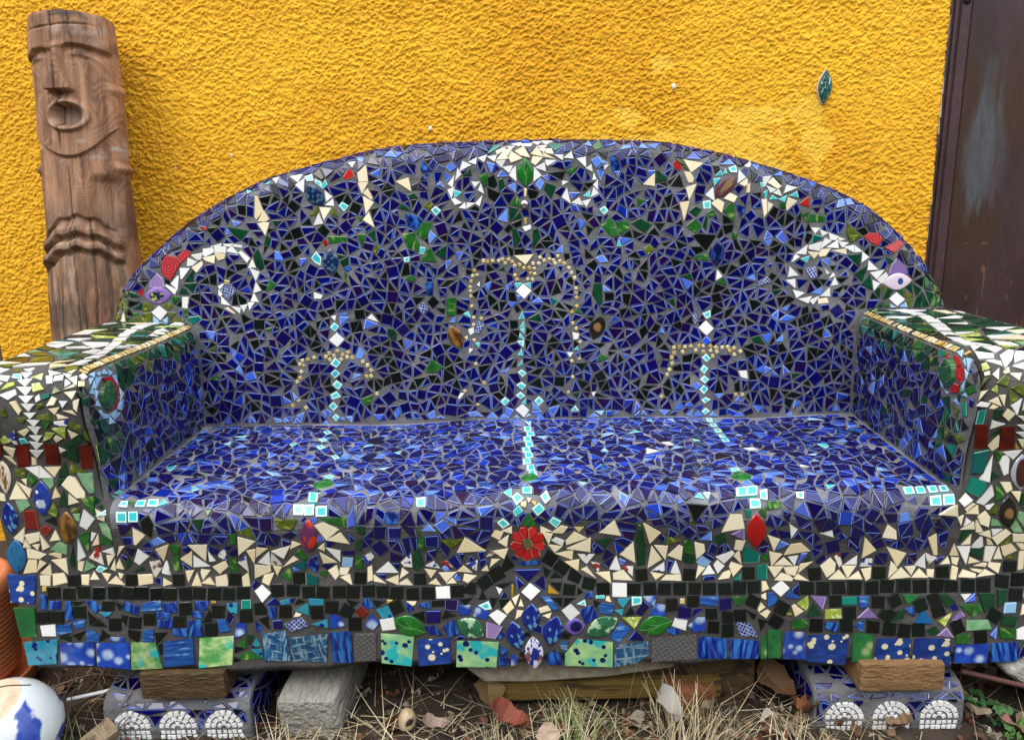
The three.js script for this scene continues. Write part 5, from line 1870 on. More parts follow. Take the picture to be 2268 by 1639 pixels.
function fill(ch, box, domain, spacing, kindOf, o = {}) {
  const { gap = 0.0045, minArea = 1.1e-4, merge = 0.62, keep = 1 } = o, [u0, u1, v0, v1] = box, pts = [], cell = spacing / 1.42, G = new Map(), key = (x, y) => Math.floor((x - u0) / cell) * 4096 + Math.floor((y - v0) / cell);
  const free = (x, y, r) => { for (let i = -2; i <= 2; i++) for (let j = -2; j <= 2; j++) { for (const q of G.get(key(x + i * cell, y + j * cell)) || []) if ((q[0] - x) ** 2 + (q[1] - y) ** 2 < r * r) return false; } return true; };
  const put = (x, y) => { pts.push([x, y]); const k = key(x, y); if (!G.has(k)) G.set(k, []); G.get(k).push([x, y]); };
  const all = new Set(); for (const l of blockers[ch].m.values()) for (const q of l) all.add(q);
  for (const q of all) for (let i = 0; i < q.length; i++) { const a = q[i], b = q[(i + 1) % q.length], n = Math.max(1, Math.round(Math.hypot(b[0] - a[0], b[1] - a[1]) / spacing)); for (let k = 0; k < n; k++) { const x = a[0] + (b[0] - a[0]) * k / n, y = a[1] + (b[1] - a[1]) * k / n; if (x > u0 - 0.03 && x < u1 + 0.03 && y > v0 - 0.03 && y < v1 + 0.03 && free(x, y, spacing * 0.45)) put(x, y); } }
  for (const line of o.edges || []) for (let s = 0; s + 1 < line.length; s++) { const [ax, ay] = line[s], [bx, by] = line[s + 1], n = Math.max(1, Math.round(Math.hypot(bx - ax, by - ay) / (spacing * 1.05))); for (let k = 0; k <= n; k++) { const x = ax + (bx - ax) * k / n, y = ay + (by - ay) * k / n; if (free(x, y, spacing * 0.5)) put(x, y); } }
  const tries = Math.round((u1 - u0) * (v1 - v0) / (spacing * spacing) * 26);
  for (let k = 0; k < tries; k++) { const x = rr(u0 - 0.02, u1 + 0.02), y = rr(v0 - 0.02, v1 + 0.02); if ((o.edges ? domain(x, y) : true) && free(x, y, spacing * (0.74 + 0.62 * noise(x * 38, y * 38, 211)))) put(x, y); }
  const tri = delaunay(pts), own = new Map(), used2 = new Set(), polys = [];
  tri.forEach((t, i) => { for (let k = 0; k < 3; k++) { const a = t[k], b = t[(k + 1) % 3], e = Math.min(a, b) * 1e5 + Math.max(a, b); if (!own.has(e)) own.set(e, []); own.get(e).push(i); } });
  const order = [...tri.keys()]; for (let i = order.length - 1; i > 0; i--) { const j = Math.floor(rnd() * (i + 1)); [order[i], order[j]] = [order[j], order[i]]; }
  for (const i of order) {
    if (used2.has(i)) continue; used2.add(i); let poly = tri[i].map((k) => pts[k]);
    if (rnd() < merge) {
      let best = null, bl = 0;
      for (let k = 0; k < 3; k++) { const a = tri[i][k], b = tri[i][(k + 1) % 3], other = own.get(Math.min(a, b) * 1e5 + Math.max(a, b)).find((x) => x !== i && !used2.has(x)); if (other === undefined) continue; const c = tri[other].find((x) => x !== a && x !== b), l = Math.hypot(pts[a][0] - pts[b][0], pts[a][1] - pts[b][1]), q = [pts[tri[i][(k + 2) % 3]], pts[a], pts[c], pts[b]]; const conv = q.every((p0, m) => { const p1 = q[(m + 1) % 4], p2 = q[(m + 2) % 4], cr = (p1[0] - p0[0]) * (p2[1] - p1[1]) - (p1[1] - p0[1]) * (p2[0] - p1[0]); return cr > 0.15 * Math.hypot(p1[0] - p0[0], p1[1] - p0[1]) * Math.hypot(p2[0] - p1[0], p2[1] - p1[1]); }); if (conv && l > bl && area2(q) < spacing * spacing * 1.5) { bl = l; best = [other, q]; } }
      if (best) { used2.add(best[0]); poly = best[1]; }
    }
    polys.push(poly);
  }
  for (let p of polys) {
    const c0 = centre(p); if (!domain(c0[0], c0[1])) continue; if (!o.edges && p.some((a) => !domain(a[0], a[1], true))) continue;
    p = inset(p, () => gap * rr(0.26, 0.86)); if (p.length < 3) continue;
    { const cc = centre(p), t = rr(-0.09, 0.09), C = Math.cos(t), S = Math.sin(t); p = p.map((a) => [cc[0] + (a[0] - cc[0]) * C - (a[1] - cc[1]) * S, cc[1] + (a[0] - cc[0]) * S + (a[1] - cc[1]) * C]); }
    for (const q of blockers[ch].near(p)) { if (p.length < 3) break; p = cutAway(p, q, gap * 0.6); }
    if (p.length < 3 || area2(p) < minArea || rnd() > keep) continue;
    let per = 0; for (let i = 0; i < p.length; i++) { const b = p[(i + 1) % p.length]; per += Math.hypot(p[i][0] - b[0], p[i][1] - b[1]); } if (area2(p) / per < 0.0021) continue;
    const c = centre(p), k = kindOf(c[0], c[1], area2(p)); if (k) layTile(ch, p, k, coreOf(ch, ...c));
  }
}
function scatterSquares(ch, box, domain, n, side, kindOf, split = 0.7) { // whole factory squares, most of them snapped in two
  for (let t = 0; t < n; t++) {
    const x = rr(box[0], box[1]), y = rr(box[2], box[3]), a = rr(0, 6.28), h = side * rr(0.42, 0.56), q = [0, 1, 2, 3].map((k) => { const f = a + Math.PI / 4 + k * Math.PI / 2; return [x + h * 1.414 * Math.cos(f), y + h * 1.414 * Math.sin(f)]; });
    if (!q.every((v) => domain(v[0], v[1])) || blockers[ch].near(q).some((b) => overlap(inflate(q, 0.003), b))) continue;
    const k = kindOf(x, y); blockers[ch].add(q);
    if (rnd() > split) layTile(ch, q, k, coreOf(ch, x, y));
    else { const g = rr(0.001, 0.0024), d = rr(-0.3, 0.3), c1 = [mix(q[0][0], q[1][0], Math.max(0, d)), mix(q[0][1], q[1][1], Math.max(0, d))], nx0 = q[2][1] - c1[1], ny0 = -(q[2][0] - c1[0]), l = Math.hypot(nx0, ny0), nx = nx0 / l, ny = ny0 / l, c = c1[0] * nx + c1[1] * ny; for (const p of [tidy(clip(q, nx, ny, c - g)), tidy(clip(q, -nx, -ny, -c - g))]) if (p.length >= 3) layTile(ch, p, rnd() < 0.85 ? k : kindOf(x, y), coreOf(ch, x, y)); }
  }
}
const weigh = (o) => { let r = rnd() * Object.values(o).reduce((a, b) => a + b, 0); for (const [k, w] of Object.entries(o)) if ((r -= w) <= 0) return k; };
const inBack = (u, v) => archNear(u, v).d > 0.0 && (Math.abs(u) < 0.872 || v > 0.38) && v > 0.012, inSeat = (u, v) => Math.abs(u) < 0.87 && v > 0.41 && v < SEAT_END + 0.48;
const navyOr = () => (rnd() < 0.8 ? 'NV' : 'BK');
scatterSquares('B', [-1.1, 1.1, 0.01, 0.72], inBack, 900, 0.028, navyOr);
scatterSquares('F', [-0.87, 0.87, SEAT_END - 0.1, SEAT_END + 0.48], inSeat, 420, 0.028, () => (rnd() < 0.8 ? 'NV' : 'MB'));
scatterSquares('F', [-0.86, 0.86, 0.345, 0.46], (u, v) => v > 0.35 && v < 0.50 && Math.abs(u) < 0.865, 220, 0.028, () => 'NV', 0.5);
for (const ch of 'LR') scatterSquares(ch, [0.46, 0.9, 0.54, 0.74], () => true, 90, 0.027, () => 'NV');
// backrest
fill('B', [-1.2, 1.2, 0.0, 0.8], (u, v) => archNear(u, v).d > -0.04 && (Math.abs(u) < 0.879 || v > 0.284) && v > 0.006, 0.0225, (u, v) => {
  if (Math.abs(u) > 0.93 && v < 0.37) return weigh({ OL: 4, GD: 4, G: 2, BK: 1 });
  if (v < 0.03) return weigh({ NV: 6, CB: 3, MB: 1 });
  return weigh({ NV: 74, BK: v < 0.45 ? 26 : 10, CB: 1.6, MB: 0.6, G: 0.8, GD: 1.2, W: 0.3 });
}, { gap: 0.0040, minArea: 0.5e-4, merge: 0.5, edges: [[[-0.88, 0.284], [-0.88, 0.005], [0.88, 0.005], [0.88, 0.284]], [[-1.125, 0.284], [-0.88, 0.284]], [[0.88, 0.284], [1.125, 0.284]]] });
// seat and its rounded nose
fill('F', [-0.885, 0.885, 0.40, SEAT_END + 0.5], (u, v) => Math.abs(u) < 0.876 && v > 0.405 && v < SEAT_END + 0.484, 0.0225, (u, v) => {
  if (v > SEAT_END) { const l = fbm(u * 5, v * 9, 2, 201); return weigh({ NV: 60, MB: 12, CB: 2 + 20 * sstep(0.5, 0.75, l), W: 0.7, BK: 2, T: 0.8, LB: 0.8, BL: 2 }); }
  return weigh({ NV: 84, CB: 3, MB: 2 });
}, { gap: 0.004, minArea: 0.6e-4, merge: 0.5, edges: [[[-0.877, 0.405], [-0.877, SEAT_END + 0.485], [0.877, SEAT_END + 0.485], [0.877, 0.405]]] });
// apron: navy above, then cream, then dark glazes
fill('F', [-1.06, 1.1, 0.16, 0.405], (u, v) => Math.abs(u) < 1.085 && v > 0.162 && v < 0.405, 0.0262, (u, v) => {
  const b = 0.335 + 0.02 * Math.sin(u * 7 + 1) + 0.015 * Math.sin(u * 17);
  if (v > b && Math.abs(u) < 0.87) return weigh({ NV: 86, CB: 4, G: 2, GD: 3 });
  if (v > 0.262) return weigh({ C: 60, W: 16, G: 6, GD: 5, NV: 3, BW: 3, OL: 2 });
  if (v > 0.235) return null;
  return weigh({ BK: 40, P8: 14, GD: 14, BL: 10, P1: 6, NV: 8, G: 6 });
}, { gap: 0.0052, minArea: 0.75e-4, merge: 0.5, edges: [[[-0.87, 0.404], [0.87, 0.404]]] });
// arm fronts, arm tops, inner sides
for (const s of [-1, 1]) {
  fill('F', [Math.min(s * 0.89, s * 1.09), Math.max(s * 0.89, s * 1.09), 0.41, ARM_END], (u, v) => s * u > 0.889 && s * u < 1.085 && v > 0.41 && v < ARM_END, 0.0255, (u, v) => (v > 0.62 ? weigh({ OL: 26, C: 22, W: 18, GD: 8, YG: 10, G: 6, BW: 4, TE: 3 }) : v > 0.56 ? weigh({ C: 20, GD: 20, G: 14, OL: 14, DR: 5, W: 10 }) : weigh({ C: 34, G: 16, GD: 12, LG: 8, OL: 12, W: 12, R2: 3 })), { gap: 0.0052, minArea: 0.9e-4, edges: [[[s * 0.888, 0.48], [s * 0.888, ARM_END - 0.01], [s * 1.085, ARM_END - 0.01], [s * 1.085, 0.41]]] });
  fill('F', [Math.min(s * 0.89, s * 1.09), Math.max(s * 0.89, s * 1.09), ARM_END, ARM_END + 0.53], (u, v) => s * u > 0.9 && s * u < 1.085 && v > ARM_END - 0.005 && v < ARM_END + 0.525, 0.033, (u, v) => weigh({ GD: 46, OL: 5, G: 5, W: 15 + 34 * sstep(0.16, 0, v - ARM_END), YG: 3, TE: 6, BK: 10, LG: 4, C: 3 }), { gap: 0.0048, edges: [[[s * 0.909, ARM_END - 0.004], [s * 0.909, ARM_END + 0.52]], [[s * 1.086, ARM_END - 0.004], [s * 1.086, ARM_END + 0.52]]] });
  const ch = s < 0 ? 'L' : 'R';
  fill(ch, [0.44, 1.0, 0.525, 0.815], (u, v) => u > 0.447 && u < 0.996 && v > 0.533 && v < 0.808 && !(u > 0.95 && v > 0.76 && Math.hypot(u - 0.93, v - 0.74) > 0.067), 0.0248, (u, v) => {
    const e = 0.03 * (fbm(u * 12, v * 12, 2, 77) - 0.5);
    if (v + e > 0.752 || (u + e > 0.9 && v > 0.6)) return weigh({ GD: 34, G: 26, TE: 14, BK: 14, OL: 12 });
    return weigh({ NV: 70, CB: 8, BK: 8, GD: 5, MB: 8 });
  }, { gap: 0.0044, minArea: 0.6e-4, merge: 0.5, edges: [[[0.446, 0.534], [0.446, 0.807], [0.93, 0.807], [0.978, 0.788], [0.997, 0.74], [0.997, 0.534], [0.446, 0.534]]] });
}

// the grout body that carries them
const groutTex = colourTex(256, (u, v) => { const a = fbm(u * 12, v * 12, 5, 301, 12), b = noise(u * 90, v * 90, 307, 90); const k = 0.62 + 0.55 * a + 0.18 * (b - 0.5); return [k, k, k * 1.01]; });
const groutBump = greyTex(256, (u, v) => fbm(u * 14, v * 14, 5, 311, 14));
groutTex.repeat.set(1, 1); const grout = new THREE.MeshStandardMaterial({ vertexColors: true, map: groutTex, bumpMap: groutBump, bumpScale: 0.004, roughness: 0.9, side: THREE.DoubleSide });
const local = (p, u, v) => [p[0] - ORIGIN[0], p[1] - ORIGIN[1], p[2] - ORIGIN[2], u * 4, v * 4];
const gcol = (base) => (p) => { const k = 0.72 + 0.4 * fbm(p[0] * 30 + 5, p[1] * 30 + p[2] * 30, 3, 321) + 0.45 * sstep(0.5, 0.75, fbm(p[0] * 11 + 3, p[1] * 11 + p[2] * 11, 4, 323)); return base.map((c) => c * k); };
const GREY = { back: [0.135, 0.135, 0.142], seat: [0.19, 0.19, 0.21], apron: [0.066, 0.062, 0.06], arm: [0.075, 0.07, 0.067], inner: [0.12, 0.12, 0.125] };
const sheet = (ch, u0, u1, v0, v1, base, step = 0.012) => gridGeo(Math.ceil(Math.abs(u1 - u0) / step), Math.ceil(Math.abs(v1 - v0) / step), (a, b) => { const u = u0 + (u1 - u0) * a, v = v0 + (v1 - v0) * b; return local(CHARTS[ch](u, v), u, v); }, gcol(base));
const cores = {};
{
  const BOT = (x) => 0.152 + 0.006 * Math.sin(x * 6 + 2) + 0.004 * Math.sin(x * 15) + 0.003 * Math.sin(x * 31);
  const apr = gridGeo(180, 34, (a, b) => { const u = -1.09 + 2.18 * a; if (b < 0.25) { const t = 1 - b / 0.25, y = BOT(u), e = CHARTS.F(u, y); return local([e[0], y + (t > 0.99 ? 0.01 : 0), e[2] - t * 0.66], u, y - t); } const v = mix(BOT(u), 0.485, (b - 0.25) / 0.75); return local(CHARTS.F(u, v), u, v); }, gcol(GREY.apron));
  const ends = [-1, 1].map((s) => gridGeo(20, 24, (a, b) => { const y = mix(BOT(s * 1.09), 0.485, b), e = CHARTS.F(s * 1.09, y); return local([e[0], y, e[2] - a * 0.66], e[2] - a, y); }, gcol(GREY.apron)));
  cores.apron = part('apron', mergeGeometries([apr, ...ends]), grout, bench);
  cores.seat = part('seat', sheet('F', -0.8849, 0.8849, 0.47, SEAT_END + 0.53, GREY.seat), grout, bench);
  for (const s of [-1, 1]) {
    const e = s * 1.09, outer = gridGeo(30, 26, (a, b) => { const v = mix(0.47, ARM_END, b), q = CHARTS.F(e, v); return local([q[0], q[1], q[2] - a * 0.66], q[2] - a, v); }, gcol(GREY.arm));
    cores[s < 0 ? 'armrestL' : 'armrestR'] = part('armrest', mergeGeometries([sheet('F', s * IN_X, e, 0.47, ARM_END + 0.56, GREY.arm), sheet(s < 0 ? 'L' : 'R', 0.4, 1.0, 0.5, ARM_Y, GREY.inner), outer]), grout, bench);
  }
  // backrest: rings inward from behind the rim to a line along the seat
  const N = archDense.length - 1, back = gridGeo(N, 30, (a, b) => {
    const i = Math.round(a * N), [qx, qv] = archDense[i], j = Math.min(N, i + 1), k = Math.max(0, i - 1), tx = archDense[j][0] - archDense[k][0], ty = archDense[j][1] - archDense[k][1], l = Math.hypot(tx, ty), nx = -ty / l, ny = tx / l;
    if (b < 0.4) { const t = b / 0.4, d = mix(-0.18, RB, t), dd = (RB - d) / RB, bx = qx - nx * RB, bv = qv - ny * RB, o = backWave(qx, qv); const P = dd <= Math.PI / 2 ? backPlane(bx + nx * RB * Math.sin(dd), bv + ny * RB * Math.sin(dd), o - RB * (1 - Math.cos(dd))) : backPlane(qx, qv, o - RB - (dd - Math.PI / 2) * RB); return local(P, qx, qv + d); }
    const t = (b - 0.4) / 0.6, sx = qx - nx * RB, sv = qv - ny * RB, x = mix(sx, sx * 0.98, t), v = mix(sv, -0.02, t); return local(backPlane(x, v, backWave(x, v)), x, v);
  }, gcol(GREY.back));
  cores.backrest = part('backrest', back, grout, bench);
}
{ // every tile a mesh of its own under the part it is set in; of one kind the 300 that show largest, the rest joined
  const by = new Map(); for (const p of laidPieces) { if (!by.has(p.name)) by.set(p.name, []); by.get(p.name).push(p); }
  for (const [name, list] of by) {
    list.sort((a, b) => b.size - a.size);
    list.slice(0, 299).forEach((p) => part(name, p.buf.geo(), p.mat, cores[p.core]));
    if (list.length > 299) { const b = new Buf(); for (const p of list.slice(299)) b.add(p.buf); const m = part(name, b.geo(), list[0].mat, bench); m.userData.kind = 'stuff'; }
    if (list.length > 150) console.log(name, list.length);
  }
  part('silver_bead', bench.userData.bead, new THREE.MeshStandardMaterial({ color: 0xd8c8c4, metalness: 1, roughness: 0.08 }), cores.backrest); delete bench.userData.bead;
  console.log('tiles', laidPieces.length);
}
// ---------------------------------------------------------------- carved log
{
  const y1 = 1.648, log = thing('carved_log', 'weathered brown log carved with a long open-mouthed face, leaning on the yellow wall', 'wood carving', [-1.282, 0, 0.24]);
  const arc = (u, v, cx, cy, rx, ry) => Math.hypot((u - cx) / rx, (v - cy) / ry);
  const cracks = [[-0.008, 1.25, 1.7, 0.010, 0.003], [0.0, 0.4, 1.24, 0.006, 0.0024], [0.048, 0.3, 1.12, 0.007, 0.0026], [-0.045, 0.3, 0.95, 0.005, 0.002], [0.082, 0.2, 0.98, 0.006, 0.0026], [-0.08, 1.1, 1.22, 0.004, 0.002], [0.02, 0.5, 0.93, 0.004, 0.0018], [-0.07, 0.5, 0.9, 0.004, 0.002], [0.03, 1.56, 1.7, 0.004, 0.002]];
  const wob = (y, c) => 0.005 * (noise(y * 9, c * 90, 3) - 0.5) * 2;
  const crackAt = (u, y) => { let m = 0; for (const [cu, ya, yb, , w] of cracks) m = Math.max(m, sstep(w, w * 0.3, Math.abs(u - cu - wob(y, cu))) * sstep(ya, ya + 0.06, y) * sstep(yb, yb - 0.06, y)); return m; };
  const mouth = (u, y) => arc(u, y, 0.010, 1.362, 0.043, 0.034);
  const browY = (u) => (u < -0.014 ? 1.534 + 0.006 * Math.cos((u + 0.06) * 40) - 0.55 * Math.max(0, -0.075 - u) : 1.538 + 0.010 * sstep(0.0, 0.03, u) - 0.24 * Math.max(0, u - 0.05));
  const fold = (u, c) => c - 3.6 * (u - 0.012) ** 2 * (1 + 2.5 * Math.abs(u)) + 0.004 * Math.sin(u * 120);
  const carve = (u, y) => {                        // u across in metres from the middle, y up: relief in metres
    let h = 0; const brow = browY(u), chin = 1.252 + 6.2 * (u - 0.01) ** 2 * (u > 0.01 ? 1.35 : 1);
    h += 0.010 * sstep(chin - 0.003, chin + 0.003, y) - 0.004 * sstep(0.014, 0, chin - y) * (y < chin ? 1 : 0);
    h -= 0.009 * sstep(brow + 0.005, brow - 0.004, y) * sstep(1.24, 1.46, y);
    for (const ex of [-0.068, 0.052]) h += 0.007 * sstep(1.2, 0.3, arc(u, y, ex, brow - 0.022, 0.028, 0.010));
    h -= 0.009 * sstep(0.03, 0.004, brow - y) * sstep(-0.002, 0.004, brow - y) * sstep(0.014, 0.03, Math.abs(u + 0.012));
    const nw = mix(0.0095, 0.029, sstep(1.53, 1.432, y) ** 2), nose = sstep(nw + 0.004, nw - 0.003, Math.abs(u + 0.002)) * sstep(1.424, 1.430, y) * sstep(1.56, 1.53, y); h += 0.027 * nose * mix(0.75, 1, sstep(1.53, 1.44, y));
    h -= 0.007 * sstep(0.010, 0.0, Math.abs(y - 1.420)) * sstep(0.042, 0.03, Math.abs(u + 0.002));
    const m = mouth(u, y); h += 0.012 * sstep(1.36, 1.14, m) * sstep(0.84, 0.98, m) - 0.032 * sstep(1.0, 0.74, m);
    const win = sstep(0.115, 0.095, Math.abs(u - 0.004));
    for (const [c, w, a] of [[1.055, 0.013, 0.015], [1.014, 0.013, 0.018]]) h += a * sstep(w * 1.3, w * 0.4, Math.abs(y - fold(u, c))) * win;
    for (const c of [1.084, 1.034, 0.993]) h -= 0.011 * sstep(0.011, 0.002, Math.abs(y - fold(u, c))) * win;
    h -= 0.016 * sstep(0.05, 0.075, u) * sstep(1.03, 1.06, y) * sstep(1.21, 1.18, y);
    for (const [cu, ya, yb, d, w] of cracks) h -= d * sstep(w, w * 0.3, Math.abs(u - cu - wob(y, cu))) * sstep(ya, ya + 0.06, y) * sstep(yb, yb - 0.06, y);
    h -= 0.005 * sstep(0.003, 0.001, Math.abs(y - 1.597 - 0.004 * Math.sin(u * 25))) * sstep(0.1, 0.05, Math.abs(u));
    return h;
  };
  const centreZ = (y) => mix(0.03, -0.115, y / y1), lean = (y) => mix(0.0, 0.016, y / y1);
  const N = 210, M = 620, g = gridGeo(N, M, (a, b) => {
    const th = (a - 0.5) * Math.PI * 1.7, y = y1 * b, r0 = mix(0.143, 0.106, Math.pow(b, 1.3)) * (1 + 0.015 * Math.sin(y * 9)) * (1 - 0.06 * sstep(0.985, 1, b));
    const side = Math.sin(th), u = r0 * side, edge = 0.011 * (fbm(th * 3 + 9, y * 6, 3, 401) - 0.5) + 0.003 * (fbm(th * 34, y * 7, 3, 403) - 0.5) + 0.0022 * (fbm(th * 60, y * 60, 2, 405) - 0.5) * sstep(1.3, 1.0, y);
    const burr = 0.012 * sstep(0.02, 0, Math.abs(y - 1.225)) * sstep(0.75, 0.95, Math.abs(side)) + 0.008 * sstep(0.02, 0, Math.abs(y - 1.44)) * sstep(0.8, 0.97, side);
    const front = sstep(0.15, 0.45, Math.cos(th)), r = r0 + edge + burr + carve(u, y) * front;
    return [r * side * 1.02 + lean(y), y - 0.02 * sstep(0.99, 1.0, b) * (1 - Math.cos(th) * 0.4) + 0.012 * Math.cos(th) * b, r * Math.cos(th) * 0.82 + centreZ(y), th * 0.15, y];
  }, (p, a, b) => {
    const th = (a - 0.5) * Math.PI * 1.7, y = y1 * b, u = mix(0.143, 0.106, b) * Math.sin(th), swirl = fbm(u * 14 + 2, y * 5, 3, 411);
    const ringy = Math.abs(((u * u * 70 + y * 3.6 + swirl * 4) * 6) % 1 - 0.5) * 2, fibre = fbm(u * 75, y * 9, 3, 413), blot = fbm(u * 12 + 4, y * 8, 4, 417), low = sstep(1.18, 1.0, y);
    let c = mix3([0.17, 0.075, 0.038], [0.42, 0.225, 0.125], clamp(0.5 + (fibre - 0.5) * 1.6 + (ringy - 0.5) * 0.5 * (1 - low)));
    c = mix3(c, [0.33, 0.24, 0.165], 0.6 * low * sstep(0.4, 0.65, fibre)); c = mix3(c, [0.10, 0.065, 0.045], 0.55 * low * sstep(0.52, 0.4, fbm(u * 90, y * 22, 3, 421)));
    c = mix3(c, [0.40, 0.36, 0.32], 0.75 * sstep(0.60, 0.72, fbm(u * 24, y * 34, 3, 423)) * (sstep(0.05, 0.0, Math.abs(y - 1.275)) + 0.5 * sstep(0.06, 0, Math.abs(y - 1.58))));
    const m = mouth(u, y); if (m < 1.15 && m > 0.8) c = mix3(c, [0.36, 0.28, 0.22], 0.5 * fibre); if (m < 0.8) c = mix3(c, [0.24, 0.18, 0.14], 0.6);
    const char1 = sstep(0.42, 0.62, fbm(u * 20, y * 15, 3, 419)) * (0.85 * sstep(1.60, 1.625, y) + 0.2 * sstep(0.06, 0.02, Math.abs(y - 1.088 + 2.6 * u * u)) + 0.55 * sstep(0.07, 0.02, Math.abs(y - 0.82)) + 0.6 * sstep(0.05, 0.015, Math.abs(y - 1.575)) * sstep(-0.02, 0.03, u));
    c = mix3(c, [0.028, 0.018, 0.014], clamp(char1)); c = mix3(c, [0.04, 0.02, 0.012], 0.25 * sstep(0.055, 0.08, u) * sstep(0.42, 0.55, fbm(u * 8, y * 4, 2, 431) + 0.1) * sstep(1.22, 1.19, y) * sstep(1.0, 1.04, y));
    for (const ex of [-0.068, 0.052]) c = mix3(c, [0.03, 0.016, 0.01], 0.8 * sstep(1.1, 0.7, arc(u, y, ex, browY(u) - 0.021, 0.012, 0.008)));
    return mix3(c, [0.02, 0.012, 0.008], 0.85 * crackAt(u, y));
  });
  const grain = colourTex(512, (u, v) => { const k = 0.55 + 0.85 * fbm(u * 40, v * 5, 4, 435, [40, 5]) + 0.2 * (noise(u * 200, v * 30, 439, [200, 30]) - 0.5); return [k, k, k]; }); grain.repeat.set(3, 3);
  const wood = new THREE.MeshStandardMaterial({ vertexColors: true, map: grain, roughness: 0.72, bumpMap: greyTex(256, (u, v) => fbm(u * 60, v * 6, 4, 433) * 0.8 + 0.2 * noise(u * 60, v * 40, 437)), bumpScale: 0.003, side: THREE.DoubleSide });
  part('trunk', g, wood, log);
  const cap = gridGeo(30, 6, (a, b) => { const th = (a - 0.5) * Math.PI * 2, r = 0.102 * (1 - b); return [r * Math.sin(th) + 0.016, y1 - 0.012 + 0.006 * (1 - b) * Math.cos(th), r * Math.cos(th) * 0.82 + centreZ(y1)]; }, () => [0.10, 0.06, 0.04]); part('sawn_top', cap, wood, log);
}
// ---------------------------------------------------------------- glazed leaf on the wall
{
  const L = 0.05, hw = 0.021, N = 26, leaf = thing('ceramic_leaf', 'dark green glazed leaf-shaped ceramic fixed to the yellow wall above the bench', 'wall ornament', [0.923, 1.427, 0.004], 0);
  leaf.rotation.z = -0.05;
  const mk = (s, z0, z1, dome, mat, name) => part(name, gridGeo(N, 7, (a, b) => { const t = a * Math.PI * 2, x = Math.cos(t), y = Math.sin(t), ox = Math.sign(y) * Math.pow(1 - Math.abs(x) ** 1.8, 0.95) * hw * s, oy = x * L * s; if (b < 0.15) return [ox, oy, z0, 0, 0]; const k = 1 - (b - 0.15) / 0.85; return [ox * k, oy * k, z1 + dome * (1 - k * k), 0.5 + ox * k / hw / 2, 0.5 + oy * k / L / 2]; }, () => [1, 1, 1]), mat, leaf);
  mk(1.08, -0.006, 0.006, 0, new THREE.MeshStandardMaterial({ color: 0xb9b8a6, roughness: 0.7, side: THREE.DoubleSide }), 'clay_edge');
  mk(1.0, 0.004, 0.009, 0.004, glaze({ map: colourTex(96, (u, v) => mix3(mix3([0.004, 0.035, 0.035], [0.02, 0.13, 0.11], fbm(u * 5, v * 8, 3, 441)), [0.42, 0.50, 0.40], sstep(0.62, 0.74, fbm(u * 7, v * 10, 3, 443)))), bumpMap: greyTex(64, (u, v) => fbm(u * 7, v * 11, 3, 445)), bumpScale: 0.004, side: THREE.DoubleSide }), 'glazed_face');
}
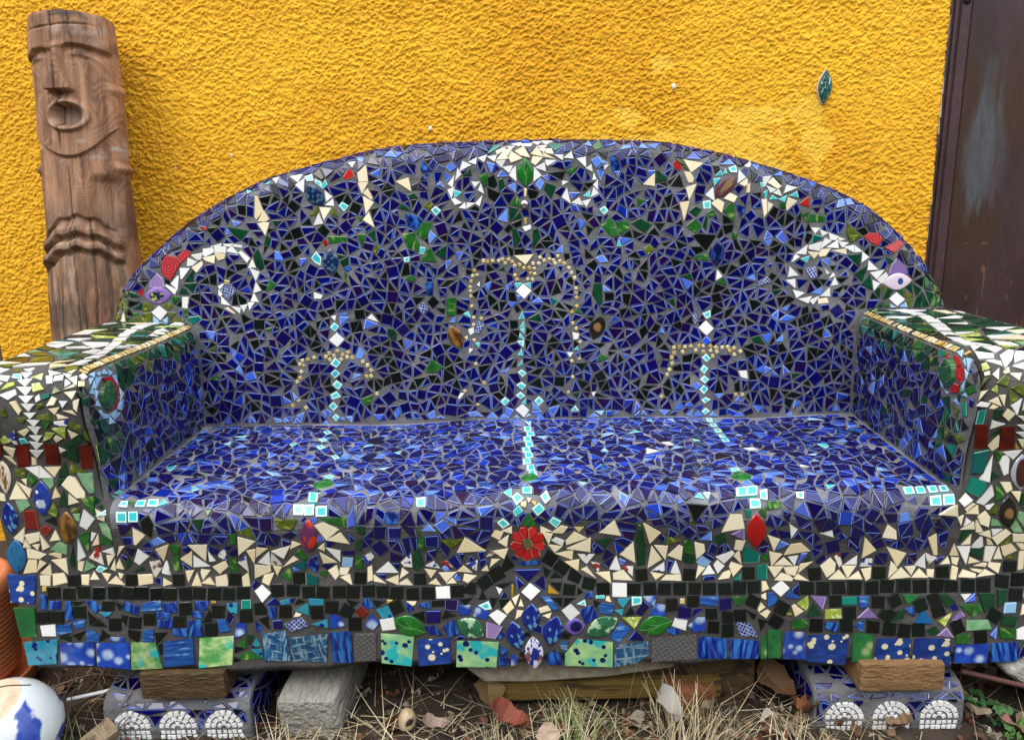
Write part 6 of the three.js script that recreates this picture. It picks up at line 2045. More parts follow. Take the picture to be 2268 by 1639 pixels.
// ---------------------------------------------------------------- feet of the bench, bricks, props
const woodTex = (a, b, s) => colourTex(128, (u, v) => { const k = fbm(u * 4, v * 30, 4, s), d = fbm(u * 6, v * 6, 3, s + 5); return mix3(mix3(a, b, k), a.map((x) => x * 0.35), sstep(0.55, 0.75, d) * 0.8); });
function mosaicPlinth(cx, label, flip) {
  const w = 0.322, z0 = 1.0, foot = thing('mosaic_plinth', label, 'plinth', [cx, -0.02, 0.75], 0, 'mosaic blocks under the bench');
  const prof = [[-0.25, 0], [0.25, 0], [0.255, 0.03], [0.25, 0.078], [0.243, 0.094], [0.228, 0.105], [0.205, 0.111], [0.185, 0.114], [0.17, 0.118], [0.164, 0.125], [0.162, 0.17], [-0.25, 0.17]];
  const s = new THREE.Shape(); prof.forEach(([z, y], i) => (i ? s.lineTo(-z, y) : s.moveTo(-z, y)));
  const g = new THREE.ExtrudeGeometry(s, { depth: w - 0.012, bevelEnabled: true, bevelSize: 0.005, bevelOffset: -0.005, bevelThickness: 0.006, bevelSegments: 2 }); g.rotateY(Math.PI / 2); g.translate(-w / 2 + 0.006, 0, 0);
  { const n = g.attributes.position.count, c = new Float32Array(n * 3); for (let i = 0; i < n; i++) { const k = 0.12 + 0.06 * noise(g.attributes.position.getX(i) * 40, g.attributes.position.getY(i) * 40, 3); c.set([k, k, k * 1.06], i * 3); } g.setAttribute('color', new THREE.BufferAttribute(c, 3)); const t = g.attributes.uv; for (let i = 0; i < t.count; i++) t.setXY(i, t.getX(i) * 5, t.getY(i) * 5); }
  const block = part('block', g, grout, foot);
  const tile = (poly, col, rim, at, ex, ey, n, name, mat) => { // flat tile in the block's own space
    const b = new Buf(), q = area2(poly) < 0 ? [...poly].reverse() : poly, top = inset(q, rim ? 0.0016 : 0.0009); if (top.length !== q.length) return; const h = 0.002 + rr(-0.0006, 0.0008), P = (a, z) => [0, 1, 2].map((k) => at[k] + ex[k] * a[0] + ey[k] * a[1] + n[k] * z);
    b.face(top.map((a) => P(a, h)), col); for (let i = 0; i < q.length; i++) { const j = (i + 1) % q.length; const rc = rim && rnd() < 0.6 ? rim : col.map((x) => x * 0.8); b.face([P(q[i], h - 0.0007), P(q[j], h - 0.0007), P(top[j], h), P(top[i], h)], rc); b.face([P(q[i], -0.003), P(q[j], -0.003), P(q[j], h - 0.0007), P(q[i], h - 0.0007)], col); }
    part(name, b.geo(), mat, block);
  };
  const X = [1, 0, 0], Y = [0, 1, 0], Z = [0, 0, 1], sq = (x, y, h, a) => [0, 1, 2, 3].map((k) => { const t = a + Math.PI / 4 + k * Math.PI / 2 + rr(-0.12, 0.12), r = h * 1.41 * rr(0.86, 1.08); return [x + r * Math.cos(t), y + r * Math.sin(t)]; });
  const front = [0, 0, 0.2535], white = () => { const k = rr(0.76, 0.86); tile; return [k, k, k * 0.99]; }, fans = [-0.101, 0, 0.101].map((x) => x + (flip ? 0.006 : 0.002)), blocked = new Hash(0.03);
  const put = (x, y, h, a) => { const p = sq(x, y, h, a); tile(p, white(), null, front, X, Y, Z, 'white_tile', KIND.W.mat); };
  for (const fx of fans) {
    for (let r = 0; r < 2; r++) for (let k = 0; k < 7; k++) put(fx - 0.0345 + k * 0.0115 + rr(-0.001, 0.001), 0.012 + r * 0.0125, 0.0046, 0);
    for (const [R, n, h] of [[0.036, 9, 0.0052], [0.0235, 6, 0.005], [0.011, 3, 0.0044]]) for (let k = 0; k < n; k++) { const t = Math.PI * (k + 0.5) / n; put(fx + R * Math.cos(t), 0.0335 + R * Math.sin(t), h, t); }
    blocked.add([[fx - 0.042, 0.004], [fx + 0.042, 0.004], [fx + 0.042, 0.045], [fx + 0.022, 0.07], [fx, 0.077], [fx - 0.022, 0.07], [fx - 0.042, 0.045]]);
  }
  // blue shards around the fans, on the ledge, on the riser and on the sides
  const scatter = (x0, x1, y0, y1, sp, at, ex, ey, n, skip, dark) => {
    const pts = []; for (let k = 0; k < 900; k++) { const x = rr(x0 - 0.01, x1 + 0.01), y = rr(y0 - 0.01, y1 + 0.01); if (pts.every((p) => Math.hypot(p[0] - x, p[1] - y) > sp)) pts.push([x, y]); }
    for (const t of delaunay(pts)) { let p = inset(t.map((k) => pts[k]), 0.0022); for (const [nx, ny, c] of [[1, 0, x1], [-1, 0, -x0], [0, 1, y1], [0, -1, -y0]]) if (p.length) p = clip(p, nx, ny, c); p = tidy(p); if (p.length < 3 || area2(p) < 4e-5) continue; let ok = true; if (skip) for (const q of blocked.near(p)) { p = p.length >= 3 ? cutAway(p, q, 0.002) : p; } if (p.length < 3 || area2(p) < 4e-5 || !ok) continue; tile(p, rnd() < 0.15 ? [0.004, 0.006, 0.007] : pick(NAVY).map((x) => x * (dark || 1)), KIND.NV.rim, at, ex, ey, n, 'navy_tile', KIND.NV.mat); }
  };
  scatter(-w / 2 + 0.006, w / 2 - 0.006, 0.03, 0.076, 0.026, front, X, Y, Z, true);
  const sl = Math.hypot(0.022, 0.027); scatter(-w / 2 + 0.006, w / 2 - 0.006, 0, sl, 0.027, [0, 0.0785, 0.2515], X, [0, 0.027 / sl, -0.022 / sl], [0, 0.022 / sl, 0.027 / sl], false);
  scatter(-w / 2 + 0.006, w / 2 - 0.006, 0.0, 0.04, 0.028, [0, 0.1065, 0.222], X, [0, 0.2, -0.98], [0, 0.98, 0.2], false);
  for (let k = 0; k < 12; k++) tile(sq(-w / 2 + 0.017 + k * 0.0262, 0.148, 0.0112, 0), pick(NAVY), KIND.NV.rim, [0, 0, 0.163], X, Y, Z, 'navy_tile', KIND.NV.mat);
  for (const sx of [-1, 1]) scatter(-0.24, 0.24, 0.008, 0.10, 0.034, [sx * (w / 2 + 0.0005), 0, 0], [0, 0, -sx], Y, [sx, 0, 0], false, 0.9);
  return foot;
}
mosaicPlinth(-0.776, 'blue mosaic foot block with three white fans beside the overturned blue and white pot', false);
mosaicPlinth(0.762, 'blue mosaic foot block with three white fans beside the pale leaning stone', true);
const clayTex = (a, b, s) => colourTex(128, (u, v) => mix3(mix3(a, b, fbm(u * 5, v * 5, 4, s)), a.map((x) => x * 0.5), sstep(0.7, 0.8, noise(u * 50, v * 50, s + 3)) * 0.6));
const brickMat = (a, b, s, r = 0.85) => new THREE.MeshStandardMaterial({ map: clayTex(a, b, s), roughness: r, bumpMap: groutBump, bumpScale: 0.003 });
solo('brick', roughen(blockGeo(0.182, 0.062, 0.1, 0.004), 0.0012, 20, 451), brickMat([0.035, 0.02, 0.007], [0.11, 0.066, 0.022], 453, 0.6), [-0.745, 0.1265, 0.968], 'dark stained wooden brick wedged on the foot block with the dark brick', 'brick').userData.label = 'dark stained brown brick wedged between bench and foot near the pot';
solo('brick', roughen(blockGeo(0.176, 0.064, 0.1, 0.0045), 0.0010, 20, 455), brickMat([0.17, 0.09, 0.034], [0.27, 0.155, 0.06], 457), [0.772, 0.126, 0.972], 'plain tan brick wedged between bench and foot near the pale stone', 'brick');
{ const m = new THREE.MeshStandardMaterial({ map: colourTex(128, (u, v) => { const k = fbm(u * 20, v * 20, 4, 461) * 0.7 + 0.3 * noise(u * 64, v * 64, 463); return mix3([0.13, 0.12, 0.10], [0.40, 0.38, 0.33], k); }), roughness: 0.95, bumpMap: soilBump, bumpScale: 0.006 });
  const g = roughen(blockGeo(0.132, 0.115, 0.42, 0.012), 0.005, 22, 465); const s = solo('stone_block', g, m, [-0.475, 0.045, 0.80], 'rough pale grey stone block propping the bench from below', 'stone'); s.rotation.y = -0.06; s.rotation.x = 0.10;
  const sh = new THREE.Shape(); [[-0.15, 0.042], [-0.135, 0.026], [-0.105, 0], [0.0, -0.002], [0.16, 0.008], [0.30, 0.028], [0.33, 0.05], [-0.14, 0.05]].forEach((q, i) => (i ? sh.lineTo(...q) : sh.moveTo(...q)));
  const sg = new THREE.ExtrudeGeometry(sh, { depth: 0.2, bevelEnabled: true, bevelSize: 0.004, bevelThickness: 0.004, bevelSegments: 2 }); const sm = new THREE.MeshStandardMaterial({ map: colourTex(128, (u, v) => mix3([0.13, 0.11, 0.08], [0.36, 0.32, 0.25], fbm(u * 12, v * 12, 5, 467))), roughness: 0.95, bumpMap: groutBump, bumpScale: 0.004 }); { const t = sg.attributes.uv; for (let i = 0; i < t.count; i++) t.setXY(i, t.getX(i) * 5, t.getY(i) * 5); }
  solo('stone_slab', sg, sm, [0, 0.092, 0.76], 'thin flat grey stone slab pressed under the middle of the bench', 'stone slab');
  const bm = roughen(blockGeo(0.50, 0.05, 0.13, 0.006), 0.002, 20, 471); solo('wooden_beam', bm, new THREE.MeshStandardMaterial({ map: woodTex([0.06, 0.035, 0.007], [0.20, 0.125, 0.02], 473), roughness: 0.85 }), [0.17, 0.046, 0.875], 'yellowish wooden beam lying on the litter under the slab', 'beam');
  solo('dark_beam', roughen(blockGeo(0.46, 0.06, 0.16, 0.006), 0.003, 20, 475), new THREE.MeshStandardMaterial({ map: woodTex([0.02, 0.012, 0.008], [0.06, 0.036, 0.02], 477), roughness: 0.9 }), [0.14, 0.102, 0.82], 'dark brown wooden beam between the yellowish beam and the bench', 'beam');  // second beam, a much darker brown than the yellowish one
  solo('wood_stump', roughen(blockGeo(0.20, 0.15, 0.24, 0.012), 0.008, 16, 481), new THREE.MeshStandardMaterial({ map: woodTex([0.03, 0.018, 0.009], [0.13, 0.078, 0.035], 483), roughness: 0.9 }), [0.40, 0.068, 0.80], 'dark hewn timber stump holding up the bench beside the beam', 'timber');
  const ob = solo('brick', roughen(blockGeo(0.10, 0.075, 0.07, 0.006), 0.003, 24, 485), brickMat([0.13, 0.045, 0.014], [0.25, 0.095, 0.03], 487), [0.345, 0.03, 0.938], 'broken orange brick tilted against the dark timber stump', 'brick'); ob.rotation.set(0.1, 0.35, -0.16);
  const rs = solo('pale_stone', roughen(blockGeo(0.36, 0.16, 0.20, 0.02), 0.012, 14, 491), new THREE.MeshStandardMaterial({ map: colourTex(128, (u, v) => mix3(mix3([0.22, 0.21, 0.18], [0.62, 0.61, 0.57], fbm(u * 10, v * 10, 4, 493)), [0.12, 0.11, 0.06], sstep(0.6, 0.75, fbm(u * 7, v * 7, 3, 495)) * 0.7)), roughness: 0.95, bumpMap: soilBump, bumpScale: 0.005 }), [1.185, 0.085, 0.90], 'pale weathered stone leaning beside the foot block under the arm of the bench', 'stone'); rs.rotation.z = -0.62;
}
// ---------------------------------------------------------------- pots
{
  const pot = thing('terracotta_pot', 'orange terracotta plant pot with fine ridges standing beside the bench', 'plant pot', [-1.372, 0.0, 0.86]);
  const pts = [[0.001, 0.05], [0.135, 0.05], [0.138, 0.055]]; for (let y = 0.062; y < 0.262; y += 0.0022) pts.push([0.140 + 0.016 * (y - 0.05) / 0.2 + 0.0012 * Math.cos((y * Math.PI * 2) / 0.0125), y]); pts.push([0.156, 0.27], [0.152, 0.283], [0.142, 0.29], [0.132, 0.288], [0.128, 0.26], [0.001, 0.255]);
  const clay = new THREE.MeshStandardMaterial({ map: colourTex(128, (u, v) => mix3([0.46, 0.13, 0.04], [0.62, 0.21, 0.075], fbm(u * 9, v * 9, 4, 501))), roughness: 0.75 });
  part('body', new THREE.LatheGeometry(pts.map((p) => new THREE.Vector2(...p)), 72), clay, pot);
  part('saucer', new THREE.LatheGeometry([[0.001, 0.0], [0.15, 0.0], [0.168, 0.012], [0.176, 0.05], [0.172, 0.056], [0.166, 0.05], [0.14, 0.02], [0.001, 0.02]].map((p) => new THREE.Vector2(...p)), 64), clay, pot);
  const jar = thing('ceramic_pot', 'overturned white ceramic pot with blue brushwork and bare clay base', 'pot', [-1.093, -0.012, 1.072]);
  const body = [[0.052, 0.0], [0.078, 0.008], [0.096, 0.03], [0.104, 0.058], [0.103, 0.085], [0.094, 0.115], [0.078, 0.14], [0.066, 0.15]], gl = glaze({ vertexColors: false, roughness: 0.12, map: colourTex(256, (u, v) => { const n = fbm(u * 7, v * 4, 4, 511), band = sstep(0.50, 0.60, n + 0.14 * Math.sin(v * 11 + 1 + 2 * Math.sin(u * 19))), k = sstep(0.92, 0.86, v) * sstep(0.06, 0.14, v); return mix3([0.66, 0.70, 0.71], mix3([0.012, 0.03, 0.26], [0.05, 0.12, 0.48], fbm(u * 20, v * 12, 3, 513)), band * k); }) });
  const tilt = new THREE.Euler(0.30, 0, 0.20), jb = new THREE.LatheGeometry(body.map((p) => new THREE.Vector2(...p)), 64); jb.translate(0, -0.07, 0); jb.rotateX(tilt.x); jb.rotateZ(tilt.z); jb.translate(0, 0.078, 0); part('body', jb, gl, jar);
  const base = gridGeo(40, 10, (a, b) => { const t = a * Math.PI * 2, r = 0.0665 * (1 - b), e = 0.006 * (fbm(Math.cos(t) * r * 60 + 5, Math.sin(t) * r * 60 + 5, 3, 517) - 0.5); return [r * Math.sin(t), 0.15 + e * sstep(0, 0.15, b) - 0.010 * sstep(0.15, 0.5, b) - 0.02 * sstep(0.012, 0.006, Math.hypot(r * Math.sin(t) + 0.01, r * Math.cos(t) - 0.012)), r * Math.cos(t), a, b]; }, (p) => mix3([0.42, 0.31, 0.20], [0.68, 0.56, 0.42], fbm(p[0] * 60, p[2] * 60, 3, 519)));
  base.translate(0, -0.07, 0); base.rotateX(tilt.x); base.rotateZ(tilt.z); base.translate(0, 0.078, 0); part('clay_base', base, new THREE.MeshStandardMaterial({ vertexColors: true, roughness: 0.95, side: THREE.DoubleSide }), jar);
}
// ---------------------------------------------------------------- litter, grass, twigs and small plants
const tint = (a, b) => { const k = rr(a, b); return (x) => x * k; };
const groundY = (x, z) => -0.012 + 0.03 * (fbm(x * 5, z * 5, 3, 21) - 0.5) + 0.022 * (fbm(x * 34, z * 34, 3, 31) - 0.5);
function leafInto(b, x, y, z, len, wid, yaw, pitch, roll, curl, col, lobes = 0) {
  const n = 8, e = new THREE.Euler(pitch, yaw, roll, 'YXZ'), q = new THREE.Quaternion().setFromEuler(e), v = new THREE.Vector3(), pt = (s, t) => { let w = Math.sin(Math.PI * Math.pow(s, 0.8)) * wid * 0.5; if (lobes) w *= 1 + lobes * Math.sin(s * 19); v.set(t * w, curl * (t * t * 0.35 + (s - 0.5) ** 2 * 0.8) * len + 0.006 * Math.sin(s * 9 + x * 90) * t, (s - 0.5) * len).applyQuaternion(q); return [x + v.x, y + v.y, z + v.z]; };
  for (let i = 0; i < n; i++) for (const [t0, t1] of [[-1, 0], [0, 1]]) { const k = rr(0.85, 1.12), c = col.map((m) => m * k); b.face([pt(i / n, t0), pt(i / n, t1), pt((i + 1) / n, t1), pt((i + 1) / n, t0)].reverse(), c); }
}
const BROWN = [[0.07, 0.03, 0.014], [0.12, 0.06, 0.028], [0.19, 0.12, 0.065], [0.12, 0.03, 0.018], [0.26, 0.20, 0.13], [0.045, 0.022, 0.014], [0.30, 0.26, 0.20], [0.16, 0.055, 0.025]];
const leafMat = new THREE.MeshStandardMaterial({ vertexColors: true, roughness: 0.75, side: THREE.DoubleSide });
{
  const b = new Buf();
  for (let k = 0; k < 1050; k++) { const right = rnd() < 0.5, x = right ? rr(0.1, 1.35) : rr(-1.2, 0.5), z = rr(0.45, 1.32), s = rr(0.018, 0.05) * (right ? 1.15 : 0.85); if (Math.abs(x + 0.776) < 0.17 || Math.abs(x - 0.762) < 0.17) { if (z < 1.02) continue; } leafInto(b, x, groundY(x, z) + rr(0.004, 0.028), z, s, s * rr(0.4, 0.8), rr(0, 6.28), rr(-0.5, 0.5), rr(-0.5, 0.5), rr(-0.4, 0.9), pick(BROWN).map(tint(0.7, 1.2)), rnd() < 0.3 ? 0.3 : 0); }
  const m = solo('fallen_leaves', b.geo(), leafMat, [0, 0, 0], 'brown fallen leaves littering the soil under and before the bench', 'leaves'); m.userData.kind = 'stuff'; delete m.userData.category; 
  const big = [[0.285, 0.035, 1.0, 0.075, 0.055, 0.4, 'crumpled silvery grey leaf lying between the two dry grass tufts', [0.42, 0.41, 0.38], 1.1], [-0.06, 0.03, 1.02, 0.085, 0.06, 1.2, 'curled red-brown leaf on the straw below the slab', [0.22, 0.055, 0.03], 0.9], [-0.215, 0.02, 1.015, 0.06, 0.035, 1.7, 'pinkish grey folded leaf beside the broken shell', [0.30, 0.21, 0.17], 0.6], [0.03, 0.012, 1.05, 0.07, 0.05, 0.2, 'flat pinkish tan leaf at the foot of the green grass tuft', [0.42, 0.30, 0.22], 0.2], [-0.10, 0.05, 0.955, 0.085, 0.07, 0.1, 'dry olive brown lobed leaf standing below the slab', [0.16, 0.10, 0.035], 0.5], [0.54, 0.05, 0.93, 0.10, 0.08, 0.6, 'large brown oak-like leaf hanging beside the timber stump', [0.13, 0.07, 0.03], 0.5], [0.585, 0.03, 1.0, 0.08, 0.055, 2.2, 'glossy russet leaf near the tiled foot by the pale stone', [0.18, 0.06, 0.02], 0.8], [1.01, 0.012, 1.03, 0.07, 0.045, 0.9, 'dusky pink leaf beside the clover', [0.27, 0.11, 0.09], 0.3], [0.95, 0.02, 1.0, 0.08, 0.05, 2.6, 'pale buff leaf between foot block and clover', [0.40, 0.31, 0.22], 0.5]];
  for (const [x, y, z, l, w, yaw, label, c, curl] of big) { const q = new Buf(); leafInto(q, 0, 0, 0, l, w, yaw, 0.35, rr(-0.3, 0.3), curl, c, 0.12); solo('dry_leaf', q.geo(), leafMat, [x, y, z], label, 'leaf'); }
}
{ // crumbs of earth and small stones
  const b = new Buf(), ico = new THREE.IcosahedronGeometry(1, 0).attributes.position;
  for (let k = 0; k < 3800; k++) { const x = rr(-1.25, 1.3), z = 1.34 - 0.75 * Math.pow(rnd(), 1.4), s = 0.0016 + 0.0065 * Math.pow(rnd(), 3), stone = rnd() < 0.12, c = (stone ? pick([[0.30, 0.28, 0.25], [0.22, 0.19, 0.16], [0.38, 0.35, 0.30]]) : pick([[0.05, 0.035, 0.024], [0.075, 0.052, 0.034], [0.03, 0.021, 0.015], [0.10, 0.075, 0.05]])).map(tint(0.7, 1.2)), y = groundY(x, z) + s * 0.3, q = Array.from({ length: 3 }, () => rr(0.6, 1.3)), a = rr(0, 6.28), C = Math.cos(a), S = Math.sin(a); if ((Math.abs(x + 0.776) < 0.165 || Math.abs(x - 0.762) < 0.165) && z < 1.01) continue; for (let i = 0; i < ico.count; i += 3) b.face([0, 1, 2].map((j) => { const X = ico.getX(i + j) * q[0] * s, Y = ico.getY(i + j) * q[1] * s * 0.8, Z = ico.getZ(i + j) * q[2] * s; return [x + X * C - Z * S, y + Y, z + X * S + Z * C]; }), c); }
  const m = solo('soil_crumbs', b.geo(), new THREE.MeshStandardMaterial({ vertexColors: true, roughness: 1 }), [0, 0, 0], 'crumbly dark earth and small stones before the bench', 'soil'); m.userData.kind = 'stuff'; delete m.userData.category;
}
function bladeInto(b, x, y, z, h, w, yaw, lean, bend, c0, c1) {
  const n = 5, dx = Math.sin(yaw), dz = Math.cos(yaw); let px = x, py = y, pz = z, a = lean; const L = h / n, pts = [];
  for (let i = 0; i <= n; i++) { pts.push([px, py, pz, w * (1 - 0.85 * i / n)]); px += Math.sin(a) * dx * L; pz += Math.sin(a) * dz * L; py = Math.max(-0.01, py + Math.cos(a) * L); a += bend / n; }
  for (let i = 0; i < n; i++) { const A = pts[i], B = pts[i + 1], s = (P) => [[P[0] - dz * P[3], P[1], P[2] + dx * P[3]], [P[0] + dz * P[3], P[1], P[2] - dx * P[3]]], [a0, a1] = s(A), [b0, b1] = s(B); b.face([a0, a1, b1, b0], mix3(c0, c1, i / n)); }
}
const STRAW = [[0.58, 0.49, 0.29], [0.72, 0.64, 0.44], [0.44, 0.34, 0.18], [0.66, 0.56, 0.33]], GREEN = [[0.10, 0.20, 0.04], [0.16, 0.26, 0.05], [0.22, 0.30, 0.08]];
const grassMat = new THREE.MeshStandardMaterial({ vertexColors: true, roughness: 0.8, side: THREE.DoubleSide });
{
  const b = new Buf();
  for (let k = 0; k < 620; k++) { const x = rr(-0.62, 0.66), z = 1.0 + rr(-0.06, 0.28), c = pick(STRAW).map(tint(0.6, 1.1)); bladeInto(b, x, groundY(x, z) + rr(0.004, 0.02), z, rr(0.05, 0.16), rr(0.0006, 0.0014), rr(0, 6.28), rr(1.0, 1.5), rr(-0.3, 0.9), c, c); }
  for (let k = 0; k < 230; k++) { const x = rr(-1.1, 1.1), z = rr(0.85, 1.25), c = pick(STRAW).map(tint(0.3, 0.8)); bladeInto(b, x, groundY(x, z) + rr(0.0, 0.02), z, rr(0.05, 0.2), rr(0.0006, 0.0013), rr(0, 6.28), rr(1.1, 1.6), rr(-0.3, 0.6), c, c); }
  const m = solo('dry_grass', b.geo(), grassMat, [0, 0, 0], 'flattened straw-coloured dry grass over the soil in front of the bench', 'grass'); m.userData.kind = 'stuff'; delete m.userData.category;
  const tuft = (x, z, n, hs, mixG, spread, label) => { const q = new Buf(); for (let k = 0; k < n; k++) { const g = rnd() < mixG, a = rr(0, 6.28), r = spread * Math.sqrt(rnd()), c = pick(g ? GREEN : STRAW).map(tint(0.75, 1.15)); bladeInto(q, r * Math.cos(a), 0, r * Math.sin(a), rr(...hs), rr(0.0008, 0.0017), a + rr(-0.8, 0.8), rr(0.02, 0.6), rr(0.1, 1.1), c.map((w) => w * 0.6), g ? mix3(c, [0.5, 0.48, 0.2], 0.3) : c); } return solo('grass_tuft', q.geo(), grassMat, [x, groundY(x, z) - 0.004, z], label, 'grass'); };
  tuft(0.12, 1.045, 190, [0.05, 0.12], 0.55, 0.085, 'half green grass tuft in front of the yellowish beam');
  tuft(0.36, 1.05, 210, [0.05, 0.15], 0.04, 0.10, 'tall straw-coloured dry tuft in front of the timber stump');
  tuft(-0.02, 1.10, 120, [0.04, 0.09], 0.15, 0.1, 'low tangled straw tuft beside the green grass tuft');
  tuft(-0.95, 1.09, 30, [0.05, 0.11], 0.9, 0.05, 'sparse green grass blades between pot and mosaic foot');
  tuft(-0.62, 1.09, 40, [0.02, 0.05], 0.9, 0.06, 'short green grass at the inner corner of the foot by the pot');
  tuft(0.56, 1.06, 60, [0.04, 0.09], 0.05, 0.07, 'low dry tuft beside the foot block near the timber stump');
  const st = new Buf(); bladeInto(st, 0, 0, 0, 0.25, 0.0016, 1.5, 0.05, 0.35, [0.5, 0.4, 0.22], [0.66, 0.58, 0.4]); bladeInto(st, 0.004, 0, 0, 0.19, 0.0014, 1.4, 0.22, 0.3, [0.4, 0.3, 0.15], [0.5, 0.4, 0.22]); solo('grass_stalk', st.geo(), grassMat, [0.20, 0.0, 1.005], 'single tall straw stalk rising across the tiles of the bench', 'grass stalk');
}
function stick(b, pts, r, col) { const c = new THREE.CatmullRomCurve3(pts.map((p) => V(p))), g = new THREE.TubeGeometry(c, pts.length * 4, r, 5), i = g.index, p = g.attributes.position, n = g.attributes.normal, base = b.p.length / 3; for (let k = 0; k < p.count; k++) b.vert([p.getX(k), p.getY(k), p.getZ(k)], [n.getX(k), n.getY(k), n.getZ(k)], col.map(tint(0.85, 1.15)), [0, 0]); for (let k = 0; k < i.count; k++) b.i.push(base + i.getX(k)); }
{
  const b = new Buf();
  for (let k = 0; k < 95; k++) { const x = rr(-1.0, -0.58 - 0.1), z = rr(0.5, 0.98), a = rr(0, 6.28), l = rr(0.05, 0.14), y = rr(0.0, 0.075); stick(b, [[x - 0.13, y, z], [x - 0.13 + l * 0.5 * Math.cos(a) + rr(-0.01, 0.01), y + rr(-0.01, 0.03), z + l * 0.5 * Math.sin(a)], [x - 0.13 + l * Math.cos(a), Math.max(0, y + rr(-0.04, 0.04)), z + l * Math.sin(a)]], rr(0.0008, 0.002), pick([[0.10, 0.06, 0.035], [0.18, 0.12, 0.07], [0.06, 0.035, 0.02], [0.26, 0.18, 0.10]])); }
  const m = solo('dead_twigs', b.geo(), grassMat, [0, 0, 0], 'tangle of dry brown twigs between the pots and the foot block', 'twigs'); m.userData.kind = 'stuff'; delete m.userData.category;
  const s = new Buf(); stick(s, [[-0.1, -0.012, 0.02], [0, 0, 0], [0.12, 0.026, -0.02]], 0.0045, [0.62, 0.66, 0.70]); solo('painted_stick', s.geo(), new THREE.MeshStandardMaterial({ vertexColors: true, roughness: 0.7 }), [-0.93, 0.075, 0.95], 'peeling white painted stick lying on the dry twigs', 'stick');
  const w = new Buf(); stick(w, [[-0.03, 0.06, 0.02], [-0.01, 0.085, 0.01], [0.03, 0.12, 0]], 0.0015, [0.02, 0.018, 0.018]); stick(w, [[0.03, 0.12, 0], [0.09, 0.14, -0.03], [0.14, 0.13, -0.05]], 0.0013, [0.02, 0.018, 0.018]); solo('bent_wire', w.geo(), new THREE.MeshStandardMaterial({ vertexColors: true, roughness: 0.6 }), [-1.16, 0.05, 1.13], 'thin dark wire looping over the clay base of the overturned pot', 'wire');
  const r = new Buf(); stick(r, [[-0.14, 0.035, -0.02], [0, 0.012, 0.01], [0.12, -0.012, 0.03], [0.2, -0.02, 0.04]], 0.006, [0.09, 0.035, 0.028]); solo('root', r.geo(), grassMat, [1.06, 0.075, 1.0], 'reddish brown root reaching past the pale stone', 'root');
  const pl = roughen(blockGeo(0.05, 0.02, 0.09, 0.003), 0.002, 30, 531); const p2 = solo('wood_chip', pl, new THREE.MeshStandardMaterial({ map: woodTex([0.14, 0.10, 0.06], [0.30, 0.22, 0.14], 533), roughness: 0.9 }), [-0.93, 0.02, 1.05], 'grey brown wooden chip beside the overturned pot', 'wood chip'); p2.rotation.set(0.5, -0.7, 0.1);
  // broken seed shell
  const shell = gridGeo(22, 14, (a, c) => { const t = a * Math.PI * 2, f = c * Math.PI * 0.62, r = 0.024 * (1 + 0.12 * (fbm(Math.cos(t) * 2 + 5, f * 3, 3, 541) - 0.5)); return [r * Math.sin(f) * Math.cos(t) * 0.8, r * Math.cos(f) * 1.1, r * Math.sin(f) * Math.sin(t)]; }, (p) => (Math.hypot(p[0] - 0.009, p[1] - 0.009) < 0.0075 && p[2] > 0 ? [0.008, 0.006, 0.005] : mix3([0.30, 0.19, 0.09], [0.56, 0.44, 0.28], fbm(p[0] * 120, p[1] * 120, 3, 543))));
  solo('broken_shell', shell, new THREE.MeshStandardMaterial({ vertexColors: true, roughness: 0.6, side: THREE.DoubleSide }), [-0.275, 0.022, 1.0], 'small pale broken seed shell with a dark hole in the straw', 'shell');
  // little plants
  const weed = (x, z, n, s, cols, label, up = 0.3) => { const q = new Buf(); for (let k = 0; k < n; k++) { const a = k * 2.4 + rr(-0.3, 0.3), r = s * rr(0.4, 1.1); leafInto(q, r * Math.sin(a), 0.012 + up * s * rr(0.1, 1), r * Math.cos(a), s * rr(0.7, 1.2), s * rr(0.45, 0.7), a, rr(-0.5, 0.1), rr(-0.2, 0.2), rr(-0.2, 0.4), pick(cols), 0.22); } return solo('weed', q.geo(), leafMat, [x, groundY(x, z), z], label, 'weed'); };
  weed(-0.84, 1.075, 16, 0.035, [[0.10, 0.15, 0.07], [0.14, 0.19, 0.10], [0.07, 0.12, 0.05]], 'grey-green lobed weed before the foot beside the pot');
  weed(-0.66, 1.075, 9, 0.03, [[0.10, 0.20, 0.05], [0.07, 0.15, 0.03]], 'small bright weed at the base of the mosaic fans');
  weed(0.995, 0.985, 9, 0.045, [[0.03, 0.11, 0.03], [0.05, 0.15, 0.04]], 'dark green serrated leaves beside the foot and pale stone', 0.8);
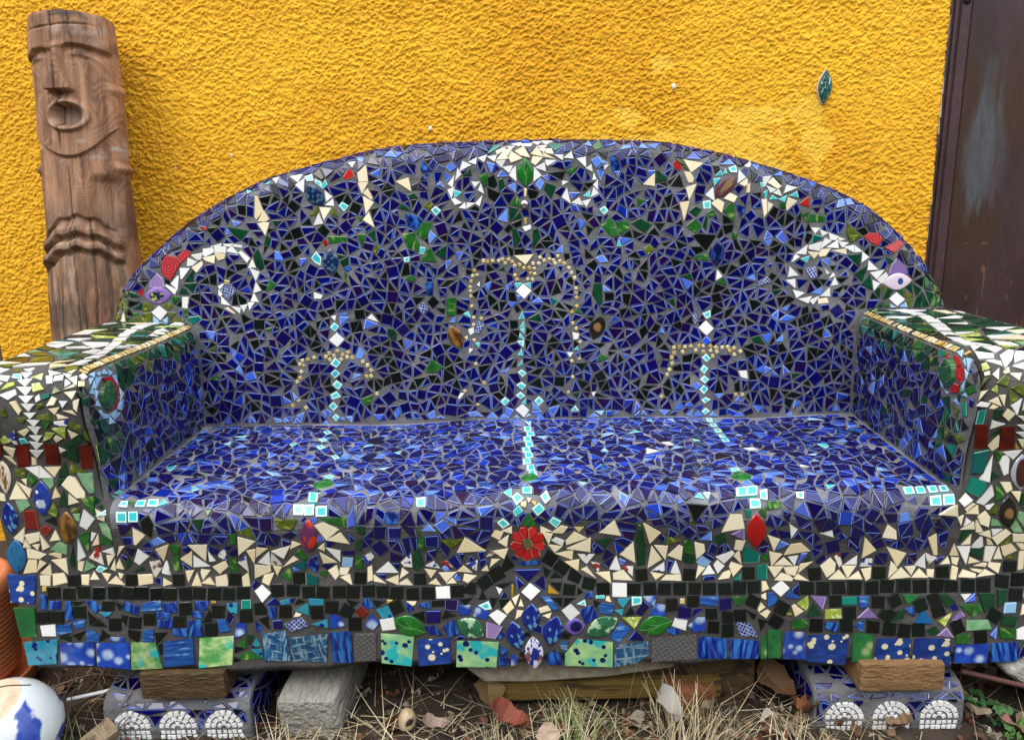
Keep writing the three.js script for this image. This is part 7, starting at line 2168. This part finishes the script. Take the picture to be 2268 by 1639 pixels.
  weed(1.04, 1.03, 14, 0.02, [[0.08, 0.22, 0.04], [0.11, 0.26, 0.05]], 'patch of bright clover by the dusky pink leaf', 0.5);
  weed(1.00, 1.06, 8, 0.016, [[0.08, 0.20, 0.04]], 'few clover leaves nearest the foot block', 0.4);
  const ag = new Buf(); for (let k = 0; k < 9; k++) bladeInto(ag, 0, 0, 0, rr(0.05, 0.08), 0.0035, rr(0, 6.28), rr(0.1, 0.9), 0.2, [0.10, 0.16, 0.12], [0.2, 0.27, 0.2]); const agp = thing('potted_succulent', 'spiky grey-green succulent just behind the arm of the bench', 'plant', [-1.33, 0.0, 0.52]); part('leaves', (() => { const g = ag.geo(); g.translate(-0.045, 0.80, 0); return g; })(), grassMat, agp); part('stem', new THREE.CylinderGeometry(0.012, 0.018, 0.8, 8).translate(-0.045, 0.4, 0), new THREE.MeshStandardMaterial({ color: 0x6a5a48, roughness: 0.9 }), agp);
}
// ---------------------------------------------------------------- unseen hedge added behind the viewer, so that the glazes mirror something dark
{
  const hedge = thing('garden_hedge', 'unseen dark green hedge added behind the viewer to darken the reflections in the tiles', 'hedge', [0, 0, 8.5]), b = new Buf();
  for (let k = 0; k < 9000; k++) { const x = rr(-11, 11), y = rr(0, 3.4 + 0.5 * Math.sin(x * 1.3)), z = -1 + rr(-0.25, 0.15), s = rr(0.08, 0.2), a = rr(0, 6.28), t = rr(-0.9, 0.9), ux = Math.cos(a) * s, uy = Math.sin(a) * s; b.face([[x - ux, y - uy, z], [x + uy * 0.5, y - ux * 0.5, z + t * s], [x + ux, y + uy, z + 0.02], [x - uy * 0.5, y + ux * 0.5, z - t * s]], mix3([0.02, 0.045, 0.012], [0.06, 0.11, 0.03], rnd())); }
  part('foliage', b.geo(), leafMat, hedge).userData.kind = 'stuff';
  part('branches', new THREE.BoxGeometry(22, 3.4, 1.2).translate(0, 1.7, 0), new THREE.MeshStandardMaterial({ color: 0x0c120a, roughness: 1 }), hedge);  // plain dark box added behind the leaves, shuts out the low sky
}

shadows(scene);
renderer.render(scene, camera);
